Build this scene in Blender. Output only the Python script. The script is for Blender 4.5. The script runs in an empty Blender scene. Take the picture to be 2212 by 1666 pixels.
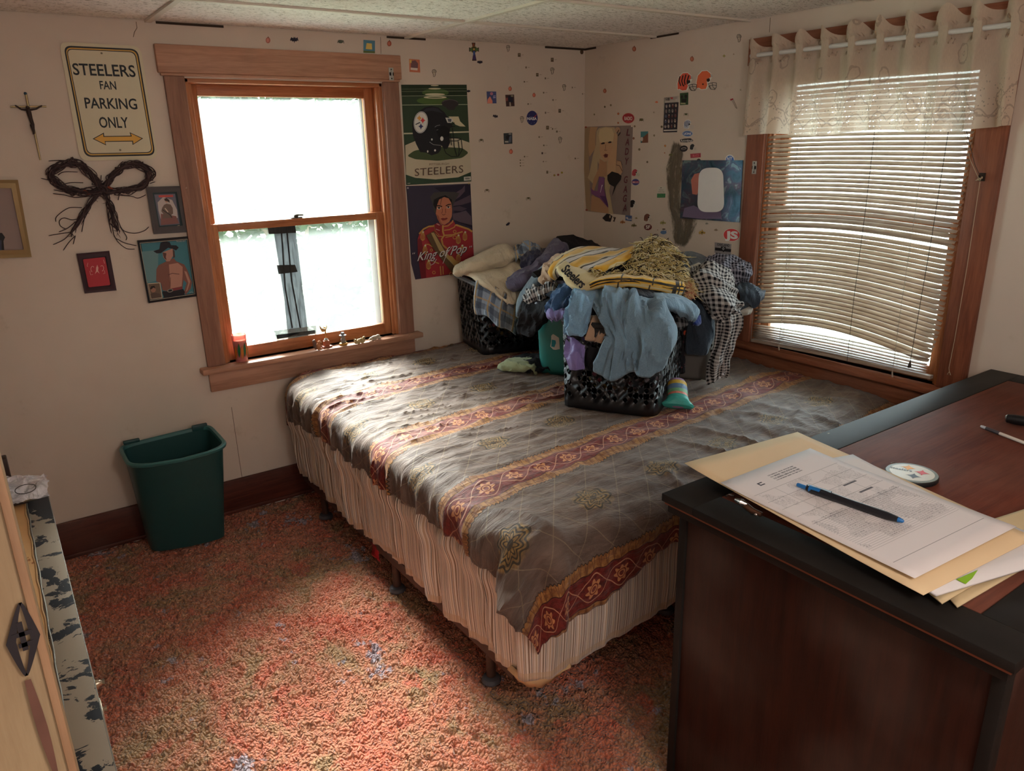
import bpy, bmesh, math, random
import numpy as np
from mathutils import Vector, Matrix, noise as mnoise
from mathutils.geometry import tessellate_polygon
PI = math.pi
random.seed(7)
S = bpy.context.scene
COL = S.collection
# ------------------------------------------------------------------ camera
F_PX = 1624.8
CAM = Vector((-3.15687, -3.75095, 1.79360))
R_ = Vector((0.82043172, -0.57133039, -0.02175732))     # camera right
U_ = Vector((0.19201664, 0.23949304, 0.95172091))       # camera up
V_ = Vector((0.53853635, 0.78499979, -0.30619263))      # looking direction
cd = bpy.data.cameras.new('camera'); cam = bpy.data.objects.new('camera', cd); COL.objects.link(cam)
cd.sensor_fit = 'HORIZONTAL'; cd.sensor_width = 36.0; cd.lens = F_PX / 2212 * 36
cd.clip_start = 0.05; cd.clip_end = 200
M = Matrix((R_, U_, -V_)).transposed().to_4x4(); M.translation = CAM
cam.matrix_world = M
S.camera = cam
# ------------------------------------------------------------------ light
S.view_settings.view_transform = 'Standard'; S.view_settings.look = 'None'
S.view_settings.gamma = 1.0; S.view_settings.exposure = 1.6; S.view_settings.use_curve_mapping = False
W = bpy.data.worlds.new('world'); S.world = W; W.use_nodes = True
wn = W.node_tree
bg = wn.nodes['Background']
tc = wn.nodes.new('ShaderNodeTexCoord'); sx = wn.nodes.new('ShaderNodeSeparateXYZ')
wn.links.new(tc.outputs['Generated'], sx.inputs[0])
rp = wn.nodes.new('ShaderNodeValToRGB')
rp.color_ramp.elements[0].position = 0.45; rp.color_ramp.elements[0].color = (0.62, 0.68, 0.60, 1)
rp.color_ramp.elements[1].position = 0.60; rp.color_ramp.elements[1].color = (0.80, 0.92, 1.0, 1)
mr = wn.nodes.new('ShaderNodeMapRange'); mr.inputs['From Min'].default_value = -1; mr.inputs['From Max'].default_value = 1
wn.links.new(sx.outputs['Z'], mr.inputs['Value']); wn.links.new(mr.outputs[0], rp.inputs[0])
wn.links.new(rp.outputs[0], bg.inputs['Color'])
bg.inputs['Strength'].default_value = 3.6
def portal(name, loc, rot, sx_, sy_):
    l = bpy.data.lights.new(name, 'AREA'); l.shape = 'RECTANGLE'; l.size = sx_; l.size_y = sy_
    l.cycles.is_portal = True
    o = bpy.data.objects.new(name, l); o.location = loc; o.rotation_euler = rot; COL.objects.link(o)
portal('portal_window_back', (-1.82, 0.16, 1.45), (-PI/2, 0, 0), 1.0, 1.35)
portal('portal_window_right', (0.16, -1.82, 1.45), (0, PI/2, 0), 1.35, 1.0)
# soft sun from beyond the tree, through the window on the back wall
sl = bpy.data.lights.new('sun', 'SUN'); sl.energy = 28.0; sl.angle = math.radians(36); sl.color = (1.0, 0.95, 0.90)
so = bpy.data.objects.new('sun', sl); COL.objects.link(so)
so.rotation_euler = (Vector((-0.26, -0.90, -0.80))).to_track_quat('-Z', 'Y').to_euler()
# added fill light behind the camera to lift walls and ceiling; no fixture there
cl = bpy.data.lights.new('fill_point', 'POINT'); cl.shadow_soft_size = 0.16; cl.energy = 11; cl.color = (1.0, 0.93, 0.88)
co = bpy.data.objects.new('fill_point', cl); co.location = (-2.3, -4.2, 1.98); COL.objects.link(co)
cl2 = bpy.data.lights.new('fill_area', 'AREA'); cl2.shape = 'RECTANGLE'; cl2.size = 0.8; cl2.size_y = 1.9; cl2.energy = 2; cl2.color = (1.0, 0.95, 0.92)  # second added fill, aimed at the back wall
co2 = bpy.data.objects.new('fill_area', cl2); co2.location = (-3.3, -4.74, 1.1); co2.rotation_euler = (PI/2, 0, 0); COL.objects.link(co2)

# ------------------------------------------------------------------ photo pixel -> point in the room
def ray(px, py):
    return R_ * ((px - 1106) / F_PX) + U_ * (-(py - 833) / F_PX) + V_
def onY(px, py, y=0.0):
    d = ray(px, py); return CAM + d * ((y - CAM.y) / d.y)
def onX(px, py, x=0.0):
    d = ray(px, py); return CAM + d * ((x - CAM.x) / d.x)
def onZ(px, py, z=0.0):
    d = ray(px, py); return CAM + d * ((z - CAM.z) / d.z)
def at(px, py, r):
    d = ray(px, py).normalized(); return CAM + d * r

# ------------------------------------------------------------------ materials
def lin(v):
    v /= 255.0
    return v / 12.92 if v <= 0.04045 else ((v + 0.055) / 1.055) ** 2.4
def rgb(r, g, b, k=1.0):
    return (min(1, lin(r) * k), min(1, lin(g) * k), min(1, lin(b) * k), 1)
class X:
    """a value in a node tree, with arithmetic"""
    nt = None
    def __init__(s, v): s.v = v.v if isinstance(v, X) else v
    @staticmethod
    def m(op, *a, clamp=False):
        n = X.nt.nodes.new('ShaderNodeMath'); n.operation = op; n.use_clamp = clamp
        for i, q in enumerate(a):
            q = q.v if isinstance(q, X) else q
            if isinstance(q, (int, float)): n.inputs[i].default_value = q
            else: X.nt.links.new(q, n.inputs[i])
        return X(n.outputs[0])
    def __add__(s, o): return X.m('ADD', s, o)
    __radd__ = __add__
    def __sub__(s, o): return X.m('SUBTRACT', s, o)
    def __rsub__(s, o): return X.m('SUBTRACT', o, s)
    def __mul__(s, o): return X.m('MULTIPLY', s, o)
    __rmul__ = __mul__
    def __truediv__(s, o): return X.m('DIVIDE', s, o)
    def sin(s): return X.m('SINE', s)
    def abs(s): return X.m('ABSOLUTE', s)
    def frac(s): return X.m('FRACT', s)
    def floor(s): return X.m('FLOOR', s)
    def sqrt(s): return X.m('SQRT', s)
    def atan2(s, o): return X.m('ARCTAN2', s, o)
    def max(s, o): return X.m('MAXIMUM', s, o)
    def min(s, o): return X.m('MINIMUM', s, o)
    def lt(s, o): return X.m('LESS_THAN', s, o)
    def gt(s, o): return X.m('GREATER_THAN', s, o)
    def ss(s, a, b):                       # smooth step; a > b reverses
        n = X.nt.nodes.new('ShaderNodeMapRange'); n.interpolation_type = 'SMOOTHSTEP'
        lo, hi, f, t = (a, b, 0, 1) if a < b else (b, a, 1, 0)
        n.inputs[1].default_value = lo; n.inputs[2].default_value = hi; n.inputs[3].default_value = f; n.inputs[4].default_value = t
        X.nt.links.new(s.v, n.inputs[0]); return X(n.outputs[0])
def link_in(sock, v):
    if isinstance(v, X): v = v.v
    if isinstance(v, (int, float)): sock.default_value = v
    elif isinstance(v, (tuple, list)): sock.default_value = v
    else: X.nt.links.new(v, sock)
def mixc(f, a, b, mode='MIX'):
    n = X.nt.nodes.new('ShaderNodeMix'); n.data_type = 'RGBA'; n.blend_type = mode; n.clamp_factor = True
    link_in(n.inputs[0], f); link_in(n.inputs[6], a); link_in(n.inputs[7], b)
    return X(n.outputs[2])
def coords(kind='Object'):
    n = X.nt.nodes.new('ShaderNodeTexCoord'); return X(n.outputs[kind])
def sep(v):
    n = X.nt.nodes.new('ShaderNodeSeparateXYZ'); X.nt.links.new(v.v, n.inputs[0]); return [X(o) for o in n.outputs]
def comb(a, b, c=0.0):
    n = X.nt.nodes.new('ShaderNodeCombineXYZ')
    for i, q in enumerate((a, b, c)): link_in(n.inputs[i], q)
    return X(n.outputs[0])
def mapping(v, scale, rot=(0, 0, 0)):
    n = X.nt.nodes.new('ShaderNodeMapping'); n.inputs['Scale'].default_value = scale; n.inputs['Rotation'].default_value = rot
    X.nt.links.new(v.v, n.inputs[0]); return X(n.outputs[0])
def noise(v, scale, detail=3, rough=0.5, dist=0.0, out='Fac'):
    n = X.nt.nodes.new('ShaderNodeTexNoise'); n.inputs['Scale'].default_value = scale; n.inputs['Detail'].default_value = detail
    n.inputs['Roughness'].default_value = rough; n.inputs['Distortion'].default_value = dist
    if v is not None: X.nt.links.new(v.v, n.inputs['Vector'])
    return X(n.outputs[out])
def voronoi(v, scale, feature='F1', out='Distance', rnd=1.0):
    n = X.nt.nodes.new('ShaderNodeTexVoronoi'); n.feature = feature; n.inputs['Scale'].default_value = scale; n.inputs['Randomness'].default_value = rnd
    if v is not None: X.nt.links.new(v.v, n.inputs['Vector'])
    return X(n.outputs[out])
def ramp(f, stops):
    n = X.nt.nodes.new('ShaderNodeValToRGB'); e = n.color_ramp.elements
    while len(e) < len(stops): e.new(0.5)
    for q, (p, c) in zip(e, stops): q.position = p; q.color = c
    X.nt.links.new(f.v, n.inputs[0]); return X(n.outputs[0])
def start(name):
    m = bpy.data.materials.new(name); m.use_nodes = True; X.nt = m.node_tree
    b = m.node_tree.nodes['Principled BSDF']; b.inputs['Roughness'].default_value = 0.7
    b.inputs['Specular IOR Level'].default_value = 0.3
    return m, b
def bump(b, h, strength=0.3, dist=0.01):
    n = X.nt.nodes.new('ShaderNodeBump'); n.inputs['Strength'].default_value = strength; n.inputs['Distance'].default_value = dist
    link_in(n.inputs['Height'], h); X.nt.links.new(n.outputs[0], b.inputs['Normal'])
_mc = {}
def flat(c, rough=0.6, metal=0.0, spec=0.3, var=0.06, sc=30):
    """an almost plain material with a faint procedural variation"""
    k = (tuple(round(q, 4) for q in c[:3]), rough, metal, spec, var, sc)
    if k in _mc: return _mc[k]
    m, b = start('plain_%d' % len(_mc))
    n = noise(coords('Object'), sc, 2)
    f = 1 - var / 2 + var * n
    col = mixc(1.0, tuple(c), comb(f, f, f), 'MULTIPLY')
    link_in(b.inputs['Base Color'], col)
    b.inputs['Roughness'].default_value = rough; b.inputs['Metallic'].default_value = metal; b.inputs['Specular IOR Level'].default_value = spec
    _mc[k] = m
    return m
def wood(name, c1, c2, axis='z', rough=0.55, sc=1.0, spec=0.3, wear=None, wearc=None):
    m, b = start(name)
    v = coords('Object')
    st = {'x': (1.2, 16, 16), 'y': (16, 1.2, 16), 'z': (16, 16, 1.2)}[axis]
    v2 = mapping(v, tuple(q * sc for q in st))
    g = noise(v2, 2.2, 5, 0.6, 0.6)
    g2 = noise(mapping(v, tuple(q * sc * 4 for q in st)), 3.0, 3, 0.6)
    f = (g * 0.7 + g2 * 0.3).ss(0.35, 0.66)
    col = mixc(f, c1, c2)
    big = noise(v, 2.5, 3)
    col = mixc(big.ss(0.4, 0.75) * 0.35, col, mixc(0.5, c1, (0.25, 0.2, 0.17, 1)))
    if wear:
        w = noise(v, wear[0], 5, 0.65).ss(wear[1], wear[1] + 0.03)
        col = mixc(w, col, wearc)
    link_in(b.inputs['Base Color'], col); b.inputs['Roughness'].default_value = rough; b.inputs['Specular IOR Level'].default_value = spec
    bump(b, g * 0.5 + g2, 0.25, 0.002)
    return m

# ------------------------------------------------------------------ meshes
ORG = {}
def org(o): return ORG.get(o.name, Vector((0, 0, 0)))
def props(o, label=None, cat=None, group=None, kind=None):
    if label: o['label'] = label
    if cat: o['category'] = cat
    if group: o['group'] = group
    if kind: o['kind'] = kind
    return o
def thing(name, label, cat, loc=(0, 0, 0), group=None, kind=None):
    o = bpy.data.objects.new(name, None); COL.objects.link(o); o.empty_display_size = 0.05
    o.location = loc; ORG[o.name] = Vector(loc)
    return props(o, label, cat, group, kind)
def link_mesh(name, me, parent, pts=None):
    o = bpy.data.objects.new(name, me); COL.objects.link(o)
    n = len(me.vertices); co_ = np.empty(n * 3); me.vertices.foreach_get('co', co_); co_ = co_.reshape(-1, 3)
    if parent is None:
        lo, hi = co_.min(0), co_.max(0); base = Vector(((lo[0] + hi[0]) / 2, (lo[1] + hi[1]) / 2, lo[2]))
        o.location = base
    else:
        base = org(parent); o.parent = parent
    me.vertices.foreach_set('co', (co_ - np.array(base)).ravel()); me.update()
    ORG[o.name] = base.copy()
    return o
class MB:
    def __init__(s): s.v = []; s.f = []; s.m = []; s.uv = {}; s.mats = []
    def mi(s, mat):
        if mat is None: return 0
        if mat not in s.mats: s.mats.append(mat)
        return s.mats.index(mat)
    def add(s, vs, fs, mat=None, uvs=None):
        o = len(s.v); s.v += [tuple(q) for q in vs]; i = s.mi(mat)
        for f in fs: s.f.append(tuple(o + q for q in f)); s.m.append(i)
        if uvs is not None:
            for k, q in enumerate(uvs): s.uv[o + k] = q
        return s
    def box(s, a, b, mat=None, bev=0.0, T=None):
        x0, y0, z0 = [min(p, q) for p, q in zip(a, b)]; x1, y1, z1 = [max(p, q) for p, q in zip(a, b)]
        bm = bmesh.new(); bmesh.ops.create_cube(bm, size=1)
        for v in bm.verts: v.co = Vector((x0 + (v.co.x + .5) * (x1 - x0), y0 + (v.co.y + .5) * (y1 - y0), z0 + (v.co.z + .5) * (z1 - z0)))
        if bev: bmesh.ops.bevel(bm, geom=bm.edges[:], offset=min(bev, .45 * min(x1 - x0, y1 - y0, z1 - z0)), segments=2, affect='EDGES', profile=0.5)
        if T is not None: bmesh.ops.transform(bm, matrix=T, verts=bm.verts[:])
        bm.verts.index_update()
        s.add([v.co[:] for v in bm.verts], [[v.index for v in f.verts] for f in bm.faces], mat); bm.free(); return s
    def tube(s, pts, r, n=8, mat=None, cap=True, closed=False):
        pts = [Vector(p) for p in pts]; rs = r if isinstance(r, (list, tuple)) else [r] * len(pts)
        vs, fs = [], []; up = None; L = len(pts)
        for i, p in enumerate(pts):
            if closed: t = pts[(i + 1) % L] - pts[i - 1]
            else: t = pts[min(i + 1, L - 1)] - pts[max(i - 1, 0)]
            t = t.normalized() if t.length > 1e-9 else Vector((0, 0, 1))
            if up is None: up = Vector((0, 0, 1)) if abs(t.z) < .9 else Vector((1, 0, 0))
            a = (up - t * up.dot(t)); a = a.normalized() if a.length > 1e-6 else t.orthogonal().normalized(); up = a; b = t.cross(a)
            for k in range(n):
                th = 2 * PI * k / n; vs.append(p + (a * math.cos(th) + b * math.sin(th)) * rs[i])
        for i in range(L if closed else L - 1):
            for k in range(n):
                j = (i + 1) % L; fs.append((i * n + k, i * n + (k + 1) % n, j * n + (k + 1) % n, j * n + k))
        if cap and not closed: fs.append(tuple(range(n))[::-1]); fs.append(tuple((L - 1) * n + k for k in range(n)))
        return s.add(vs, fs, mat)
    def lathe(s, prof, c, n=24, mat=None, axis=None, sx=1, sy=1, cap=True):
        """prof: (radius, height) pairs around c; axis: matrix turning local z"""
        A = axis or Matrix.Identity(3); c = Vector(c); vs, fs = [], []
        for r, h in prof:
            for k in range(n):
                th = 2 * PI * k / n; vs.append(c + A @ Vector((r * math.cos(th) * sx, r * math.sin(th) * sy, h)))
        for i in range(len(prof) - 1):
            for k in range(n): fs.append((i * n + k, i * n + (k + 1) % n, (i + 1) * n + (k + 1) % n, (i + 1) * n + k))
        if cap: fs.append(tuple(range(n))[::-1]); fs.append(tuple((len(prof) - 1) * n + k for k in range(n)))
        return s.add(vs, fs, mat)
    def ball(s, c, r, mat=None, n=14, T=None):
        rx, ry, rz = r if isinstance(r, (tuple, list)) else (r, r, r); vs, fs = [], []; c = Vector(c)
        for i in range(1, n // 2):
            ph = PI * i / (n // 2)
            for k in range(n):
                th = 2 * PI * k / n; q = Vector((rx * math.sin(ph) * math.cos(th), ry * math.sin(ph) * math.sin(th), rz * math.cos(ph)))
                vs.append(c + (T @ q if T else q))
        R0 = n // 2 - 1
        for i in range(R0 - 1):
            for k in range(n): fs.append((i * n + k, (i + 1) * n + k, (i + 1) * n + (k + 1) % n, i * n + (k + 1) % n))
        a = len(vs); q = Vector((0, 0, rz)); vs.append(c + (T @ q if T else q)); vs.append(c - (T @ q if T else q))
        for k in range(n):
            fs.append((a, k, (k + 1) % n)); fs.append((a + 1, (R0 - 1) * n + (k + 1) % n, (R0 - 1) * n + k))
        return s.add(vs, fs, mat)
    def grid(s, P, mat=None, uv=None, wrap=False):
        """P: array (rows, cols, 3)"""
        n, m = len(P), len(P[0]); vs = [tuple(P[i][j]) for i in range(n) for j in range(m)]
        fs = [(i * m + j, i * m + (j + 1) % m, (i + 1) * m + (j + 1) % m, (i + 1) * m + j) for i in range(n - 1) for j in range(m if wrap else m - 1)]
        return s.add(vs, fs, mat, [tuple(uv[i][j]) for i in range(n) for j in range(m)] if uv is not None else None)
    def poly(s, pts, mat=None, n=None, th=0.0):
        """flat polygon, optionally given a thickness th along n"""
        pts = [Vector(p) for p in pts]
        tri = tessellate_polygon([pts])
        if not th: return s.add(pts, tri, mat)
        n = Vector(n) * th; k = len(pts)
        fs = [tuple(t) for t in tri] + [tuple(q + k for q in t) for t in tri] + [(i, (i + 1) % k, (i + 1) % k + k, i + k) for i in range(k)]
        return s.add(pts + [p + n for p in pts], fs, mat)
    def build(s, name, mat=None, parent=None, smooth=True, angle=40, weld=False):
        me = bpy.data.meshes.new(name); me.from_pydata(s.v, [], s.f)
        mats = s.mats or ([mat] if mat else [])
        for q in mats: me.materials.append(q)
        if len(mats) > 1: me.polygons.foreach_set('material_index', s.m)
        if s.uv:
            u = me.uv_layers.new(name='UVMap'); li = np.empty(len(me.loops), dtype=np.int32); me.loops.foreach_get('vertex_index', li)
            arr = np.array([s.uv.get(i, (0, 0)) for i in range(len(s.v))], dtype=np.float32); u.data.foreach_set('uv', arr[li].ravel())
        bm = bmesh.new(); bm.from_mesh(me)
        if weld: bmesh.ops.remove_doubles(bm, verts=bm.verts[:], dist=1e-5)
        bmesh.ops.recalc_face_normals(bm, faces=bm.faces[:]); bm.to_mesh(me); bm.free()
        if smooth: me.shade_smooth(); me.set_sharp_from_angle(angle=math.radians(angle))
        return link_mesh(name, me, parent)
def solid(o, th, off=-1):
    m = o.modifiers.new('s', 'SOLIDIFY'); m.thickness = th; m.offset = off; return o
def fbm(x, y, z, o=3):
    return mnoise.fractal((x, y, z), 1.0, 2.0, o)
def sstep(a, b, x): t = min(1, max(0, (x - a) / (b - a))); return t * t * (3 - 2 * t)
def ridge(x, y, z): return 1 - abs(mnoise.noise((x, y, z))) * 2
# ================================================================== the room
WL, WF, H = -4.10, -4.80, 2.32          # left wall x, front wall y, ceiling z
def wallmat():
    m, b = start('wall_paint')
    v = coords('Object')
    n1 = noise(v, 1.1, 4, 0.6); n2 = noise(v, 6, 5, 0.65); n3 = noise(v, 45, 2)
    c = mixc(n1.ss(0.35, 0.7), rgb(214, 199, 184), rgb(222, 208, 194))
    c = mixc(n2.ss(0.62, 0.74) * 0.25, c, rgb(168, 150, 122))
    sm = noise(mapping(v, (1, 1, 1.0)), 14, 5, 0.75).ss(0.70, 0.76) * 0.35
    c = mixc(sm, c, rgb(120, 105, 85))
    link_in(b.inputs['Base Color'], c); b.inputs['Roughness'].default_value = 0.55
    bump(b, n3 * 0.4 + n2, 0.12, 0.004)
    return m
M_WALL = wallmat()
def wall_with_hole(name, f, L, h, hole, th=0.16):
    """f(s, z, d): point at s along the wall, height z, depth d outward"""
    a, b, c, d = hole; mb = MB()
    def slab(s0, s1, z0, z1):
        n = MB(); P = [f(s, z, t) for t in (0, th) for (s, z) in ((s0, z0), (s1, z0), (s1, z1), (s0, z1))]
        mb.add(P, [(0, 1, 2, 3), (7, 6, 5, 4), (0, 4, 5, 1), (1, 5, 6, 2), (2, 6, 7, 3), (3, 7, 4, 0)], M_WALL)
    slab(0, a, -.1, h); slab(b, L, -.1, h); slab(a, b, -.1, c); slab(a, b, d, h)
    o = mb.build(name, M_WALL, smooth=False); o['kind'] = 'structure'; return o
W1 = (-2.300, -1.345, 0.79, 2.10)       # opening x0, x1, z0, z1 in the back wall
W2 = (-2.298, -1.345, 0.79, 2.10)       # opening y0, y1, z0, z1 in the right wall
wall_with_hole('wall_back', lambda s, z, d: (-s, d, z), -WL, H + .031, (-W1[1], -W1[0], W1[2], W1[3]))
wall_with_hole('wall_right', lambda s, z, d: (d, -s, z), -WF, H + .031, (-W2[1], -W2[0], W2[2], W2[3]))
for nm, a, b in (('wall_left', (WL - .1, WF - .1, -.1), (WL, .1, H + .03)), ('wall_front', (WL - .1, WF - .1, -.1), (.1, WF, H + .03))):
    o = MB().box(a, b, M_WALL).build(nm, smooth=False); o['kind'] = 'structure'
# ceiling of suspended tiles
def tilemat():
    m, b = start('ceiling_tile')
    v = coords('Object'); n = noise(mapping(v, (22, 60, 40)), 2.2, 3, 0.6, 1.0); vo = noise(mapping(v, (60, 110, 60)), 2.0, 2)
    f = n.ss(0.56, 0.62)
    c = mixc(f * 0.75, rgb(248, 243, 238), rgb(128, 116, 104))
    st = noise(v, 0.9, 3).ss(0.45, 0.75)
    c = mixc(st * 0.25, c, rgb(200, 182, 158))
    link_in(b.inputs['Base Color'], c); b.inputs['Roughness'].default_value = 0.9
    bump(b, 1 - f + vo * 0.2, 0.6, 0.004); return m
M_TILE = tilemat(); M_GRID = flat(rgb(222, 214, 202), 0.5)
cb = MB(); gb = MB()
xs = [0.0, -1.192, -2.412, -3.632, WL]; ys = [0.0] + [-0.585 - .61 * k for k in range(7)] + [WF]
xs[1:4] = [-1.192, -2.412, -3.632]
random.seed(3)
for i in range(len(xs) - 1):
    for j in range(len(ys) - 1):
        x1, x0 = xs[i] - .004, xs[i + 1] + .004; y1, y0 = ys[j] - .004, ys[j + 1] + .004
        if y1 - y0 < .02: continue
        # each lay-in tile sags slightly in its middle
        N = 6; P = []
        sag = random.uniform(.002, .007)
        for a in range(N + 1):
            P.append([(x0 + (x1 - x0) * a / N, y0 + (y1 - y0) * k / N, H + .004 - sag * math.sin(PI * a / N) * math.sin(PI * k / N)) for k in range(N + 1)])
        cb.grid(P, M_TILE)
cb.box((WL - .2, WF - .2, H + .03), (.3, .3, H + .08), M_TILE)
for x in xs[1:4]: gb.box((x - .012, WF, H - .006), (x + .012, 0, H + .006), M_GRID)
for y in ys[1:-1]: gb.box((WL, y - .012, H - .005), (0, y + .012, H + .006), M_GRID)
cb.build('ceiling', M_TILE)['kind'] = 'structure'
gb.build('trim_1', M_GRID, smooth=False)['kind'] = 'structure'
# dark gap where tiles meet the walls
dk = flat(rgb(60, 48, 38), 0.8)
t = MB(); t.box((-2.38, -.006, H - .007), (-2.10, 0, H + .002)); t.box((-1.30, -.006, H - .007), (-1.08, 0, H + .002)); t.box((-.30, -.006, H - .008), (0, 0, H + .002)); t.box((-.006, -.1, H - .008), (0, 0, H + .002)); t.box((-.006, -.75, H - .006), (0, -.55, H + .002))
t.build('trim_2', dk, smooth=False)['kind'] = 'structure'

# carpet: a thick shag of rust, tan and olive with worn grey-blue patches
def carpetmat():
    m, b = start('shag_carpet')
    v = coords('Object')
    a = noise(v, 4.2, 4, 0.6, 0.8); c2 = noise(v, 9.0, 3, 0.6, 0.5); f3 = noise(v, 60, 3, 0.7); f4 = noise(mapping(v, (1, 1, 1), (0, 0, .7)), 150, 2)
    base = ramp(a, [(0.28, rgb(230, 112, 84)), (0.44, rgb(232, 138, 106)), (0.53, rgb(224, 150, 116)), (0.63, rgb(196, 154, 112)), (0.76, rgb(160, 132, 92))])
    base = mixc(c2.ss(0.56, 0.68) * 0.7, base, rgb(232, 112, 88))
    base = mixc(noise(v, 7.0, 3, 0.6, 0.4).ss(0.57, 0.68) * 0.55, base, rgb(176, 144, 104))
    g = noise(v, 3.1, 5, 0.65, 0.3); g2 = noise(v, 13, 4, 0.6)
    base = mixc((g * 0.55 + g2 * 0.45).ss(0.585, 0.62) * 0.85, base, rgb(190, 186, 204))
    base = mixc(f3.ss(0.70, 0.30) * 0.6, base, mixc(1.0, base, (0.42, 0.33, 0.26, 1), 'MULTIPLY'))
    base = mixc(f4.ss(0.5, 0.8) * 0.3, base, rgb(226, 160, 118))
    vo = voronoi(mapping(v, (1, 1, .3)), 105); base = mixc(vo.ss(.40, .85) * .5, base, mixc(1.0, base, (.30, .22, .16, 1), 'MULTIPLY'))
    link_in(b.inputs['Base Color'], base); b.inputs['Roughness'].default_value = 0.95; b.inputs['Specular IOR Level'].default_value = 0.08
    b.inputs['Sheen Weight'].default_value = 0.25
    bump(b, f3 * 0.5 + f4 * 0.3 - vo, 1.0, 0.014)
    return m
M_CARPET = carpetmat()
def carpet():
    x0, x1, y0, y1, d = -3.35, -0.9, -3.3, 0.0, 0.0085
    nx, ny = int((x1 - x0) / d), int((y1 - y0) / d)
    fr = np.random.default_rng(5)
    # tufts: a field of small bent strands drawn as short ridges, worked out on the grid
    Z = np.zeros((ny + 1, nx + 1)); 
    for k in range(34000):
        cx, cy = fr.uniform(0, nx), fr.uniform(0, ny); th = fr.normal(0.5, 0.5) + 1.2 * math.sin(cx * .011) ; L = fr.uniform(.7, 1.8); h = fr.uniform(.25, 1)
        for q in (-1, -.5, 0, .5, 1):
            i, j = int(cy + q * L * math.sin(th)), int(cx + q * L * math.cos(th))
            if 0 <= i <= ny and 0 <= j <= nx: Z[i, j] = max(Z[i, j], h * (1 - .4 * q * q))
    X_, Y_ = np.meshgrid(np.linspace(x0, x1, nx + 1), np.linspace(y0, y1, ny + 1))
    low = np.array([[mnoise.noise((x * 5, y * 5, 0)) for x in np.linspace(x0, x1, nx // 6 + 1)] for y in np.linspace(y0, y1, ny // 6 + 1)])
    ii = np.linspace(0, low.shape[0] - 1.001, ny + 1); jj = np.linspace(0, low.shape[1] - 1.001, nx + 1)
    I, J = ii.astype(int), jj.astype(int); fi, fj = (ii - I)[:, None], (jj - J)[None, :]
    lo = (low[np.ix_(I, J)] * (1 - fi) * (1 - fj) + low[np.ix_(I + 1, J)] * fi * (1 - fj) + low[np.ix_(I, J + 1)] * (1 - fi) * fj + low[np.ix_(I + 1, J + 1)] * fi * fj)
    Zz = 0.016 * Z + 0.010 * lo - 0.016
    P = np.stack([X_ + fr.normal(0, .0012, X_.shape), Y_ + fr.normal(0, .0012, X_.shape), Zz], -1)
    mb = MB(); mb.grid(P.tolist(), M_CARPET)
    for a, b_ in (((WL - .2, WF - .2, -.12), (.3, .3, -.081)), ((WL, WF, -.05), (x0, 0, -.004)), ((x1, WF, -.05), (0, 0, -.004)), ((x0, WF, -.05), (x1, y0, -.004)), ((x0, y0, -.08), (x1, y1, -.04))):
        mb.box(a, b_, M_CARPET)
    o = mb.build('floor', M_CARPET, angle=80); o['kind'] = 'structure'
carpet()

# ------------------------------------------------------------------ wood trim
TR1, TR2 = rgb(198, 150, 124), rgb(168, 122, 98)
M_TX = wood('trim_wood_x', TR1, TR2, 'x', 0.5, wear=(9, 0.70), wearc=rgb(196, 176, 156))
M_TY = wood('trim_wood_y', rgb(166, 104, 74), rgb(132, 78, 54), 'y', 0.5, wear=(9, 0.72), wearc=rgb(196, 176, 156))
M_TZ2 = wood('trim_wood_dark', rgb(152, 92, 66), rgb(118, 68, 50), 'z', 0.5, wear=(9, 0.72), wearc=rgb(176, 150, 130))
M_TZ = wood('trim_wood_z', rgb(164, 120, 100), rgb(134, 96, 80), 'z', 0.5, wear=(9, 0.71), wearc=rgb(176, 150, 130))
M_SASH = wood('sash_wood', rgb(196, 128, 84), rgb(160, 96, 58), 'x', 0.4)
M_SASHZ = wood('sash_wood_z', rgb(200, 134, 90), rgb(164, 100, 62), 'z', 0.4)
M_BASE = wood('baseboard_wood', rgb(98, 48, 36), rgb(72, 34, 26), 'x', 0.45, wear=(14, 0.70), wearc=rgb(150, 120, 100))
def struct(mb, name, mat=None, smooth=True):
    o = mb.build(name, mat, None, smooth); o['kind'] = 'structure'; return o
b_ = MB(); b_.box((WL, -.022, 0), (0, 0, .178), M_BASE, .004); b_.box((WL, -.03, 0), (0, -.022, .02), M_BASE, .004); struct(b_, 'baseboard_back')
b_ = MB(); b_.box((-.022, WF, 0), (0, -.03, .178), M_BASE, .004); struct(b_, 'baseboard_right')
def milkglass(name, haze, col):
    m, b = start(name); nt = m.node_tree; nt.nodes.remove(b)
    out = nt.nodes['Material Output']
    t = nt.nodes.new('ShaderNodeBsdfTransparent'); t.inputs[0].default_value = (0.96, 1, 0.99, 1)
    tr = nt.nodes.new('ShaderNodeBsdfTranslucent'); link_in(tr.inputs[0], mixc(noise(coords('Object'), 30, 3).ss(.3, .8) * .2, col, (.8, .85, .85, 1)))
    gl = nt.nodes.new('ShaderNodeBsdfGlossy'); gl.inputs['Roughness'].default_value = 0.03
    fr = nt.nodes.new('ShaderNodeFresnel'); fr.inputs[0].default_value = 1.35
    a = nt.nodes.new('ShaderNodeMixShader'); n = noise(coords('Object'), 5, 4, 0.6)
    link_in(a.inputs[0], haze * 0.75 + haze * 0.5 * n); nt.links.new(t.outputs[0], a.inputs[1]); nt.links.new(tr.outputs[0], a.inputs[2])
    c = nt.nodes.new('ShaderNodeMixShader'); nt.links.new(fr.outputs[0], c.inputs[0]); nt.links.new(a.outputs[0], c.inputs[1]); nt.links.new(gl.outputs[0], c.inputs[2])
    nt.links.new(c.outputs[0], out.inputs[0]); return m
M_GLASS1 = milkglass('storm_glass', 0.04, (0.92, 1.0, 1.0, 1))
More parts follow.
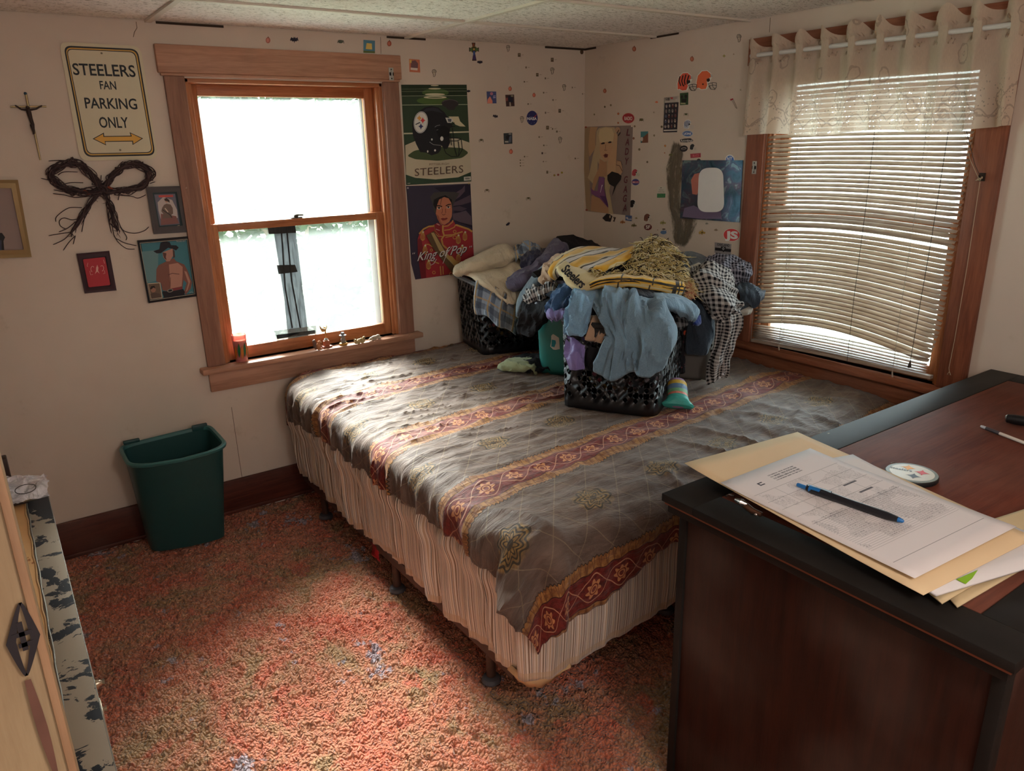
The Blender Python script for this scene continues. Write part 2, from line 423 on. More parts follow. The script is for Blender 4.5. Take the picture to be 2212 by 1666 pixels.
M_GLASS2 = milkglass('clear_glass', 0.10, (0.95, 1.0, 1.0, 1))

def window(idx, T, op, cas, hdr, mX, mZ, sX, sZ, glass):
    """T(s, d, z): s along the wall, d into the room (+) or outward (-)"""
    s0, s1, z0, z1 = op; c0, c1 = cas
    root = thing('window_%d' % idx, None, None, T((s0 + s1) / 2, 0, z0)); root['kind'] = 'structure'
    def bx(mb, a, b, mat, bev=.003):
        P = [T(*a), T(*b)]; mb.box(P[0], P[1], mat, bev); return mb
    ch = MB(); bx(ch, (hdr[0], 0, hdr[2]), (hdr[1], .03, hdr[3]), mX, .004); bx(ch, (hdr[0] + .01, 0, hdr[2] - .012), (hdr[1] - .01, .026, hdr[2]), mX, .003); ch.build('head_casing', mX, root)
    for a, b in ((c0, s0), (s1, c1)):
        q = MB(); bx(q, (a, 0, z0), (b, .022, hdr[2] - .012), mZ, .004); q.build('side_casing', mZ, root)
    st = MB(); bx(st, (c0 - .035, -.06, z0 - .028), (c1 + .035, .062, z0), mX, .006); st.build('stool', mX, root)
    ap = MB(); bx(ap, (c0, 0, z0 - .028 - .10), (c1, .02, z0 - .028), mX, .004); ap.build('apron', mX, root)
    # jambs, stops
    jb = MB()
    for a, b in ((s0, s0 + .018), (s1 - .018, s1)): bx(jb, (a, -.16, z0), (b, -.0, z1), sZ)
    bx(jb, (s0, -.16, z1 - .018), (s1, 0, z1), sX)
    bx(jb, (s0, -.16, z0 - .02), (s1, -.06, z0), sX); jb.build('jamb', sZ, root)
    sp = MB()
    for a, b in ((s0 + .018, s0 + .03), (s1 - .03, s1 - .018)): bx(sp, (a, -.03, z0), (b, -.012, z1 - .018), sZ, .002)
    sp.build('stop', sZ, root)
    zm = 1.425
    sw = .048
    a0, a1 = s0 + .019, s1 - .019
    def sash(name, dz0, dz1, d0, d1, bottom, top):
        fr = MB()
        bx(fr, (a0, d0, dz0), (a0 + sw, d1, dz1), sZ); bx(fr, (a1 - sw, d0, dz0), (a1, d1, dz1), sZ)
        bx(fr, (a0 + sw, d0, dz0), (a1 - sw, d1, dz0 + bottom), sX); bx(fr, (a0 + sw, d0, dz1 - top), (a1 - sw, d1, dz1), sX)
        f = fr.build(name, sX, root)
        g = MB(); bx(g, (a0 + sw, (d0 + d1) / 2 - .002, dz0 + bottom), (a1 - sw, (d0 + d1) / 2 + .002, dz1 - top), glass, 0); g.build('pane', glass, f, smooth=False)
        return f
    sash('upper_sash', zm, z1 - .018, -.112, -.08, .034, .05)
    lo = sash('lower_sash', z0, zm + .034, -.074, -.04, .062, .036)
    lk = MB(); mM = flat(rgb(70, 66, 56), .35, .8)
    c = (s0 + s1) / 2 - .02
    bx(lk, (c - .03, -.072, zm + .034), (c + .03, -.045, zm + .040), mM, .002)
    p = T(c, -.056, zm + .040); lk.lathe([(.011, 0), (.012, .006), (.007, .012)], p, 12, mM); q1, q2 = T(c, -.056, zm + .05), T(c + .035, -.05, zm + .048); lk.tube([q1, q2], .004, 6, mM)
    lk.build('sash_lock', mM, lo)
    return root
T1 = lambda s, d, z: Vector((s, -d, z))
T2 = lambda s, d, z: Vector((-d, s, z))
win1 = window(1, T1, W1, (-2.385, -1.258), (-2.405, -1.243, 2.118, 2.232), M_TX, M_TZ, M_SASH, M_SASHZ, M_GLASS1)
M_SASHY = wood('sash_wood_y', rgb(196, 128, 84), rgb(160, 96, 58), 'y', 0.4)
win2 = window(2, T2, W2, (-2.41, -1.245), (-2.425, -1.225, 2.118, 2.236), M_TY, M_TZ2, M_SASHY, M_SASHZ, M_GLASS2)
# grey storm-window liner behind the back window sashes
lin_ = MB(); g_ = flat(rgb(120, 116, 112), .6)
lin_.box((-1.425, .118, .80), (-1.372, .128, 2.08), g_); lin_.box((-2.28, .118, .80), (-2.265, .128, 2.08), g_); lin_.build('storm_frame', g_, win1)

# ------------------------------------------------------------------ outside
def leafmat(name, c):
    m, b = start(name); v = coords('Object'); link_in(b.inputs['Base Color'], mixc(noise(v, 3, 3), c, rgb(30, 50, 26)))
    b.inputs['Transmission Weight'].default_value = 0; b.inputs['Roughness'].default_value = .8
    nt = m.node_tree; tr = nt.nodes.new('ShaderNodeBsdfTranslucent'); tr.inputs[0].default_value = (.012, .034, .008, 1); mx = nt.nodes.new('ShaderNodeMixShader'); mx.inputs[0].default_value = .5
    nt.links.new(b.outputs[0], mx.inputs[1]); nt.links.new(tr.outputs[0], mx.inputs[2]); nt.links.new(mx.outputs[0], nt.nodes['Material Output'].inputs[0]); return m
M_LEAF = leafmat('leaf', rgb(20, 40, 18)); M_BARK = wood('bark', rgb(110, 96, 84), rgb(80, 68, 58), 'z', .9)
def tree(loc, h, r, seed, label, n=1500):
    rn = random.Random(seed); root = thing('tree', label, 'tree', loc, 'trees outside the back window')
    L = Vector(loc); tk = MB()
    tk.tube([L, L + Vector((.1, 0, h * .3)), L + Vector((-.05, .1, h * .62))], [.17, .13, .07], 8)
    tips = []
    for k in range(9):
        a = rn.uniform(0, 2 * PI); s = L + Vector((0, 0, h * rn.uniform(.3, .6))); e = s + Vector((math.cos(a) * r * rn.uniform(.5, .95), math.sin(a) * r * .7, rn.uniform(.2, 1.0) * h * .3))
        md = (s + e) / 2 + Vector((0, 0, .25)); tk.tube([s, md, e], [.05, .03, .012], 5); tips += [md, e]
    for k in range(46):
        a = rn.uniform(0, 2 * PI); zz = rn.uniform(-1, 1); q_ = (1 - zz * zz) ** .5 * rn.uniform(.35, 1); tips.append(L + Vector((math.cos(a) * q_ * r, math.sin(a) * q_ * r, h * .66 + zz * h * .33)))
    tk.build('trunk', M_BARK, root)
    lf = MB()
    for k in range(n):
        c = rn.choice(tips) + Vector((rn.gauss(0, .42), rn.gauss(0, .42), rn.gauss(0, .36)))
        d1 = Vector((rn.gauss(0, 1), rn.gauss(0, 1), rn.gauss(0, .5))).normalized(); d2 = d1.orthogonal().normalized(); s = rn.uniform(.07, .15)
        lf.add([c - d1 * s, c + d2 * s * .5, c + d1 * s, c - d2 * s * .5], [(0, 1, 2, 3)])
    f = lf.build('foliage', M_LEAF, root, smooth=False); f['kind'] = 'stuff'
tree((-.3, 5.2, -2.9), 8.2, 1.9, 1, 'leafy green tree outside the back window, nearer and to the left', 5200)
tree((3.3, 9.8, -2.9), 9.4, 2.3, 2, 'leafy green tree outside the back window, farther and to the right', 5200)
tree((-1.8, 12.5, -2.9), 9.0, 2.3, 3, 'pale green tree far beyond the back window, behind the other two', 4000)
lawn = MB(); lawn.box((-30, .6, -3.0), (30, 40, -2.9)); o = struct(lawn, 'ground', flat(rgb(120, 134, 112), .9, var=.3, sc=2))
# ================================================================== venetian blind on the right window
def blindmat():
    m, b = start('blind_slat'); v = coords('Object')
    link_in(b.inputs['Base Color'], mixc(noise(mapping(v, (1, 2, 12)), 6, 3).ss(.3, .7), rgb(196, 180, 164), rgb(170, 150, 132)))
    b.inputs['Roughness'].default_value = .4
    nt = m.node_tree; tr = nt.nodes.new('ShaderNodeBsdfTranslucent'); tr.inputs[0].default_value = (.75, .58, .42, 1); mx = nt.nodes.new('ShaderNodeMixShader'); mx.inputs[0].default_value = .12
    nt.links.new(b.outputs[0], mx.inputs[1]); nt.links.new(tr.outputs[0], mx.inputs[2]); nt.links.new(mx.outputs[0], nt.nodes['Material Output'].inputs[0]); return m
M_SLAT = blindmat()
blind = thing('venetian_blind', 'beige venetian blind with bent lower slats hanging in the right window under a lace valance', 'window blind', (-.012, -1.82, .80))
YL, YR = -1.366, -2.291
hb = MB(); hb.box((-.026, YR - .005, 2.052), (.006, YL + .005, 2.082), M_SLAT, .003); hb.build('head_rail', M_SLAT, blind)
br = MB(); NB = 20; P = []
for i in range(NB + 1):
    s = i / NB; y = YL + (-2.274 - YL) * s; z = .806 + .018 * s + .004 * math.sin(PI * s)
    P.append([(-.026, y, z - .007), (.0, y, z - .007), (.0, y, z + .007), (-.026, y, z + .007)])
br.grid(P, M_SLAT, wrap=True); br.add([P[0][k] for k in range(4)], [(0, 1, 2, 3)], M_SLAT); br.add([P[-1][k] for k in range(4)], [(3, 2, 1, 0)], M_SLAT); br.build('bottom_rail', M_SLAT, blind)
def slat_z(zc, s):
    t = min(1, max(0, (1.75 - zc) / .8))
    A = .006 + .05 * t ** 1.1
    hump = math.sin(PI * min(1, s * 1.02)) ** 1.0 * (1 - .25 * (s - .5))
    drop = -.012 * t * s
    return zc + A * hump * .9 + drop
zs = [2.040 - .0203 * k for k in range(60)]
zs = [z for z in zs if z > .90] + [.882, .868, .858, .848, .838, .829, .821]
rs = random.Random(11)
slat_z0 = zs
for k, zc in enumerate(zs):
    mb = MB(); P = []; ns = 26; jit = rs.uniform(-.0015, .0015); tilt = math.radians(37 + rs.uniform(-4, 4))
    low = zc < .895
    if low: tilt = math.radians(8)
    yr = YR + .012 * (k / 60) + (.035 * min(1, max(0, (1.05 - zc) / .2)) if not low else .03)
    for i in range(ns + 1):
        s = i / ns; y = YL + (yr - YL) * s
        z = (slat_z(zc, s) if not low else zc + .004 + (.012 * math.sin(PI * s) + .016 * s) * (zc - .80) / .08) + jit
        if 1.37 < zc < 1.39: z += .012 * (s < .99)
        row = []
        e = 1.0 if 0 < i < ns else .6
        for q in (-1, -.5, 0, .5, 1):
            w = .0125 * q * e; c = .0016 * (1 - q * q)
            row.append((-.013 + w * math.cos(tilt), y, z + w * math.sin(tilt) + c))
        P.append(row)
    mb.grid(P, M_SLAT); o = solid(mb.build('slat', M_SLAT, blind), .0007)
mcord = flat(rgb(190, 180, 165), .8); mdark = flat(rgb(74, 66, 58), .7)
for y, mm in ((-1.535, mcord), (-1.900, mdark), (-2.115, mcord)):
    mb = MB()
    for dx in (-.027, .001):
        mb.tube([(dx, y, 2.06), (dx, y - .002, 1.5), (dx, y + .003, 1.1), (dx, y, .81)], .0011, 5, mm)
    if mm is mcord:
        z = 2.03
        while z > .83: mb.tube([(-.027, y, z), (-.013, y + .004, z - .005), (.001, y, z - .001)], .0012, 4, mm); z -= .0203
        mb.tube([(-.030, y, .815), (-.030, y - .004, .79)], .003, 6, mm)
    mb.build('ladder_cord', mm, blind)
pc = MB(); pc.tube([(-.032, -2.206, 2.05), (-.033, -2.20, 1.4), (-.033, -2.187, .875)], .0012, 5, mdark); pc.lathe([(.002, .028), (.004, .022), (.008, .002), (.007, 0)], (-.033, -2.187, .85), 10, mdark); pc.build('pull_cord', mdark, blind)

# second cord knotted round a knob on the right casing
kb = thing('casing_hook', 'small dark hook with knotted string on the right casing of the right window', 'hook', (-.022, -2.349, 1.63))
q = MB(); md = flat(rgb(66, 58, 52), .4, .6); q.tube([(-.022, -2.349, 1.635), (-.045, -2.352, 1.625), (-.052, -2.352, 1.645)], .004, 8, md); q.box((-.026, -2.36, 1.62), (-.022, -2.338, 1.65), md, .001); q.build('hook', md, kb)
q = MB(); mstr = flat(rgb(196, 178, 150), .9)
q.tube([(-.03, -2.262, 1.80), (-.036, -2.30, 1.70), (-.045, -2.346, 1.632)], .0011, 5, mstr); q.tube([(-.03, -2.27, 1.80), (-.034, -2.32, 1.68), (-.045, -2.350, 1.64)], .0011, 5, mdark)
q.tube([(-.045 + .008 * math.cos(a * .9), -2.35 + .009 * math.sin(a * 1.3), 1.63 + .006 * math.sin(a)) for a in range(16)], .0016, 5, mstr)
q.tube([(-.042, -2.352, 1.62), (-.034, -2.352, 1.3), (-.032, -2.349, 1.0), (-.032, -2.345, .885), (-.034, -2.35, .868)], .0012, 5, mstr); q.tube([(-.034, -2.35, .87), (-.034, -2.343, .857), (-.034, -2.357, .858), (-.034, -2.35, .87)], .0015, 5, mstr)
q.build('string', mstr, kb)

# ------------------------------------------------------------------ lace valance and its rod
rod = thing('curtain_rod', 'white curtain rod across the top of the right window', 'curtain rod', (-.07, -1.8, 2.14))
p0, p1 = onX(1622, 121, -.075), onX(2196, 52, -.075)
q = MB(); mw = flat(rgb(212, 210, 208), .35); q.tube([p0, p0.lerp(p1, .5), p1], .0095, 12, mw); q.build('tube', mw, rod)
for p in (p0 + Vector((0, -.03, 0)), p1 + Vector((0, .02, 0))):
    q = MB(); q.box((p.x - .004, p.y - .008, p.z - .012), (-.022, p.y + .008, p.z - .006), mw, .002); q.build('bracket', mw, rod)
def lacemat():
    m, b = start('lace'); u, v, _ = sep(coords('UV')); nt = m.node_tree
    # sheer ground, thick outlined flowers and a scalloped border
    uv = comb(u, v)
    ang = u * 24
    weave = noise(mapping(uv, (160, 18, 1)), 3, 2).ss(.35, .65)
    vo = voronoi(mapping(uv, (1, 1, 1)), 7.5, 'F1'); wob = noise(uv, 14, 3, .6)
    d = vo + wob * .35
    ring = ((d - .42).abs()).lt(.022); ring2 = ((d - .26).abs()).lt(.016); fill = d.lt(.26)
    scal = ((v - .035 - (u * 36).sin().abs() * .035).abs()).lt(.0035)
    vine = ((v - .13 + (u * 19).sin() * .05 + wob * .08).abs()).lt(.004)
    line = ring.max(ring2).max(scal).max(vine)
    low = v.ss(.22, .12)
    col = mixc(line * .4, rgb(228, 212, 194), rgb(140, 112, 100))
    solid_ = fill * .25 + low * .18
    alpha = (.88 + weave * .08 + solid_ * .5 + line * .25).min(.97)
    hole = (voronoi(uv, 70, 'F1').lt(.22)) * (1 - line) * low
    alpha = alpha * (1 - hole * .4)
    di = nt.nodes.new('ShaderNodeBsdfDiffuse'); tr = nt.nodes.new('ShaderNodeBsdfTranslucent'); tp = nt.nodes.new('ShaderNodeBsdfTransparent')
    link_in(di.inputs[0], col); link_in(tr.inputs[0], mixc(line * .4, rgb(230, 210, 188), rgb(130, 104, 92)))
    a = nt.nodes.new('ShaderNodeMixShader'); a.inputs[0].default_value = .4; nt.links.new(di.outputs[0], a.inputs[1]); nt.links.new(tr.outputs[0], a.inputs[2])
    c = nt.nodes.new('ShaderNodeMixShader'); link_in(c.inputs[0], alpha); nt.links.new(tp.outputs[0], c.inputs[1]); nt.links.new(a.outputs[0], c.inputs[2])
    nt.links.new(c.outputs[0], nt.nodes['Material Output'].inputs[0]); nt.nodes.remove(b); return m
M_LACE = lacemat()
def valance():
    yl, yr = -1.275, -2.43; nu, nv = 330, 44; P = []; U = []
    npl = 9.5
    for i in range(nu + 1):
        s = i / nu; P.append([]); U.append([])
        ph = s * npl * 2 * PI
        rodz = p0.z + (p1.z - p0.z) * ((p0.y - (yl + (yr - yl) * s)) / (p0.y - p1.y))
        pk = .5 + .5 * math.sin(ph + .6 * math.sin(s * 23))
        top = rodz + .030 + .045 * pk ** 2 + (.03 * s)
        bot = 1.815 + .008 * math.sin(s * 14) - .012 * (1 - s) - .006 * s
        for j in range(nv + 1):
            t = j / nv; z = bot + (top - bot) * t
            y = yl + (yr - yl) * s + .018 * (math.sin(ph * 1.0 + 1.2) * (t - .6)) + .02 * (1 - t) * (s - .5) * -2
            amp = .013 + .018 * (1 - t)
            if z > rodz - .01: amp = .028 * min(1, (z - rodz + .01) / .05) + .006
            x = -.072 - amp * math.sin(ph) - .006 * math.sin(ph * 2.3 + 2) * (1 - t) - .003 * fbm(s * 30, t * 4, 1)
            if abs(z - rodz) < .03: x = x * .25 + (-.089 if math.sin(ph) > .72 else -.056) * .75
            P[-1].append((min(x, -.03), y, z)); U[-1].append((s * 1.9, z - bot))
    mb = MB(); mb.grid(P, M_LACE, U); o = mb.build('valance', M_LACE)
    props(o, 'gathered cream lace valance with floral border on the white rod', 'curtain')
valance()
# metal clips: one on each window casing
def clip(name, c, n, label):
    """c: centre on the casing face, n: outward normal ('x' or 'y')"""
    mb = MB(); mm = flat(rgb(190, 190, 186), .35, .5); mk = flat(rgb(30, 28, 26), .6); w, h = .013, .030
    def b(a0, a1, z0, z1, d0, d1, mt, bev=.001):
        if n == 'x': mb.box((c[0] - d1, c[1] + a0, c[2] + z0), (c[0] - d0, c[1] + a1, c[2] + z1), mt, bev)
        else: mb.box((c[0] + a0, c[1] - d1, c[2] + z0), (c[0] + a1, c[1] - d0, c[2] + z1), mt, bev)
    b(-w, w, -h, h, 0, .003, mm, .0015); b(-w * .9, w * .9, -h * .25, h * .25, .003, .006, mk); b(-.003, .003, -h * .55, h * .55, .004, .012, mm); b(-.003, .003, h * .62, h * .8, .002, .0045, mk, 0); b(-.003, .003, -h * .8, -h * .62, .002, .0045, mk, 0)
    o = mb.build(name, mm); return props(o, label, 'clip')
clip('metal_clip', onX(1630, 362, -.022), 'x', 'small silver metal clip on the left casing of the right window')
clip('metal_clip', onY(845, 160, -.03), 'y', 'small silver metal clip at the right end of the back window header')

# ================================================================== bed
BX0, BX1, BY0, BY1, BZ = -2.035, -.045, -2.165, -.045, .70
bed = thing('bed', 'wide bed on a steel frame, its striped box spring cover below the spread', 'bed', ((BX0 + BX1) / 2, (BY0 + BY1) / 2, 0))
def skirtmat():
    m, b = start('striped_linen'); u, v, _ = sep(coords('UV'))
    f = (u * 26 + noise(comb(u, v), 5, 1) * .10).frac()
    ln = lambda c, w: ((f - c).abs()).lt(w)
    c = mixc(ln(.12, .05), rgb(222, 210, 198), rgb(128, 102, 80)); c = mixc(ln(.30, .028), c, rgb(92, 84, 74)); c = mixc(ln(.42, .02), c, rgb(158, 128, 100)); c = mixc(ln(.62, .06), c, rgb(196, 172, 146)); c = mixc(ln(.80, .025), c, rgb(88, 80, 72)); c = mixc(ln(.90, .03), c, rgb(160, 130, 100))
    c = mixc(noise(comb(u, v), 4, 4).ss(.3, .8) * .2, c, rgb(150, 126, 100))
    hem = v.lt(.03); c = mixc(hem * .6, c, rgb(190, 160, 124))
    link_in(b.inputs['Base Color'], c); b.inputs['Roughness'].default_value = .42; b.inputs['Specular IOR Level'].default_value = .5; b.inputs['Sheen Weight'].default_value = .3; bump(b, noise(mapping(comb(u, v), (14, .6, 1)), 3, 3, .6), .3, .006); return m
M_SKIRT = skirtmat()
def rrect(x0, x1, y0, y1, r, s):
    """point and outward normal at arc length s, starting at back-left, going along the left side to the foot"""
    Ly = (y1 - y0) - 2 * r; Lx = (x1 - x0) - 2 * r; A = r * PI / 2
    if s < Ly: return (x0, y1 - r - s), (-1, 0)
    s -= Ly
    if s < A: a = s / r; return (x0 + r - r * math.cos(a), y0 + r - r * math.sin(a)), (-math.cos(a), -math.sin(a))
    s -= A
    return (x0 + r + s, y0), (0, -1)
def skirt():
    r = .07; x0, x1, y0, y1 = BX0 + .012, BX1, BY0 + .012, BY1 - .02
    tot = (y1 - y0) - 2 * r + r * PI / 2 + (x1 - x0) - 2 * r; n = 620; nv = 30; P = []; U = []
    Lc = (y1 - y0) - 2 * r
    for i in range(n + 1):
        s = tot * i / n; (x, y), (nx, ny) = rrect(x0, x1, y0, y1, r, s); P.append([]); U.append([])
        left = s < Lc + .05
        # hem height: lowest at the foot corner
        d = s - Lc
        hem = .185 + .012 * math.sin(s * 7) * (d < 0) if d < -.1 else .172 + max(0, d - .15) * .10
        hem += .004 * math.sin(s * 60)
        for j in range(nv + 1):
            t = j / nv; z = hem + (.655 - hem) * t
            g = (fbm(s * 13, z * .5, 3.1, 2)) * (1 if left else .35)
            f = abs(fbm(s * 7 + z * .3, z * .5, 9.2, 2))
            off = .008 + (.020 * g + .016 * max(0, ridge(s * 17 + z * .6, z * .8, 5)) ** 2 * min(1, (.66 - z) / .1)) * (1 if left else .4) - (.02 * max(0, .25 - f) * 2) * (1 if left else .2)
            off += .028 * math.exp(-((z - .50) / .06) ** 2) * (1 if left else .4) + .002 * math.sin(s * 240) * math.exp(-((z - .52) / .06) ** 2)
            off += .010 * math.sin(PI * min(1, max(0, (z - .2) / .3)))
            P[-1].append((x + nx * off, y + ny * off, z)); U[-1].append((s, z - hem))
    mb = MB(); mb.grid(P, M_SKIRT, U); o = solid(mb.build('box_spring_cover', M_SKIRT, bed), .003)
skirt()
mt = MB(); M_MATT = flat(rgb(190, 176, 150), .8); mt.box((BX0 + .035, BY0 + .035, .44), (BX1 - .01, BY1 - .03, .672), M_MATT, .05); mt.build('mattress', M_MATT, bed)
bs = MB(); bs.box((BX0 + .045, BY0 + .045, .19), (BX1 - .01, BY1 - .03, .435), M_MATT, .02); bs.build('box_spring', M_MATT, bed)
# the frayed tan lining sagging below the cover at the foot corner
lf_ = MB(); P = []; M_LIN = flat(rgb(196, 160, 118), .85)
for i in range(40):
    s = i / 39; a = -.75 + 2.0 * s; S_ = (BY1 - BY0 - .032) - .14 + .055 + a * .12
    (x, y), (nx, ny) = rrect(BX0 + .012, BX1, BY0 + .012, BY1 - .02, .07, S_)
    dz = .03 * math.sin(PI * s) + .003 * math.sin(s * 40)
    P.append([(x + nx * .004, y + ny * .004, .195), (x + nx * .010, y + ny * .010, .17), (x + nx * .002, y + ny * .002, .172 - dz)])
lf_.grid(P, M_LIN); solid(lf_.build('torn_lining', M_LIN, bed), .002)
M_FRAME = flat(rgb(84, 62, 54), .5, .3)
for nm, a, b_2 in (('side_rail', (BX0 + .012, BY0 + .10, .135), (BX0 + .018, BY1 - .10, .185)), ('side_rail', (BX0 + .012, BY0 + .10, .179), (BX0 + .06, BY1 - .10, .185)), ('foot_rail', (BX0 + .1, BY0 + .16, .150), (BX1, BY0 + .20, .182)), ('cross_rail', (BX0 + .02, -1.17, .15), (BX1, -1.13, .182))):
    q = MB(); q.box(a, b_2, M_FRAME, .002); q.build(nm, M_FRAME, bed)
for (x, y) in ((BX0 + .035, -1.17), (BX0 + .045, -1.88), (BX0 + .04, -.35), (-.35, -1.17), (-.35, -1.88), (-.35, -.35), (-1.2, -1.95)):
    q = MB(); q.tube([(x, y, .18), (x, y, .02)], .017, 12, M_FRAME); L_ = q.build('leg', M_FRAME, bed)
    q = MB(); mg = flat(rgb(84, 82, 88), .5); q.lathe([(.034, 0), (.036, .006), (.03, .018), (.018, .022)], (x, y, -.004), 16, mg); q.build('glide', mg, L_)
# small red tag hanging under the frame
rt = MB(); mr_ = flat(rgb(168, 30, 40), .5); P = []
pA = onX(800, 1165, BX0 + .01); pB = onX(826, 1206, BX0 + .03)
for i in range(8):
    t = i / 7; P.append([(BX0 + .008 + .006 * math.sin(t * 5), pA.y - .00 - .06 * t * .3, .150 - .055 * t), (BX0 + .010 + .004 * math.cos(t * 5), pA.y - .075 - .01 * t, .150 - .06 * t)])
rt.grid(P, mr_); props(solid(rt.build('cloth_scrap', mr_), .002), 'small red cloth scrap hanging under the side rail of the bed', 'cloth scrap')

# ------------------------------------------------------------------ bedspread
def quiltmat():
    m, b = start('bedspread_jacquard'); u, v, _ = sep(coords('UV')); uv = comb(u, v)
    vv = v - .08 * (u + 2.0)
    wob = (noise(uv, 7, 2) - .5) * .03
    k = ((vv + .36 + wob) / .58)              # stripe centres at vv = -.65 - .58k
    w = (k.frac() - .0) ; w = ((k.frac() - .5) * .58).abs()      # distance from stripe centre
    w_sgn = (k.frac() - .5) * .58
    zig = ((u * 60).frac() - .5).abs()
    zig2 = ((u * 34).frac() - .5).abs()
    # ground: brown grey satin with fine weave and diamond quilting
    g = noise(mapping(uv, (1, 3, 1)), 9, 4, .6)
    col = mixc(g.ss(.3, .7), rgb(112, 94, 84), rgb(86, 71, 63))
    q1 = (((u + v * .8) * 7.5).frac() - .5).abs().lt(.014); q2 = (((u - v * .8) * 7.5).frac() - .5).abs().lt(.014)
    col = mixc(q1.max(q2) * .35, col, rgb(160, 140, 110))
    # medallions midway between the stripes
    ku = ((u + 1.70) / .345 + .5).frac() - .5; dx = ku * .345
    kv = (k + .0).frac(); kv = k + .5; dy = (kv.frac() - .5) * .58
    r = (dx * dx + dy * dy * 1.7).sqrt(); th = dy.atan2(dx)
    n2 = noise(uv, 40, 3)
    halo = (r + n2 * .05).ss(.105, .075)
    col = mixc(halo * .85, col, mixc(n2.ss(.35, .65), rgb(150, 118, 68), rgb(112, 86, 50)))
    pet = (th * 8).sin() * .009
    rr = r + pet
    for rad, wd in ((.060, .0045), (.042, .004), (.024, .004)):
        col = mixc(((rr - rad).abs()).lt(wd), col, rgb(62, 54, 44))
    col = mixc(r.lt(.012), col, rgb(70, 60, 48))
    # stripes
    edge = .102 - zig * .016
    col = mixc(w.lt(edge + .004), col, rgb(50, 40, 32))
    lat = ((zig2 - (w - .06).abs() * 6).abs()).lt(.07)
    gold = mixc(n2.ss(.4, .6), rgb(158, 112, 64), rgb(128, 84, 48))
    gold = mixc(lat * .7, gold, rgb(100, 60, 38))
    col = mixc(w.lt(edge), col, gold)
    red = mixc(noise(uv, 50, 2).ss(.4, .65), rgb(112, 40, 34), rgb(88, 30, 26))
    # scroll lattice and flowers inside the red band
    fu = (u / .125).frac() - .5; fx = fu * .125; fr_ = (fx * fx + w_sgn * w_sgn).sqrt(); fth = w_sgn.atan2(fx)
    flower = (fr_ + (fth * 7).sin() * .006).lt(.027); core = fr_.lt(.009); ring = ((fr_ - .016).abs()).lt(.002)
    sc1 = ((w_sgn - (u * 25.13).sin() * .045).abs()).lt(.0022); sc2 = ((w_sgn + (u * 25.13).sin() * .045).abs()).lt(.0022)
    red = mixc(sc1.max(sc2) * .8, red, rgb(190, 140, 110))
    red = mixc(flower, red, rgb(186, 126, 84)); red = mixc(ring.max(core), red, rgb(110, 40, 30))
    col = mixc(w.lt(.060), col, rgb(60, 28, 22)); col = mixc(w.lt(.057), col, red)
    col = mixc(noise(uv, 2.2, 4, .6).ss(.45, .75) * .3, col, rgb(124, 108, 88))
    col = mixc(vv.lt(-2.515), col, rgb(36, 30, 28))
    link_in(b.inputs['Base Color'], col); b.inputs['Roughness'].default_value = .62; b.inputs['Specular IOR Level'].default_value = .2
    b.inputs['Sheen Weight'].default_value = .15; b.inputs['Sheen Roughness'].default_value = .4
    wr = noise(mapping(uv, (5, 22, 1), (0, 0, .12)), 2.2, 5, .65, .8)
    bump(b, wr * 1.0 + n2 * .06 + noise(uv, 260, 2) * .02, .7, .012); return m
M_QUILT = quiltmat()
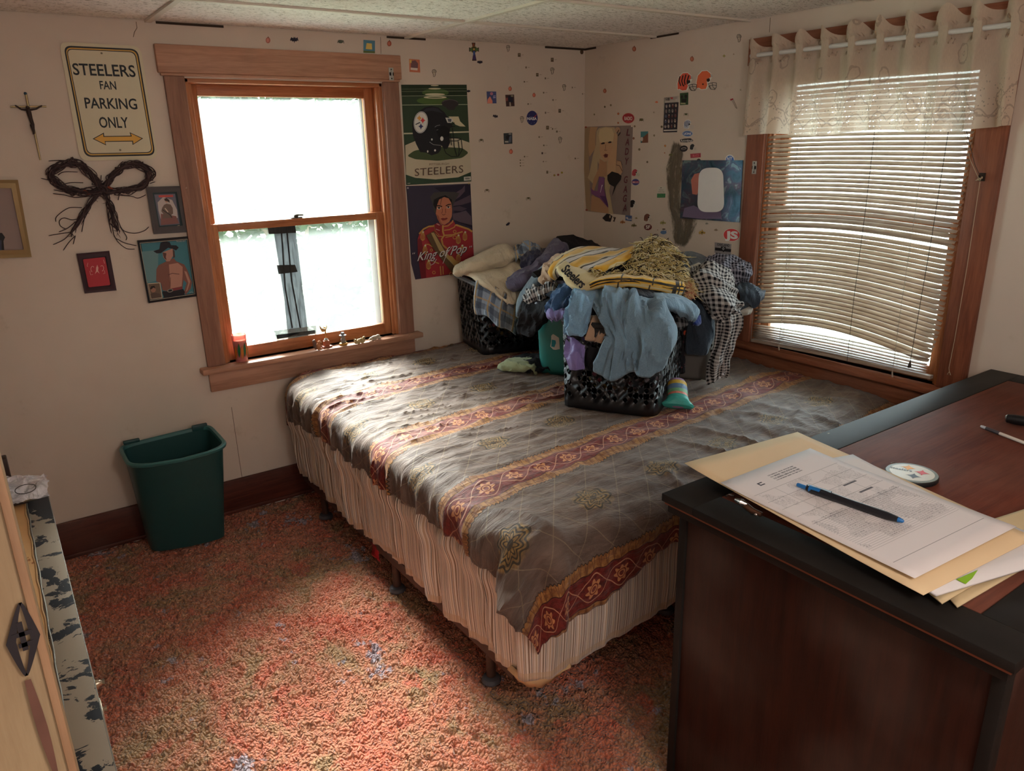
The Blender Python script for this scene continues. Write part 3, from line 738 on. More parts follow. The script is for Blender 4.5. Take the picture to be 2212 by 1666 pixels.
def quilt():
    du = .0105
    QX0, QY0 = BX0 + .022, BY0 + .022
    u0, u1, v0, v1 = -2.29, -.050, -2.52, .05
    nu, nv = int((u1 - u0) / du), int((v1 - v0) / du)
    P, U = [], []
    R, r = .11, .05
    for j in range(nv + 1):
        tj = j / nv; P.append([]); U.append([])
        for i in range(nu + 1):
            ti = i / nu
            v = v0 + (v1 - v0) * tj
            # left hem drop varies along the bed, foot hem likewise
            yv = max(QY0 - .1, v)
            dl = .165 + .055 * sstep(-.9, -.1, yv) + .012 * math.sin(yv * 4.3) + .02 * sstep(-1.75, -2.2, yv)
            uL = QX0 - dl; u = uL + (u1 - uL) * ti
            xv = min(max(u, QX0), u1)
            df = .315 - .11 * sstep(-1.85, -1.42, xv) - .02 * sstep(-1.2, -.5, xv)
            vF = QY0 - df; v = vF + (v1 - vF) * tj
            # nearest point on the rounded rectangle of the mattress top
            Rr = R if v < -1.2 else .17
            cx = max(u, QX0 + Rr) if u < QX0 + Rr else u
            cxc = QX0 + Rr if u < QX0 + Rr else u
            cyc = QY0 + Rr if v < QY0 + Rr else (BY1 - Rr if (v > BY1 - Rr and u < QX0 + Rr) else v)
            ax, ay = u - cxc, v - cyc; L = math.hypot(ax, ay)
            d = L - Rr if L > Rr else 0.0
            if u >= QX0 + Rr: d = (QY0 - v) if v < QY0 else (max(0, v - BY1) if v > BY1 else 0)
            if u >= QX0 + Rr: nx, ny = 0, (-1 if v < QY0 else 1)
            else: nx, ny = (ax / L, ay / L) if L > 1e-6 else (-1, 0)
            # wrinkles on top
            hx = max(0, ridge(u * 2.6 + v * 1.4, v * 13 + u * 1.8, 3)) ** 3 * .010 + fbm(u * 5, v * 24, 5, 3) * .0055 + max(0, ridge(u * 4, v * 7 - u * 3, 33)) ** 4 * .006
            foot = sstep(-1.55, -1.9, v)
            hx = hx * (1 - .5 * foot) + foot * (max(0, ridge(u * 6 + v * 2, v * 2.2, 8)) ** 3 * .012 + fbm(u * 12, v * 4, 2) * .005)
            right = sstep(-.9, -.5, u) * sstep(-1.3, -1.6, v)
            hx += right * max(0, ridge(u * 4 - v * 3, v * 3, 18)) ** 3 * .009
            # broad rise and sag of the mattress
            base = .004 * fbm(u * 1.3, v * 1.3, 7, 2)
            h = hx + base
            if d <= 0:
                e = min(1, (Rr - L) / .08) if (u < QX0 + Rr or v < QY0 + Rr) and L > 0 and (u < QX0 + Rr) else 1
                x, y, z = u, v, BZ - .006 + h
                edge = min(u - QX0, v - QY0, BY1 - v)
                z -= .018 * max(0, 1 - edge / .10) ** 2
            else:
                bx_, by_ = cxc + nx * Rr, cyc + ny * Rr
                if u >= QX0 + Rr: bx_, by_ = u, (QY0 if ny < 0 else BY1)
                arc = r * PI / 2
                if d < arc: a = d / r; o_ = r * math.sin(a); z = BZ - .006 - .018 - r * (1 - math.cos(a)) + h * (1 - d / arc)
                else: o_ = r; z = BZ - .006 - .018 - r - (d - arc)
                dd = max(0, d - .03)
                corner = 1 if (abs(nx) > .05 and abs(ny) > .05 and v < -1) else 0
                # gathered folds down the side
                s_ = v if abs(nx) > abs(ny) else u
                fd = ridge(s_ * 9, d * 1.5, 4) ** 2 * .022 + fbm(s_ * 26, d * 6, 6, 2) * .008
                if abs(ny) > abs(nx): fd = ridge(s_ * 4, d * 2, 14) ** 2 * .016
                if corner:
                    th = math.atan2(-ny, -nx)   # 0 at left side, pi/2 at the foot
                    w_ = math.sin(2 * th)
                    fd += w_ * (.050 * math.cos((th - .55) * 6.5) + .045) * min(1, d / .2)
                fd *= min(1, dd / .08)
                out = o_ + fd + h * .5 * min(1, d / arc)
                if d > arc: out = max(out, r + .004)
                x, y = bx_ + nx * out, by_ + ny * out
                z += .004 * math.sin(s_ * 90) * min(1, dd / .1)
                if v > BY1 - .02: y = min(y, -.012)
                if z < .1: z = .1
            P[-1].append((min(x, -.03), min(y, -.010), z)); U[-1].append((u, v))
    mb = MB(); mb.grid(P, M_QUILT, U); o = mb.build('bedspread', M_QUILT)
    solid(o, .004, -1)
    props(o, 'brown satin bedspread with red and gold floral stripes and round medallions, draped over the bed', 'bedspread')
quilt()
# ================================================================== desk
M_DBLK = None
def chipmat(name, base, chip, sc, thr, rough=.45, ch2=None):
    m, b = start(name); v = coords('Object'); n = noise(v, sc, 6, .65, .4)
    c = mixc(noise(v, 3, 3).ss(.35, .7) * .4, base, tuple(min(1, q * 1.8 + .01) for q in base[:3]) + (1,))
    f = n.ss(thr, thr + .015); c = mixc(f, c, chip if ch2 is None else mixc(noise(v, 20, 2).ss(.4, .6), chip, ch2))
    link_in(b.inputs['Base Color'], c); b.inputs['Roughness'].default_value = rough + .1; b.inputs['Specular IOR Level'].default_value = .15; bump(b, f * -1 + noise(v, 60, 2) * .1, .4, .002); return m
M_DBLK = chipmat('black_desk_edge', rgb(30, 27, 25), rgb(176, 166, 140), 9, .715)
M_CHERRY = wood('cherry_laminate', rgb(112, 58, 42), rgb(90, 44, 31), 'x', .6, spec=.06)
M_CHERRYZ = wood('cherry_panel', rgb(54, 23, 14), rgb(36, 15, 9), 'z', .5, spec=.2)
DX0, DX1, DY0, DY1, DZ = -1.838, -.045, -3.345, -2.505, .92
desk = thing('desk', 'black and cherry brown wooden desk with chipped edges, at the foot of the bed', 'desk', ((DX0 + DX1) / 2, (DY0 + DY1) / 2, 0))
q = MB(); bw = .105
for a, b_ in (((DX0, DY1 - bw, DZ - .022), (DX1, DY1, DZ)), ((DX0, DY0, DZ - .022), (DX0 + bw, DY1 - bw, DZ)), ((DX1 - bw, DY0, DZ - .022), (DX1, DY1 - bw, DZ)), ((DX0 + bw, DY0, DZ - .022), (DX1 - bw, DY0 + bw, DZ))): q.box(a, b_, M_DBLK, .002)
# the worn near corner is rounded
q.build('desk_top_border', M_DBLK, desk)
q = MB(); q.box((DX0 + bw + .002, DY0 + bw + .002, DZ - .022), (DX1 - bw - .002, DY1 - bw - .002, DZ - .0005), M_CHERRY, .001); q.build('desk_top_panel', M_CHERRY, desk)
q = MB(); q.box((DX0 + .006, DY0 + .006, DZ - .030), (DX1, DY1 - .006, DZ - .023), flat(rgb(120, 66, 44), .6), .001); q.build('edge_strip', None, desk)
q = MB(); q.box((DX0 + .012, DY0 + .012, DZ - .052), (DX1, DY1 - .012, DZ - .031), M_DBLK, .002); q.build('under_frame', M_DBLK, desk)
PX = DX0 + .045
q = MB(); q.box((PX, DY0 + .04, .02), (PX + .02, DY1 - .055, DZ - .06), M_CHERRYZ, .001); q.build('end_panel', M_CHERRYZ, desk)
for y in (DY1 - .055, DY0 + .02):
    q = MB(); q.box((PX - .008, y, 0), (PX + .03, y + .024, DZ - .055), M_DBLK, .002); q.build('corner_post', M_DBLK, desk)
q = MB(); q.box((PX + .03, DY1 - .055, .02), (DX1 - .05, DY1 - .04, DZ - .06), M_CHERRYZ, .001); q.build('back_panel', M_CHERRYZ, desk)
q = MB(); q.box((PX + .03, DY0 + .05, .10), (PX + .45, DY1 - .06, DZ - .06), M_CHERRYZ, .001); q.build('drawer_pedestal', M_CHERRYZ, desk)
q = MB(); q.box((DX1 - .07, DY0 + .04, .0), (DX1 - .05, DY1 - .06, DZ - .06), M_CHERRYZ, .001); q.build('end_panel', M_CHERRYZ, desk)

# ------------------------------------------------------------------ things on the desk
def inkpaper():
    m, b = start('printed_form'); u, v, _ = sep(coords('UV'))
    # printed rows, boxes, scribbled words; u across the sheet 0..1, v up the sheet 0..1.29
    uv = comb(u, v)
    rows = ((v * 62).frac()).lt(.16) * u.gt(.06) * u.lt(.94) * v.gt(.27) * v.lt(.66)
    txt = noise(mapping(uv, (95, 9, 1)), 3, 3, .8).gt(.50) * ((v * 62).frac() - .55).abs().lt(.22) * noise(uv, 5, 1).gt(.45) * v.gt(.30) * v.lt(.66) * u.gt(.07) * u.lt(.93)
    hand = noise(mapping(uv, (30, 16, 1), (0, 0, .4)), 3, 4, .7, 1.2); hand = (hand - .5).abs().lt(.012) * (noise(uv, 6, 1).gt(.52)) * v.gt(.60) * v.lt(1.05) * u.gt(.08) * u.lt(.93)
    box = ((u * 4).frac() - .02).abs().lt(.008) * v.gt(.62) * v.lt(1.05) + ((v * 9.5).frac()).lt(.035) * v.gt(.62) * v.lt(1.1) * u.gt(.05) * u.lt(.95)
    ttl = ((v * 40).frac() - .5).abs().lt(.3) * noise(mapping(uv, (50, 1, 1)), 4, 2, .8).gt(.47) * v.gt(1.11) * v.lt(1.19) * u.gt(.36) * u.lt(.64)
    lg = u.gt(.20) * u.lt(.25) * v.gt(1.12) * v.lt(1.155); lg = lg * (1 - u.gt(.213) * u.lt(.25) * v.gt(1.13) * v.lt(1.145))
    bar = (u.gt(.66) * u.lt(.80) * ((v - .83).abs().lt(.008)).max((v - .72).abs().lt(.008)))
    end = ((v - .145).abs()).lt(.002) * u.gt(.05) * u.lt(.95)
    k = rows * .45 + txt * .7 + hand * .85 + box.min(1) * .5 + ttl * .8 + lg + bar * .9 + end * .6
    c = mixc(k.min(1), rgb(222, 215, 215), rgb(56, 52, 62))
    link_in(b.inputs['Base Color'], c); b.inputs['Roughness'].default_value = .7; return m
M_FORM = inkpaper(); M_MANILA = flat(rgb(226, 198, 158), .75, var=.08, sc=8); M_PAPER = flat(rgb(222, 217, 217), .75, var=.03, sc=8); M_OLDP = flat(rgb(206, 184, 146), .8, var=.1, sc=12)
def sheet(name, q4, z, mat, label, cat='paper', th=.0006, n=14, lift=0, bend=None, uvh=1.29, parent=None, group=None):
    """q4: four photo corners TL,TR,BR,BL resting at height z"""
    A, B, C, D = [onZ(px, py, zz if zz else z) for (px, py, zz) in [(t + (None,))[:3] for t in q4]]
    P, U = [], []
    for j in range(n + 1):
        t = j / n; P.append([]); U.append([])
        for i in range(n + 1):
            s = i / n; p = A.lerp(B, s).lerp(D.lerp(C, s), t)
            if bend: p = p + Vector((0, 0, bend(s, t)))
            P[-1].append(tuple(p)); U[-1].append((s, (1 - t) * uvh))
    mb = MB(); mb.grid(P, mat, U); o = solid(mb.build(name, mat, parent), th, 1)
    if parent is None: props(o, label, cat, group)
    return o
zt = DZ + .001
sheet('file_folder', [(1960, 1195), (2250, 1120), (2330, 1160), (2068, 1314)], zt + .004, M_OLDP, 'lowest tan file folder, its end poking out under the papers on the desk', 'folder', .003)
sheet('file_folder', [(1905, 1200), (2235, 1095), (2330, 1130), (2035, 1306)], zt + .011, M_OLDP, 'second tan file folder from the bottom, under the white papers on the desk', 'folder', .003)
sheet('paper_stack', [(1610, 1055), (1850, 1003), (2330, 1200), (2022, 1293)], zt + .016, M_PAPER, 'white paper stack between the manila folder and the tan folders', 'papers', .005, bend=lambda s, t: .004 * max(0, t - .7) / .3)
fl = sheet('sticky_flag', [(2066, 1252), (2112, 1232), (2100, 1250), (2086, 1262)], zt + .0265, flat(rgb(140, 190, 30), .6), 'bright green sticky flag on the edge of the papers on the desk', 'sticky note', .0006)
sheet('manila_folder', [(1478, 1010), (1722, 938), (2238, 1160), (1995, 1284)], zt + .0285, M_MANILA, 'open manila folder under the printed form, overhanging the desk corner', 'folder', .0012, bend=lambda s, t: .012 * math.exp(-t * 6) * (1 - s * .5) + .003 * math.sin(t * 5))
sheet('white_sheet', [(1700, 1010), (1842, 985), (2160, 1140), (2100, 1180)], zt + .0325, M_PAPER, 'plain white sheet showing behind the printed form on the desk', 'paper', .0006, bend=lambda s, t: .004 * math.exp(-t * 6))
sheet('printed_form', [(1556, 1048), (1750, 973), (2196, 1138), (1976, 1250)], zt + .0355, M_FORM, 'white printed form filled in by hand, topmost on the manila folder', 'paper', .0006, bend=lambda s, t: .006 * math.exp(-t * 7))
# clip and keys under the folder
kc = thing('bulldog_clip', 'shiny metal clip lying under the folder near the desk corner', 'clip', onZ(1610, 1095, DZ))
mch = flat(rgb(180, 170, 165), .2, .9); q = MB(); c = onZ(1606, 1092, DZ + .012)
q.tube([onZ(1590, 1080, DZ + .014), onZ(1602, 1086, DZ + .018), onZ(1612, 1090, DZ + .014)], [.005, .009, .007], 10, mch); q.tube([onZ(1600, 1084, DZ + .010), onZ(1625, 1104, DZ + .010), onZ(1645, 1112, DZ + .008)], [.009, .008, .006], 10, flat(rgb(110, 80, 64), .35, .7)); q.build('grip', mch, kc)
q = MB(); q.tube([onZ(1568, 1072, DZ + .006), onZ(1575, 1068, DZ + .008), onZ(1586, 1072, DZ + .010)], .0025, 8, mch); q.ball(onZ(1633, 1112, DZ + .006), .005, mch, 10); q.build('lever', mch, kc)
# pen
def capsule(mb, a, b, r, mat, n=12, taper=(1, 1)):
    a, b = Vector(a), Vector(b); mb.tube([a, a.lerp(b, .02), a.lerp(b, .98), b], [r * taper[0] * .8, r * taper[0], r * taper[1], r * taper[1] * .8], n, mat)
pz = zt + .0355 + .0100
pa, pb = onZ(1722, 1047, pz), onZ(1953, 1127, pz); pen = thing('ballpoint_pen', 'black ballpoint pen with bright blue ends lying on the printed form', 'pen', pa.lerp(pb, .5))
mk = flat(rgb(22, 24, 32), .35, spec=.5); mb_ = flat(rgb(30, 110, 180), .3, spec=.5); L_ = lambda t: pa.lerp(pb, t)
q = MB(); q.tube([L_(.10), L_(.16), L_(.30), L_(.5), L_(.85), L_(.95)], [.0070, .0098, .0100, .0088, .0092, .0062], 14, mk); q.build('barrel', mk, pen)
q = MB(); q.tube([L_(0), L_(.01), L_(.10)], [.0042, .0054, .0054], 12, mb_); q.build('push_button', mb_, pen)
q = MB(); q.tube([L_(.95), L_(.99), L_(1)], [.0062, .0040, .0015], 12, mb_); q.build('tip', mb_, pen)
q = MB(); u_ = Vector((0, 0, .0098)); d_ = (pb - pa).normalized(); sd = d_.cross(Vector((0, 0, 1))) * .003
q.add([L_(.10) + u_ - sd, L_(.10) + u_ + sd, L_(.34) + u_ * 1.25 + sd, L_(.34) + u_ * 1.25 - sd, L_(.10) + u_ * .6 - sd, L_(.10) + u_ * .6 + sd, L_(.34) + u_ - sd * -1, L_(.34) + u_ - sd], [(0, 1, 2, 3), (4, 5, 6, 7), (0, 1, 5, 4), (3, 2, 6, 7)], mk)
q.build('clip', mk, pen); q = MB(); q.tube([L_(.13) + u_ * .12, L_(.24) + u_ * .12], .0094, 12, mb_); q.build('blue_insert', mb_, pen)
# round keychain badge with three coloured stars
def star4(c, r, ex, ey, k=.32, n=10, rot=0.0):
    pts = []
    for i in range(4):
        for j in range(n):
            t = j / n; a0 = PI / 2 * i + rot; a1 = PI / 2 * (i + 1) + rot
            # inward-bowed side between tip i and tip i+1
            A = Vector((math.cos(a0), math.sin(a0))); B = Vector((math.cos(a1), math.sin(a1))); p = A.lerp(B, t); Cc = (A + B).normalized() * k
            p = A * (1 - t) ** 2 + Cc * 2 * t * (1 - t) * .75 + B * t ** 2
            pts.append(Vector(c) + Vector(ex) * p.x * r + Vector(ey) * p.y * r)
    return pts
def text_mesh(txt, size=1.0, font=None, shear=0.0, bold=0.0, align='LEFT', spacing=1.0):
    cu = bpy.data.curves.new('t', 'FONT'); cu.body = txt; cu.size = size; cu.shear = shear; cu.offset = bold; cu.align_x = align; cu.space_character = spacing; cu.resolution_u = 3
    o = bpy.data.objects.new('t', cu); COL.objects.link(o); dg = bpy.context.evaluated_depsgraph_get(); me = bpy.data.meshes.new_from_object(o.evaluated_get(dg))
    vs = [v.co.copy() for v in me.vertices]; fs = [tuple(p.vertices) for p in me.polygons]
    bpy.data.objects.remove(o); bpy.data.curves.remove(cu); bpy.data.meshes.remove(me); return vs, fs
bc = onZ(1969, 1026, DZ + .008); badge = thing('team_badge', 'round black and white team badge with yellow, red and dark stars on the desk', 'badge', bc - Vector((0, 0, .008)))
ex, ey = (onZ(2028, 1036, DZ + .008) - onZ(1911, 1014, DZ + .008)) * .5, None
rb = ex.length; ex.normalize(); ey = Vector((0, 0, 1)).cross(ex)
q = MB(); A3 = Matrix((ex, ey, Vector((0, 0, 1)))).transposed(); c0 = bc - Vector((0, 0, .0075))
q.lathe([(rb * .97, 0), (rb, .002), (rb, .011), (rb * .98, .013)], c0, 40, flat(rgb(30, 30, 32), .4), A3)
q.build('disc', None, badge)
q = MB(); q.lathe([(rb * .97, .013), (rb * .965, .0145)], c0, 40, flat(rgb(120, 128, 118), .4), A3); q.lathe([(rb * .84, .0146), (rb * .83, .0150)], c0, 40, flat(rgb(214, 212, 198), .35), A3)
top = c0 + Vector((0, 0, .0155)); r_ = rb * .30
for (sx_, sy_, cc) in ((-.18, .42, rgb(240, 160, 20)), (.36, .14, rgb(214, 30, 44)), (.10, -.38, rgb(40, 42, 56))):
    q.poly(star4(top + ex * rb * sx_ + ey * rb * sy_, r_, ex, ey), flat(cc, .4))
vs, fs = text_mesh('Steelers', rb * .26, bold=.0004, align='CENTER'); q.add([top + ex * (v.x - rb * .42) + ey * (v.y + rb * .02) for v in vs], fs, flat(rgb(24, 24, 28), .4)); q.build('face', None, badge, smooth=False)
q = MB(); rc = bc - ex * rb * .72 + ey * rb * .78; q.tube([rc + Vector((.009 * math.cos(a), .009 * math.sin(a), .002)) for a in [k * PI / 8 for k in range(16)]], .0013, 6, mch, closed=True); q.build('key_ring', mch, badge)
# white mechanical pencil at the far right
pa, pb = onZ(2119, 921, DZ + .006), onZ(2275, 981, DZ + .006); L_ = lambda t: pa.lerp(pb, t)
wp = thing('mechanical_pencil', 'white mechanical pencil with dark grip lying on the desk', 'pencil', pa.lerp(pb, .5)); mwp = flat(rgb(214, 204, 192), .4)
q = MB(); q.tube([L_(.27), L_(.95)], .0050, 12, mwp); vs, fs = text_mesh('BIC', .006); dd = (pb - pa).normalized(); ss_ = Vector((0, 0, 1)).cross(dd)
q.build('barrel', mwp, wp); q = MB(); q.tube([L_(.08), L_(.28)], .0053, 12, flat(rgb(70, 62, 66), .4)); q.build('grip', None, wp)
q = MB(); q.tube([L_(.0), L_(.02), L_(.085)], [.0034, .0046, .0046], 12, flat(rgb(196, 196, 200), .3)); q.build('cap', None, wp)
# black textured case at the right edge
bc0, bc1 = onZ(2190, 906, DZ + .016), onZ(2290, 922, DZ + .016)
cs = thing('spectacle_case', 'black textured case with a metal end at the right edge of the desk', 'case', bc0.lerp(bc1, .5) - Vector((0, 0, .016)))
mbk = flat(rgb(20, 20, 22), .5, var=.4, sc=200); q = MB(); dirv = (bc1 - bc0).normalized()
q.tube([bc0 - dirv * .022, bc0 - dirv * .018, bc0, bc1, bc1 + dirv * .02], [.008, .013, .0155, .0155, .012], 16, mbk); q.build('case_body', mbk, cs)
q = MB(); q.tube([bc0 - dirv * .0235, bc0 - dirv * .0195], [.007, .0115], 16, mch); q.build('metal_end', mch, cs)

# ================================================================== waste bin
def wastebin():
    m = flat(rgb(36, 76, 76), .45, spec=.5, var=.08); root = thing('waste_bin', 'dark green plastic waste bin standing on the carpet under the back window', 'waste bin', (-2.635, -.2, 0))
    def prof(z, n=48, inset=0.0):
        t = z / .515; pts = []
        xa, xb = -2.790 + -.034 * t + inset, -2.470 + .036 * t - inset; yb = -.045 - .012 - inset; yf = -.235 - .115 * t + inset
        bow = .020 + .035 * t
        for k in range(n):
            a = 2 * PI * k / n; c, s = math.cos(a), math.sin(a); e = .28
            px = (abs(c) ** e) * (1 if c > 0 else -1); py = (abs(s) ** e) * (1 if s > 0 else -1)
            x = (xa + xb) / 2 + px * (xb - xa) / 2; y = (yb + yf) / 2 + py * (yb - yf) / 2
            if py < 0: y += bow * (px * px - 1) * (-py)
            y -= .035 * (x + 2.635) / .18 * (.4 if py > 0 else 1)
            pts.append((x, min(y, -.032), z + (.012 * (x + 2.6) / .2 if z > .4 else 0)))
        return pts
    rows = [prof(0, inset=.02)] + [prof(z) for z in (.006, .05, .15, .25, .35, .45, .498)]
    inner = [prof(z, inset=.004) for z in (.498, .40, .25, .1, .012)]
    q = MB(); q.grid(rows + inner, m, wrap=True); q.add(rows[0], [tuple(range(48))], m); q.add(inner[-1], [tuple(range(48))], m); b = q.build('bin_body', m, root)
    q = MB(); r0 = prof(.492, inset=-.003); r1 = prof(.497, inset=-.012); r2 = prof(.508, inset=-.013); r3 = prof(.514, inset=-.007); r4 = prof(.511, inset=.003); r5 = prof(.498, inset=.005)
    q.grid([r0, r1, r2, r3, r4, r5, r0], flat(rgb(60, 112, 112), .35, spec=.5), wrap=True); q.build('rim', None, root)
    for x in (-2.775, -2.475):
        q = MB(); q.box((x - .035, -.066 - .02 * (x > -2.6), .505), (x + .035, -.046 - .02 * (x > -2.6), .522 + .012 * (x > -2.6)), m, .004); q.build('bag_tab', m, root)
wastebin()

# ================================================================== left: trunk, door, bag
M_TRK = chipmat('worn_black_tin', rgb(40, 44, 50), rgb(160, 148, 132), 9.0, .47, .4)
M_TPLY = chipmat('worn_plywood', rgb(196, 150, 100), rgb(150, 96, 52), 10, .62, .6)
M_EDGE = flat(rgb(120, 114, 104), .5, .3)
TX0, TX1, TY0, TY1, TZ = -3.78, -3.147, -2.98, -.95, .75
trunk = thing('steamer_trunk', 'old tin-edged storage chest with chipped black paint and latches along the left side', 'chest', ((TX0 + TX1) / 2, (TY0 + TY1) / 2, 0))
q = MB(); q.box((TX0, TY0, .0), (TX1, TY1, TZ - .002), M_TRK, .004); q.build('body', M_TRK, trunk)
q = MB(); q.box((TX1 - .058, TY0, TZ - .01), (TX1 + .001, TY1, TZ + .002), M_TRK, .001); q.box((TX0, TY1 - .05, TZ - .01), (TX1 - .058, TY1, TZ + .002), M_TRK, .001); q.build('edge_band', M_TRK, trunk)
q = MB(); q.box((TX0, TY0, TZ - .004), (TX1 - .064, TY1 - .056, TZ + .001), M_TPLY, .001); q.build('top_panel', M_TPLY, trunk)
q = MB(); q.tube([(TX1 - .059 + .0012 * math.sin(k * 1.7), TY0 + (TY1 - TY0) * k / 40, TZ + .002) for k in range(41)], .0022, 6, M_EDGE); q.tube([(TX1 - .065 + .002 * math.sin(k * 2.1), TY0 + (TY1 - TY0) * k / 40, TZ + .001) for k in range(41)], .0026, 5, flat(rgb(190, 150, 104), .8)); q.tube([(TX1 + .001, TY0, TZ), (TX1 + .001, TY1, TZ)], .002, 6, M_EDGE); q.build('metal_lip', M_EDGE, trunk)
mbr = flat(rgb(172, 158, 138), .3, .8)
for (px, py, big) in ((134, 1181, 0), (160, 1290, 1), (190, 1385, 2), (226, 1527, 1), (238, 1580, 0)):
    p = onX(px, py, TX1); y = p.y
    q = MB(); z = .70
    if big == 2:
        q.box((TX1, y - .03, z - .05), (TX1 + .006, y + .045, z + .03), mbr, .002); q.tube([(TX1 + .006, y + .04, z + .02), (TX1 + .026, y + .04, z + .02), (TX1 + .026, y - .028, z + .02), (TX1 + .006, y - .028, z + .02)], .005, 8, mbr); q.tube([(TX1 + .01, y - .02, z), (TX1 + .045, y - .03, z - .03)], [.006, .009], 8, flat(rgb(60, 54, 52), .4, .5))
    else: q.lathe([(.008, 0), (.009, .004), (.004, .007 + .008 * (big == 0)), (.006, .012 + .008 * (big == 0))], (TX1, y, z + .02), 10, mbr, Matrix(((0, 0, 1), (0, 1, 0), (-1, 0, 0))))
    if big == 1: q.box((TX1, y - .03, z - .03), (TX1 + .005, y + .03, z + .03), mbr, .002)
    q.build(('stud', 'hasp', 'latch')[big], mbr, trunk)
# dark wooden block and plastic bag at the far end
dB = MB(); mdb = wood('dark_box_wood', rgb(64, 40, 30), rgb(40, 26, 20), 'z', .5)
bk = thing('wooden_box', 'dark brown wooden box standing at the far end of the chest', 'box', (-3.34, -1.02, TZ + .003))
a = Vector((-3.36, -1.00, TZ + .003))
q = MB(); q.box((-3.50, -1.01, TZ + .003), (-3.232, -.965, TZ + .125), mdb, .004); q.box((-3.50, -1.12, TZ + .003), (-3.20, -1.01, TZ + .018), mdb, .003); q.build('box_body', mdb, bk)
q = MB(); q.box((-3.215, -1.125, TZ + .010), (-3.175, -1.118, TZ + .020), mbr, .001); q.build('brass_plate', mbr, bk)
def bag():
    m, b = start('clear_plastic'); nt = m.node_tree; v = coords('Object')
    b.inputs['Base Color'].default_value = (.86, .84, .9, 1); b.inputs['Roughness'].default_value = .12; b.inputs['Specular IOR Level'].default_value = .8
    bump(b, noise(v, 22, 4, .6, 1.5), 1.0, .01)
    tp = nt.nodes.new('ShaderNodeBsdfTransparent'); mx = nt.nodes.new('ShaderNodeMixShader'); link_in(mx.inputs[0], .35 + noise(v, 26, 3, .6, 1).ss(.4, .6) * .45); nt.links.new(tp.outputs[0], mx.inputs[1]); nt.links.new(b.outputs[0], mx.inputs[2]); nt.links.new(mx.outputs[0], nt.nodes['Material Output'].inputs[0])
    root = thing('plastic_bag', 'crumpled clear zip bag lying on the far end of the old chest', 'plastic bag', (-3.27, -1.08, TZ + .019))
    nu, nv = 40, 26; rows = []
    for i in range(nu + 1):
        s = i / nu; rows.append([])
        for j in range(nv + 1):
            t = j / nv; x = -3.44 + .30 * s + .01 * fbm(t * 4, s * 4, 1); y = -1.165 + .12 * t + .02 * s
            z = TZ + .022 + .055 * math.sin(PI * t) ** .7 * (math.sin(PI * min(1, s * .9 + .1)) * .6 + .5) + .018 * fbm(s * 7, t * 6, 2) + (.02 * s * t)
            rows[-1].append((x, y, max(z, TZ + .020)))
    q = MB(); q.grid(rows, m); q.build('bag_film', m, root)
    q = MB(); q.tube([(-3.44 + .30 * k / 12, -1.052 + .02 * k / 12, TZ + .052 + .028 * math.sin(k * .7) * .3 + .03 * (k / 12)) for k in range(8)], .0035, 6, flat(rgb(210, 90, 130), .4)); q.build('zip_strip', None, root)
    q = MB(); q.tube([(-3.20 + .028 * math.cos(a), -1.13 + .012 * math.sin(a), TZ + .055 + .010 * math.sin(a)) for a in [k * PI / 10 for k in range(20)]], .0012, 6, flat(rgb(50, 44, 44), .5), closed=True); q.build('elastic_band', None, root)
bag()
# open door leaf at the very left
def doorleaf():
    m1 = wood('pine_door', rgb(160, 138, 106), rgb(140, 116, 86), 'z', .5); m2 = wood('pine_edge', rgb(158, 122, 90), rgb(138, 104, 76), 'z', .5); mk = flat(rgb(34, 28, 32), .5, var=.5, sc=60)
    A = at(90, 1348, .76); x0 = A.x; y0 = A.y
    root = thing('door_1', None, None, (x0 - .4, y0, 0)); root['kind'] = 'structure'
    q = MB(); q.box((x0 - .86, y0 - .0, .01), (x0, y0 + .036, 2.05), m1, .006); q.build('door_panel', m1, root)
    q = MB(); q.box((x0 - .007, y0 - .0025, .01), (x0 - .0005, y0 + .0005, 2.05), m2, .001); q.build('edge_strip', m2, root)
    # dark worn strike mark: a pointed loop with a stroke inside, and a long scratch below it
    q = MB(); zt_ = onY(72, 1290, y0).z; zb_ = onY(75, 1450, y0).z; cz = (zt_ + zb_) / 2; hh = (zt_ - zb_) / 2; cx = x0 - .0145; ww = .0085; yy = y0 - .003
    for sgn in (-1, 1):
        P = []
        for k in range(21):
            t = -1 + k / 10; wd = .0024 * (1.2 - abs(t)) + .0006; xx = cx + sgn * ww * (1 - abs(t)) ** .8 + .004 * t
            P.append([(xx - wd, yy, cz + hh * t), (xx + wd, yy, cz + hh * t)])
        q.grid(P, mk)
    q.box((cx - .007, yy - .0003, cz + hh * .1), (cx + .007, yy, cz + hh * .22), mk); q.box((cx - .002, yy - .0003, cz - hh * .3), (cx + .002, yy, cz + hh * .5), mk); q.box((cx - .004, yy - .0003, cz - hh * .2), (cx + .006, yy, cz - hh * .08), mk)
    q.build('worn_mark', mk, root, smooth=False)
    q = MB(); P = []; mr2 = flat(rgb(104, 70, 58), .6, var=.5, sc=40)
    for k in range(31):
        t = k / 30; z = zb_ - .004 - t * .5; w = .0022 + .0016 * math.sin(t * 17); xx = cx - .004 + .003 * math.sin(t * 5); P.append([(xx - w, yy, z), (xx + w, yy, z)])
    q.grid(P, mr2); q.build('scratch', mr2, root, smooth=False)
doorleaf()
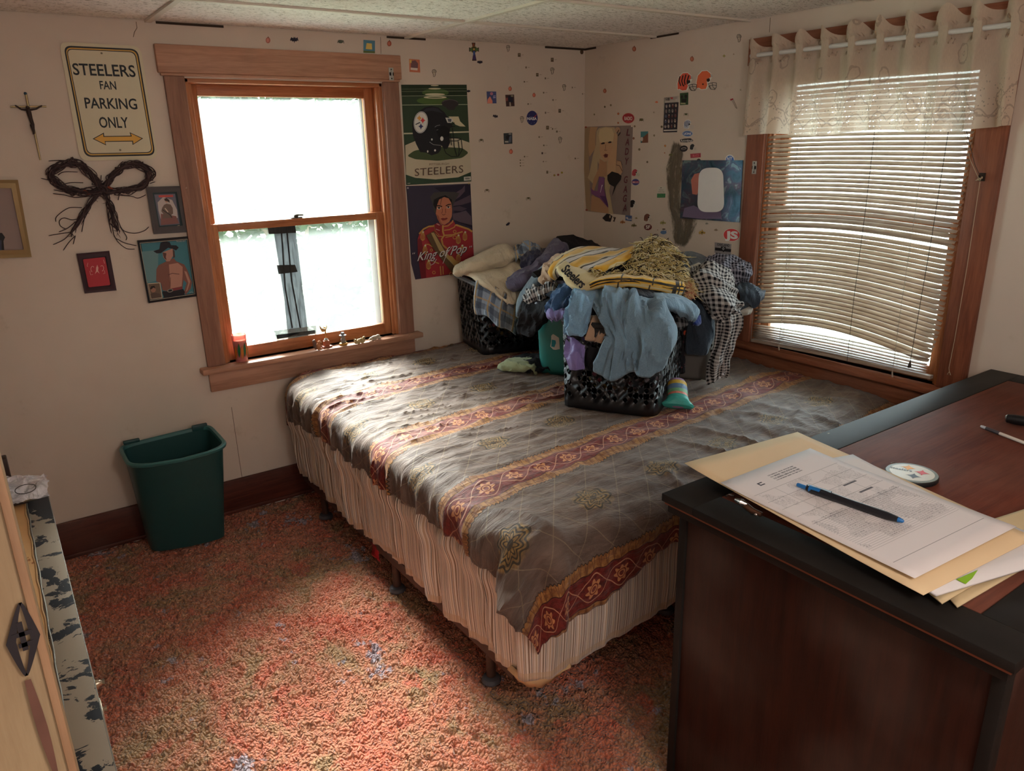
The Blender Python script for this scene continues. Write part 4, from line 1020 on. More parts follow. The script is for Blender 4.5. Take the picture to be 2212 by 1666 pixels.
# ================================================================== flat art on the walls
class Art:
    """shapes traced on a wall: crop origin (ox, oy) and scale k turn traced coordinates into the wall's plane"""
    def __init__(s, wall, ox=0, oy=0, k=1.0, d=.001, gain=1.65):
        s.w, s.ox, s.oy, s.k, s.d, s.gain = wall, ox, oy, k, d, gain; s.mb = MB(); s.n = 0
    def P(s, x, y, d=None):
        d = s.d + s.n * .00022 if d is None else d
        px, py = s.ox + x * s.k, s.oy + y * s.k
        if s.w == 'back': return onY(px, py, -d)
        if s.w == 'right': return onX(px, py, -d)
        return onZ(px, py, d)
    def mat(s, c):
        if not isinstance(c, (tuple, list)): return c
        if len(c) == 4: return flat(c, .5)
        k = s.gain; L_ = [lin(q) * k for q in c]; g_ = sum(L_) / 3; return flat(tuple(min(.9, q * .86 + g_ * .14) for q in L_) + (1,), .5, var=.05)
    def poly(s, c, *pts):
        p = pts[0] if len(pts) == 1 else pts
        s.mb.poly([s.P(*q) for q in p], s.mat(c)); s.n += 1; return s
    def ell(s, c, cx, cy, rx, ry, rot=0, n=28):
        a = math.radians(rot); ca, sa = math.cos(a), math.sin(a)
        return s.poly(c, [(cx + rx * math.cos(t) * ca - ry * math.sin(t) * sa, cy + rx * math.cos(t) * sa + ry * math.sin(t) * ca) for t in [2 * PI * k / n for k in range(n)]])
    def rect(s, c, x0, y0, x1, y1): return s.poly(c, [(x0, y0), (x1, y0), (x1, y1), (x0, y1)])
    def line(s, c, w, *pts):
        p = pts[0] if len(pts) == 1 else pts; V, Fc = [], []
        for i, q in enumerate(p):
            a = p[max(0, i - 1)]; b = p[min(len(p) - 1, i + 1)]; tx, ty = b[0] - a[0], b[1] - a[1]; L = math.hypot(tx, ty) or 1; nx, ny = -ty / L * w / 2, tx / L * w / 2
            V += [s.P(q[0] + nx, q[1] + ny), s.P(q[0] - nx, q[1] - ny)]
        Fc = [(2 * i, 2 * i + 1, 2 * i + 3, 2 * i + 2) for i in range(len(p) - 1)]
        s.mb.add(V, Fc, s.mat(c)); s.n += 1; return s
    def arc(s, c, w, cx, cy, rx, ry, a0, a1, n=14): return s.line(c, w, [(cx + rx * math.cos(math.radians(a0 + (a1 - a0) * k / n)), cy + ry * math.sin(math.radians(a0 + (a1 - a0) * k / n))) for k in range(n + 1)])
    def text(s, c, t, x, y, size, ang=0.0, w=None, shear=0, bold=0, spacing=1.0, sy=1.0, vert=0.0):
        """x, y: start of the base line; size in traced units; w: wanted width; vert: lean of the verticals in x per unit of y"""
        vs, fs = text_mesh(t, 1.0, shear=shear, bold=bold, spacing=spacing)
        if not vs: return s
        x0, x1 = min(v.x for v in vs), max(v.x for v in vs); kx = (w / (x1 - x0)) if w else size; ca, sa = math.cos(math.radians(ang)), math.sin(math.radians(ang))
        V = []
        for v in vs:
            a = (v.x - x0) * kx; b = v.y * size * sy; V.append(s.P(x + a * ca + b * sa * 0 - b * vert, y + a * sa - b))
        s.mb.add(V, fs, s.mat(c)); s.n += 1; return s
    def build(s, name, parent=None, label=None, cat=None, group=None, th=None):
        o = s.mb.build(name, None, parent, smooth=False)
        if label: props(o, label, cat, group)
        return o
def poster_body(name, wall, quad, colr, label, cat='poster', d=.0012, group=None, curl=0.0):
    """thin paper sheet with gently lifting corners; returns the Empty that carries it"""
    f = (lambda p, dd: onY(p[0], p[1], -dd)) if wall == 'back' else (lambda p, dd: onX(p[0], p[1], -dd))
    c = sum((f(p, d) for p in quad), Vector()) / 4; root = thing(name, label, cat, c, group)
    n = 10; P = []
    for j in range(n + 1):
        t = j / n; P.append([])
        for i in range(n + 1):
            u = i / n; x = (quad[0][0] * (1 - u) + quad[1][0] * u) * (1 - t) + (quad[3][0] * (1 - u) + quad[2][0] * u) * t; y = (quad[0][1] * (1 - u) + quad[1][1] * u) * (1 - t) + (quad[3][1] * (1 - u) + quad[2][1] * u) * t
            P[-1].append(tuple(f((x, y), d * .6)))
    mb = MB(); mb.grid(P, flat(colr, .5) if isinstance(colr, tuple) else colr); o = mb.build('sheet', None, root); solid(o, .0008, 0)
    return root
BK = 'back'; RT = 'right'
# ---- parking sign (crop 1: k = .42)
K1 = 460 / 1095.
def rounded(pts, r, n=6):
    out = []; L = len(pts)
    for i in range(L):
        a, b, c = Vector(pts[i - 1]), Vector(pts[i]), Vector(pts[(i + 1) % L]); d1 = (a - b).normalized() * r; d2 = (c - b).normalized() * r
        for k in range(n + 1):
            t = k / n; out.append(tuple((b + d1) * (1 - t) ** 2 + b * 2 * t * (1 - t) + (b + d2) * t * t))
    return out
sg = thing('parking_sign', 'cream metal parking sign for team fans, black and yellow border and a double arrow', 'sign', onY(232, 215, -.004))
A = Art(BK, 0, 0, K1, .006); q4 = [(303, 214), (722, 238), (812, 818), (412, 828)]
A.mb.poly([A.P(*p, d=.003) for p in rounded(q4, 46)], A.mat((176, 168, 142)), (0, -1, 0), .003); A.n += 1
A.poly((30, 32, 36), rounded([(326, 234), (708, 252), (800, 800), (436, 808)], 40)); A.poly((176, 136, 44), rounded([(335, 243), (702, 260), (792, 792), (443, 800)], 35)); A.poly((30, 32, 36), rounded([(341, 250), (696, 266), (785, 786), (448, 793)], 31)); A.poly((176, 168, 142), rounded([(345, 254), (692, 270), (781, 782), (452, 789)], 29))
A.build('plate', sg)
ink = (24, 30, 34)
for wd_ in (('STEELERS', 378, 384, 92, 2.0, 322), ('FAN', 516, 458, 66, 1.6, 84), ('PARKING', 440, 556, 84, 1.2, 268), ('ONLY', 514, 656, 84, .4, 150)):
    A = Art(BK, 0, 0, K1, .0075); A.text(ink, *wd_, sy=.92, vert=.16, bold=.016); A.build('word', sg)
A = Art(BK, 0, 0, K1, .0075); ar = [(476, 714), (534, 682), (536, 700), (672, 698), (666, 680), (736, 712), (682, 746), (680, 728), (542, 730), (546, 748)]
A.poly(ink, ar); A.poly((190, 140, 30), [(484, 714), (530, 689), (532, 704), (678, 702), (672, 686), (728, 712), (686, 740), (684, 724), (538, 726), (542, 742)]); A.build('arrow', sg)
for p in ((522, 274), (618, 772)):
    A = Art(BK, 0, 0, K1, .007); A.mb.lathe([(.004, 0), (.004, .002), (.002, .003)], A.P(*p), 10, flat(rgb(130, 120, 100), .4, .6), Matrix(((1, 0, 0), (0, 0, -1), (0, 1, 0)))); A.build('screw', sg)
# ---- crucifix
cx = thing('crucifix', 'small brass and dark metal crucifix hanging beside the parking sign', 'crucifix', onY(66, 255, -.01)); P1 = lambda x, y, d: onY(x * K1, y * K1, -d)
mbs = flat(rgb(150, 130, 92), .4, .6); mdk = flat(rgb(58, 46, 44), .5, .3)
q = MB(); q.tube([P1(132, 475, .008), P1(150, 570, .008), P1(180, 690, .008), P1(208, 824, .008)], [.004, .0042, .004, .003], 6, mbs); q.tube([P1(54, 549, .008), P1(238, 548, .008)], [.0035, .0035], 6, mbs); q.build('cross', mbs, cx)
q = MB(); q.tube([P1(144, 548, .016), P1(148, 575, .017), P1(158, 610, .017), P1(168, 640, .016), P1(176, 688, .013)], [.004, .009, .007, .0065, .003], 10, mdk); q.tube([P1(78, 542, .013), P1(110, 562, .016), P1(146, 566, .017), P1(186, 560, .016), P1(216, 543, .013)], [.003, .0035, .005, .0035, .003], 8, mdk); q.ball(P1(143, 553, .021), .007, mdk, 10); q.tube([P1(160, 640, .02), P1(166, 660, .021), P1(174, 690, .015)], [.005, .004, .003], 8, mdk); q.build('corpus', mdk, cx)
q = MB(); q.ball(P1(131, 481, .008), .006, flat(rgb(60, 90, 110), .4), 10); q.build('tack', None, cx)
# ---- twig bow (crop: origin 80,330, k = .138)
KB = 270 / 1956.
bow = thing('twig_bow', 'dark grapevine twig bow hanging under the parking sign', 'twig bow', onY(222, 412, -.02)); PB = lambda x, y, d: onY(80 + x * KB, 330 + y * KB, -d)
mtw = flat(rgb(82, 66, 66), .85, var=.4, sc=60); mtw2 = flat(rgb(64, 50, 52), .85, var=.4, sc=60); rn = random.Random(21)
def catmull(pts, n=8):
    out = []; L = len(pts)
    for i in range(L - 1):
        p0_, p1_, p2_, p3_ = [Vector(pts[max(0, min(L - 1, i + k))]) for k in (-1, 0, 1, 2)]
        for k in range(n):
            t = k / n; out.append(.5 * ((2 * p1_) + (p2_ - p0_) * t + (2 * p0_ - 5 * p1_ + 4 * p2_ - p3_) * t * t + (3 * p1_ - p0_ - 3 * p2_ + p3_) * t ** 3))
    out.append(Vector(pts[-1])); return out
loopL = [(1010, 560), (940, 460), (830, 320), (700, 200), (540, 160), (380, 190), (250, 270), (225, 370), (300, 480), (450, 560), (650, 600), (850, 620), (1010, 600)]
loopR = [(1040, 560), (1130, 420), (1250, 290), (1400, 200), (1560, 180), (1700, 240), (1770, 340), (1720, 460), (1600, 550), (1400, 590), (1200, 610), (1050, 600)]
tailL = [(1000, 600), (860, 760), (740, 930), (620, 1130), (540, 1300)]; tailR = [(1050, 600), (1100, 740), (1150, 900), (1200, 1080), (1260, 1260)]
def twigs(name, path, n, spread, taper=False):
    q = MB()
    for k in range(n):
        ox_, oy_, dz = rn.gauss(0, spread), rn.gauss(0, spread), rn.uniform(-.010, .012); ph = rn.uniform(0, 6); fr2 = rn.uniform(.3, .8); rr = rn.uniform(.0013, .0028)
        pts = []
        for i, p in enumerate(catmull([(a, b, 0) for a, b in path], 6)):
            pts.append(PB(p.x + ox_ * math.cos(i * fr2 * .5 + ph) + rn.gauss(0, 2.5), p.y + oy_ * math.sin(i * fr2 * .5 + ph) + rn.gauss(0, 2.5), .018 + dz + .004 * math.sin(i * fr2 + ph)))
        if taper: pts = pts[:rn.randint(int(len(pts) * .6), len(pts))]
        q.tube(pts, [rr] * (len(pts) - 1) + [rr * .5], 5, rn.choice((mtw, mtw2)))
    for k in range(n):
        p = rn.choice(catmull([(a, b, 0) for a, b in path], 4)); a = rn.uniform(0, 2 * PI); L = rn.uniform(25, 90); q.tube([PB(p.x, p.y, .02), PB(p.x + L * math.cos(a), p.y + L * math.sin(a), .024)], [.0012, .0006], 4, mtw2)
    q.build(name, None, bow)
twigs('bow_loop', loopL, 30, 38); twigs('bow_loop', loopR, 28, 36); twigs('bow_tail', tailL, 24, 36, True); twigs('bow_tail', tailR, 16, 36, True)
q = MB()
for pts in ([(700, 860), (520, 860), (400, 920), (300, 1010), (295, 1080)], [(640, 1040), (540, 1050), (420, 1020), (350, 1070), (370, 1150), (460, 1200)], [(600, 1080), (480, 1180), (340, 1240)], [(560, 1240), (350, 1270), (180, 1300)], [(520, 1260), (420, 1360), (250, 1440)], [(600, 1300), (500, 1400), (410, 1530)], [(600, 1300), (565, 1435)], [(760, 930), (720, 1130), (700, 1240)],
            [(1180, 860), (1250, 1010), (1320, 1180), (1400, 1240), (1540, 1260), (1680, 1220), (1750, 1160)], [(1160, 900), (1200, 1280), (1290, 1370), (1400, 1420), (1560, 1455)], [(1200, 1280), (1270, 1400), (1400, 1500), (1530, 1510)], [(1300, 1160), (1400, 1310), (1390, 1370)], [(1090, 800), (1110, 1000), (1165, 1260)], [(850, 680), (600, 700), (420, 660), (250, 640)], [(400, 610), (260, 580)],
            [(230, 440), (60, 400)], [(560, 130), (360, 120), (180, 130)], [(540, 110), (530, 70)], [(160, 340), (200, 220), (330, 160)], [(1700, 200), (1800, 240), (1850, 320)], [(1770, 480), (1850, 455)], [(1700, 660), (1580, 710), (1470, 680), (1200, 660)], [(1000, 450), (1005, 350)], [(720, 470), (520, 470), (400, 500)], [(330, 350), (420, 300), (640, 300)], [(1270, 740), (1290, 640)]):
    c_ = catmull([(a, b, 0) for a, b in pts], 6); q.tube([PB(p.x, p.y, .014 + .006 * math.sin(i * .5)) for i, p in enumerate(c_)], [.0018] * (len(c_) - 1) + [.0009], 5, mtw2)
q.build('loose_twigs', None, bow)
q = MB(); q.tube([PB(1040 + 55 * math.cos(a), 590 + 75 * math.sin(a) * .9, .022 + .016 * math.cos(a * 1.0 + 1)) for a in [k * PI / 10 for k in range(40)]], .0035, 6, mtw); q.ball(PB(1030, 590, .02), .014, mtw2, 12); q.build('knot', None, bow)
q = MB(); ml = flat(rgb(150, 78, 56), .8)
for p in ((760, 610), (790, 640), (1140, 550)):
    c_ = PB(*p, .026); q.add([c_ + Vector((-.014, 0, .006)), c_ + Vector((0, -.004, .007)), c_ + Vector((.014, 0, -.006)), c_ + Vector((0, .002, -.006))], [(0, 1, 2, 3)], ml)
q.build('dried_leaves', ml, bow)
# ---- frames
def frame(name, quad, inner, wmat, label, depth=.016, cat='picture frame', wall=BK, ox=0, oy=0, k=1.0):
    A = Art(wall, ox, oy, k); root = thing(name, label, cat, A.P(*[sum(c) / 4 for c in zip(*quad)], d=.004))
    q = MB(); n = 4
    for lay in range(1):
        O0 = [A.P(*p, d=.002) for p in quad]; O1 = [A.P(*p, d=depth) for p in quad]; mid = [tuple((Vector(a) * .6 + Vector(b) * .4)) for a, b in zip(quad, inner)]; Mm = [A.P(*p, d=depth * .85) for p in mid]; I1 = [A.P(*p, d=depth) for p in inner]; I0 = [A.P(*p, d=.004) for p in inner]
        for ring in ((O0, O1), (O1, Mm), (Mm, I1), (I1, I0)):
            q.add(ring[0] + ring[1], [(i, (i + 1) % 4, (i + 1) % 4 + 4, i + 4) for i in range(4)], wmat)
    q.add(O0, [(0, 1, 2, 3)], wmat)
    q.build('frame', wmat, root, angle=20); return root
g1 = frame('picture_frame', [(-60, 925), (92, 925), (163, 1322), (-60, 1332)], [(-60, 968), (58, 968), (122, 1284), (-60, 1290)], flat(rgb(150, 124, 84), .45, .3), 'gold wooden picture frame cut off at the left side of the wall', k=K1)
A = Art(BK, 0, 0, K1, .006); A.poly((124, 106, 102), [(-60, 966), (60, 966), (124, 1288), (-60, 1292)]).poly((20, 20, 24), [(-60, 1195), (10, 1198), (26, 1220), (18, 1240), (22, 1286), (-60, 1288)]).poly((38, 46, 70), [(-60, 1230), (8, 1236), (8, 1287), (-60, 1288)]); A.build('picture', g1)
g2 = frame('picture_frame', [(750, 962), (942, 956), (976, 1194), (790, 1205)], [(784, 992), (908, 986), (940, 1160), (818, 1168)], flat(rgb(84, 80, 82), .6), 'grey wooden frame with a small film picture, right of the twig bow', k=K1)
KF = 160 / 919.
A = Art(BK, 290, 380, KF, .006, 1.8); A.poly((34, 52, 56), [(222, 208), (540, 200), (604, 622), (290, 645)]).poly((84, 84, 100), [(248, 232), (505, 222), (566, 600), (318, 620)]).poly((150, 140, 138), [(290, 330), (360, 260), (470, 300), (530, 420), (540, 520), (470, 560), (330, 540), (300, 430)]).poly((110, 70, 66), [(330, 470), (520, 500), (556, 590), (330, 612)]).poly((160, 56, 50), [(300, 240), (480, 236), (484, 262), (306, 268)])
A.poly((92, 74, 66), [(345, 400), (370, 360), (400, 345), (450, 355), (478, 400), (482, 470), (462, 480), (470, 520), (350, 530), (360, 470), (336, 440)]).ell((150, 116, 96), 402, 305, 22, 28).poly((50, 36, 34), [(372, 285), (400, 274), (436, 300), (440, 336), (420, 320), (378, 308)]).line((44, 40, 42), 10, (350, 420), (440, 480), (470, 520)).line((170, 150, 136), 12, (380, 400), (420, 450)).poly((150, 134, 110), [(530, 620), (560, 612), (572, 640), (548, 660)]); A.build('picture', g2)
g3 = frame('picture_frame', [(36, 802), (690, 748), (796, 1492), (176, 1582)], [(66, 832), (662, 782), (758, 1468), (196, 1552)], flat(rgb(26, 28, 36), .35, spec=.5), 'black framed picture of a shirtless man in a black hat beside the back window', ox=290, oy=380, k=KF)
A = Art(BK, 290, 380, KF, .006, 1.4); A.poly((170, 160, 140), [(66, 830), (664, 780), (760, 1470), (194, 1554)]).poly((20, 24, 30), [(74, 838), (656, 790), (748, 1462), (200, 1544)]).poly((46, 112, 126), [(84, 842), (650, 796), (740, 1455), (206, 1536)]).poly((86, 126, 132), [(92, 940), (300, 920), (290, 1300), (160, 1330)])
A.poly((120, 74, 62), [(400, 1060), (300, 1110), (275, 1160), (272, 1310), (330, 1330), (350, 1420), (450, 1440), (600, 1380), (612, 1290), (650, 1330), (618, 1440), (640, 1476), (700, 1400), (716, 1320), (660, 1170), (620, 1100), (520, 1060), (490, 1020)]).poly((166, 116, 98), [(430, 1100), (540, 1080), (600, 1130), (600, 1230), (590, 1370), (450, 1400), (440, 1250)]).poly((166, 116, 98), [(620, 1180), (650, 1190), (696, 1310), (660, 1420), (640, 1440), (672, 1330)])
A.poly((164, 116, 100), [(350, 950), (480, 900), (490, 980), (440, 1060), (400, 1062), (360, 1010)]).poly((90, 56, 50), [(350, 950), (400, 960), (392, 1010), (402, 1046), (370, 1020)]).poly((70, 50, 46), [(476, 910), (500, 930), (506, 1010), (484, 1020)]).poly((26, 24, 32), [(235, 935), (310, 910), (325, 830), (380, 812), (440, 822), (456, 860), (520, 862), (552, 890), (520, 925), (470, 905), (420, 892), (330, 960), (280, 962)])
A.poly((120, 44, 48), [(440, 1400), (596, 1376), (600, 1404), (446, 1436)]).poly((26, 24, 32), [(356, 1430), (450, 1436), (606, 1404), (628, 1440), (620, 1474), (370, 1512), (350, 1450)]).ell((120, 116, 108), 446, 1424, 38, 22, -12).ell((26, 24, 32), 446, 1424, 26, 13, -12).line((90, 56, 50), 8, (420, 1230), (470, 1210), (560, 1220)).line((96, 60, 52), 6, (450, 1260), (446, 1380))
A.poly((176, 160, 134), [(168, 1334), (322, 1322), (352, 1516), (205, 1534)]).poly((96, 78, 62), [(176, 1344), (314, 1332), (342, 1508), (212, 1526)]).ell((140, 96, 78), 236, 1412, 32, 36).poly((34, 26, 24), [(196, 1400), (210, 1370), (250, 1364), (264, 1400), (240, 1386), (210, 1410)]).poly((80, 64, 56), [(200, 1470), (240, 1448), (310, 1460), (338, 1506), (214, 1524)])
A.text((170, 160, 150), 'TROUBLE BOY', 520, 822, 26, -3, 120, shear=.2).line((130, 140, 140), 6, (684, 1452), (710, 1440), (736, 1450)); A.build('picture', g3)
g4 = frame('award_plaque', [(393, 1305), (562, 1290), (600, 1494), (436, 1510)], [(420, 1330), (545, 1318), (572, 1470), (452, 1482)], flat(rgb(60, 34, 42), .5), 'dark wooden plaque with a bright red plate and a small figure logo', cat='plaque', k=K1, depth=.012)
A = Art(BK, 0, 0, K1, .0125, 1.6); A.mb.poly([A.P(*p) for p in rounded([(426, 1334), (540, 1322), (568, 1466), (456, 1478)], 8)], A.mat((160, 22, 40))); A.n += 1
wh = (190, 140, 130); A.poly(wh, [(494, 1378), (500, 1362), (506, 1378), (504, 1392), (512, 1408), (500, 1396), (488, 1410), (494, 1392)]).arc(wh, 2.5, 476, 1384, 9, 14, 100, 320).arc(wh, 2.5, 524, 1380, 9, 14, -140, 90).line(wh, 2, (452, 1352), (448, 1368), (452, 1372)).line(wh, 2, (532, 1336), (538, 1356)).line(wh, 2, (462, 1394), (466, 1414), (478, 1412)).line(wh, 2, (536, 1390), (540, 1406), (530, 1408))
A.build('red_plate', g4)

# ---- team poster (crop: 860,170, k=.144)
KP = 180 / 1250.
p1 = poster_body('team_poster', BK, [(866.5, 183), (1008, 183), (1018, 392), (878, 400)], rgb(90, 100, 80), 'football helmet poster with green field, right of the back window, upper of the two')
A = Art(BK, 860, 170, KP, .0015, 1.6)
A.poly((44, 62, 44), [(44, 92), (1024, 92), (1096, 1535), (122, 1592)]).poly((30, 46, 30), [(44, 92), (1024, 92), (1036, 255), (52, 258)]).ell((66, 92, 40), 540, 330, 260, 60).ell((60, 86, 40), 560, 210, 200, 60)
for y, w_ in ((152, 2), (188, 3), (256, 5), (392, 8)): A.line((150, 160, 130), w_, (48 + y * .03, y + 4), (1026 + y * .04, y - 4))
A.line((170, 166, 140), 20, (85, 824), (400, 818), (1066, 798))
for c in ((548, 104, 60, 9), (548, 150, 95, 12), (552, 236, 150, 18)): A.ell((176, 170, 140), *c)
A.ell((180, 174, 146), 556, 280, 172, 20).ell((70, 90, 50), 556, 280, 110, 8).ell((46, 42, 46), 780, 372, 128, 64, 2).poly((46, 42, 46), [(680, 400), (760, 470), (840, 470), (880, 400)]).arc((90, 84, 84), 6, 780, 372, 120, 56, 200, 340)
A.poly((176, 168, 136), [(755, 568), (905, 568), (930, 640), (1012, 718), (930, 716), (860, 690), (800, 620)])
A.poly((168, 158, 134), [(106, 1000), (250, 938), (420, 900), (700, 880), (900, 900), (1074, 960), (1096, 1400), (900, 1480), (560, 1512), (260, 1490), (118, 1440)]).poly((58, 72, 44), rounded([(132, 1160), (240, 1080), (600, 1020), (960, 1040), (1062, 1110), (960, 1190), (600, 1232), (260, 1210)], 40))
A.poly((40, 62, 46), [(118, 1440), (260, 1488), (560, 1512), (900, 1480), (1094, 1400), (1096, 1535), (122, 1592)])
hel = [(210, 700), (225, 610), (300, 500), (400, 430), (500, 412), (600, 430), (690, 500), (750, 590), (790, 680), (830, 720), (780, 740), (770, 830), (780, 960), (740, 1050), (690, 1060), (650, 1000), (640, 1070), (600, 1120), (500, 1150), (420, 1110), (330, 1100), (270, 980), (220, 840)]
A.poly((26, 28, 34), hel).poly((40, 42, 52), [(330, 520), (420, 450), (520, 432), (600, 450), (670, 520), (600, 500), (500, 480), (400, 500)]).poly((14, 15, 20), [(560, 740), (700, 700), (770, 760), (765, 860), (660, 900), (600, 860)])
A.ell((180, 182, 180), 340, 655, 106, 165, 6).ell((110, 116, 124), 340, 655, 100, 158, 6).ell((188, 188, 184), 340, 655, 93, 150, 6)
def star_px(c, cx, cy, r, ry=None): ry = ry or r; return [(cx + (p.x) * r, cy + (p.y) * ry) for p in star4((0, 0, 0), 1, (1, 0, 0), (0, 1, 0))]
A.poly((196, 140, 50), star_px(0, 318, 592, 44, 50)).poly((176, 34, 40), star_px(0, 370, 626, 44, 54)).poly((44, 50, 96), star_px(0, 342, 716, 42, 54)).line((60, 66, 76), 16, (262, 688), (330, 656))
A.poly((170, 170, 166), [(708, 584), (800, 592), (830, 632), (800, 662), (740, 662)]).poly((70, 74, 80), [(742, 600), (800, 606), (796, 650), (752, 646)])
for pts in ([(720, 710), (800, 720), (856, 716)], [(740, 690), (820, 680), (846, 660)], [(600, 930), (700, 935), (880, 935), (950, 905)], [(770, 890), (880, 890), (945, 905), (965, 1060), (905, 1165), (800, 1170), (720, 1120), (690, 1060)], [(815, 740), (830, 860), (840, 1010), (880, 1160)], [(780, 830), (800, 1000)], [(900, 940), (918, 1060), (905, 1165)]): A.line((24, 30, 28), 13, pts)
A.line((130, 130, 130), 7, (470, 950), (530, 990), (640, 1000)).line((120, 120, 124), 7, (550, 728), (580, 705), (630, 696)).line((120, 120, 124), 6, (576, 772), (600, 764)).ell((190, 190, 186), 656, 900, 24, 34).ell((170, 170, 166), 506, 912, 13, 16).ell((190, 190, 186), 444, 1092, 10, 18).ell((190, 190, 186), 554, 1076, 14, 16)
A.text((120, 100, 84), 'PITTSBURGH', 468, 1302, 44, -2.2, 296, bold=.01).text((80, 62, 50), 'STEELERS', 250, 1462, 178, -4.2, 730, sy=.9, bold=.0, spacing=1.05)
A.poly((176, 172, 160), [(986, 1474), (1088, 1466), (1092, 1524), (988, 1532)])
for i in range(9): A.line((40, 40, 40), 3 + 3 * (i % 2), (1006 + i * 8, 1484), (1008 + i * 8, 1512))
A.line((150, 140, 130), 8, (140, 1572), (182, 1568)); A.build('printed_image', p1)
# ---- singer poster (crop 860,390, k=.138)
KQ = 190 / 1376.
p2 = poster_body('pop_singer_poster', BK, [(877, 402), (1016, 397), (1025, 586), (898, 604)], rgb(50, 46, 66), 'purple poster of a singer in a red and gold military jacket, below the helmet poster')
A = Art(BK, 860, 390, KQ, .0015, 1.35)
A.poly((52, 46, 66), [(128, 92), (1128, 48), (1186, 1400), (268, 1550), (205, 1300)]).poly((34, 30, 50), [(560, 110), (1128, 52), (1150, 500), (1160, 740), (900, 640), (850, 300)]).poly((82, 66, 80), [(780, 300), (900, 190), (1000, 130), (1046, 70), (1044, 170), (960, 260), (860, 320)]).poly((78, 62, 76), [(860, 350), (1000, 290), (1128, 226), (1136, 340), (1000, 380), (860, 400)]).poly((84, 70, 84), [(850, 520), (960, 500), (1060, 470), (1140, 560), (1156, 700), (960, 650), (860, 610)]).poly((70, 56, 72), [(850, 420), (960, 400), (1080, 440), (1000, 480), (860, 470)])
A.poly((62, 58, 58), [(500, 260), (560, 190), (700, 175), (880, 180), (960, 200), (900, 300), (850, 420), (840, 600), (800, 640), (620, 600), (560, 480), (540, 360)]).poly((24, 20, 24), [(550, 380), (560, 300), (640, 260), (740, 230), (840, 300), (846, 380), (760, 270), (650, 290), (610, 380), (600, 470)])
A.poly((176, 104, 72), [(604, 400), (640, 300), (720, 258), (790, 280), (832, 350), (845, 460), (840, 560), (800, 650), (730, 694), (670, 690), (620, 600), (590, 520)]).poly((150, 84, 60), [(600, 520), (640, 560), (660, 640), (700, 690), (650, 670), (610, 590)]).line((30, 20, 24), 7, (686, 270), (668, 340), (664, 380))
A.line((30, 22, 24), 16, (600, 396), (640, 392), (690, 410)).line((30, 22, 24), 16, (745, 396), (790, 376), (828, 372)).ell((186, 176, 166), 640, 432, 30, 20, -4).ell((26, 22, 26), 640, 430, 15, 16).ell((186, 176, 166), 786, 418, 30, 19, -6).ell((26, 22, 26), 786, 416, 15, 15).line((70, 40, 36), 5, (608, 424), (640, 410), (674, 436)).line((70, 40, 36), 5, (752, 422), (786, 396), (818, 410))
A.line((110, 60, 46), 8, (694, 440), (690, 500), (676, 516)).line((110, 60, 46), 8, (740, 440), (744, 510)).line((90, 50, 40), 7, (690, 530), (715, 540), (742, 524)).poly((140, 56, 50), [(664, 600), (700, 584), (725, 590), (760, 580), (778, 592), (750, 618), (700, 630)]).line((70, 24, 26), 5, (664, 600), (720, 604), (776, 592))
A.poly((150, 28, 40), [(330, 840), (480, 740), (560, 700), (620, 660), (680, 700), (760, 690), (860, 620), (900, 690), (1050, 740), (1160, 800), (1186, 1200), (1180, 1400), (900, 1450), (560, 1510), (360, 1536), (310, 1160), (305, 920)]).poly((110, 22, 34), [(310, 920), (360, 900), (420, 1200), (440, 1520), (360, 1536), (312, 1180)])
gd = (176, 130, 54)
for pts, w_ in (([(330, 836), (400, 760), (480, 720), (560, 712)], 26), ([(905, 694), (1010, 730), (1100, 760), (1162, 802)], 28), ([(700, 720), (780, 710), (850, 650), (858, 620)], 16), ([(720, 780), (800, 770), (880, 730), (900, 690)], 16), ([(700, 700), (700, 800), (720, 860), (680, 920), (700, 1010), (780, 1080)], 26), ([(720, 860), (860, 850), (1010, 800)], 22), ([(740, 890), (850, 870)], 14), ([(580, 830), (620, 870), (700, 880)], 14), ([(560, 690), (580, 790), (640, 850)], 10), ([(420, 1000), (480, 1000), (540, 1040)], 16), ([(460, 1240), (560, 1270), (640, 1300)], 18), ([(660, 1340), (670, 1480)], 18), ([(700, 1340), (706, 1470)], 14)): A.line(gd, w_, pts)
for c in ((885, 800, 22), (885, 890, 26), (520, 1090, 18), (560, 1440, 22), (830, 1460, 24), (1000, 1290, 20)): A.arc(gd, 10, c[0], c[1], c[2], c[2], 0, 360)
for c in ((385, 880), (1044, 880), (420, 1090), (940, 930), (476, 1330), (1000, 1090), (940, 1220)):
    for dx in (-30, -10, 12, 32): A.line(gd, 10, (c[0] + dx * .4, c[1] - 66), (c[0] + dx, c[1] - 10), (c[0] + dx * .9, c[1] + 40), (c[0], c[1] + 62))
    A.ell((190, 180, 150), c[0] + 6, c[1] - 72, 15, 15)
A.poly((92, 70, 44), [(440, 860), (560, 790), (900, 1360), (880, 1440), (840, 1440), (560, 1080)]).poly((160, 136, 84), [(515, 820), (560, 815), (720, 1090), (960, 1350), (900, 1360), (640, 1090)]).poly((170, 132, 60), [(770, 1180), (840, 1180), (980, 1340), (900, 1360)])
A.poly((132, 24, 34), [(570, 690), (610, 664), (660, 690), (680, 770), (670, 850), (620, 830), (580, 770)]).line((180, 150, 140), 10, (600, 676), (650, 700)).line((180, 150, 140), 10, (590, 760), (650, 784))
for c_, off in (((30, 20, 30), 7), ((190, 184, 184), 0)):
    A.text(c_, 'King of Pop', 300 + off, 1262 + off, 190, -10.5, 790, shear=.45, bold=.004).text(c_, '\u201c', 224 + off, 1210 + off, 120, -10, 44, shear=.3).text(c_, '\u201d', 1112 + off, 1110 + off, 120, -10, 44, shear=.3)
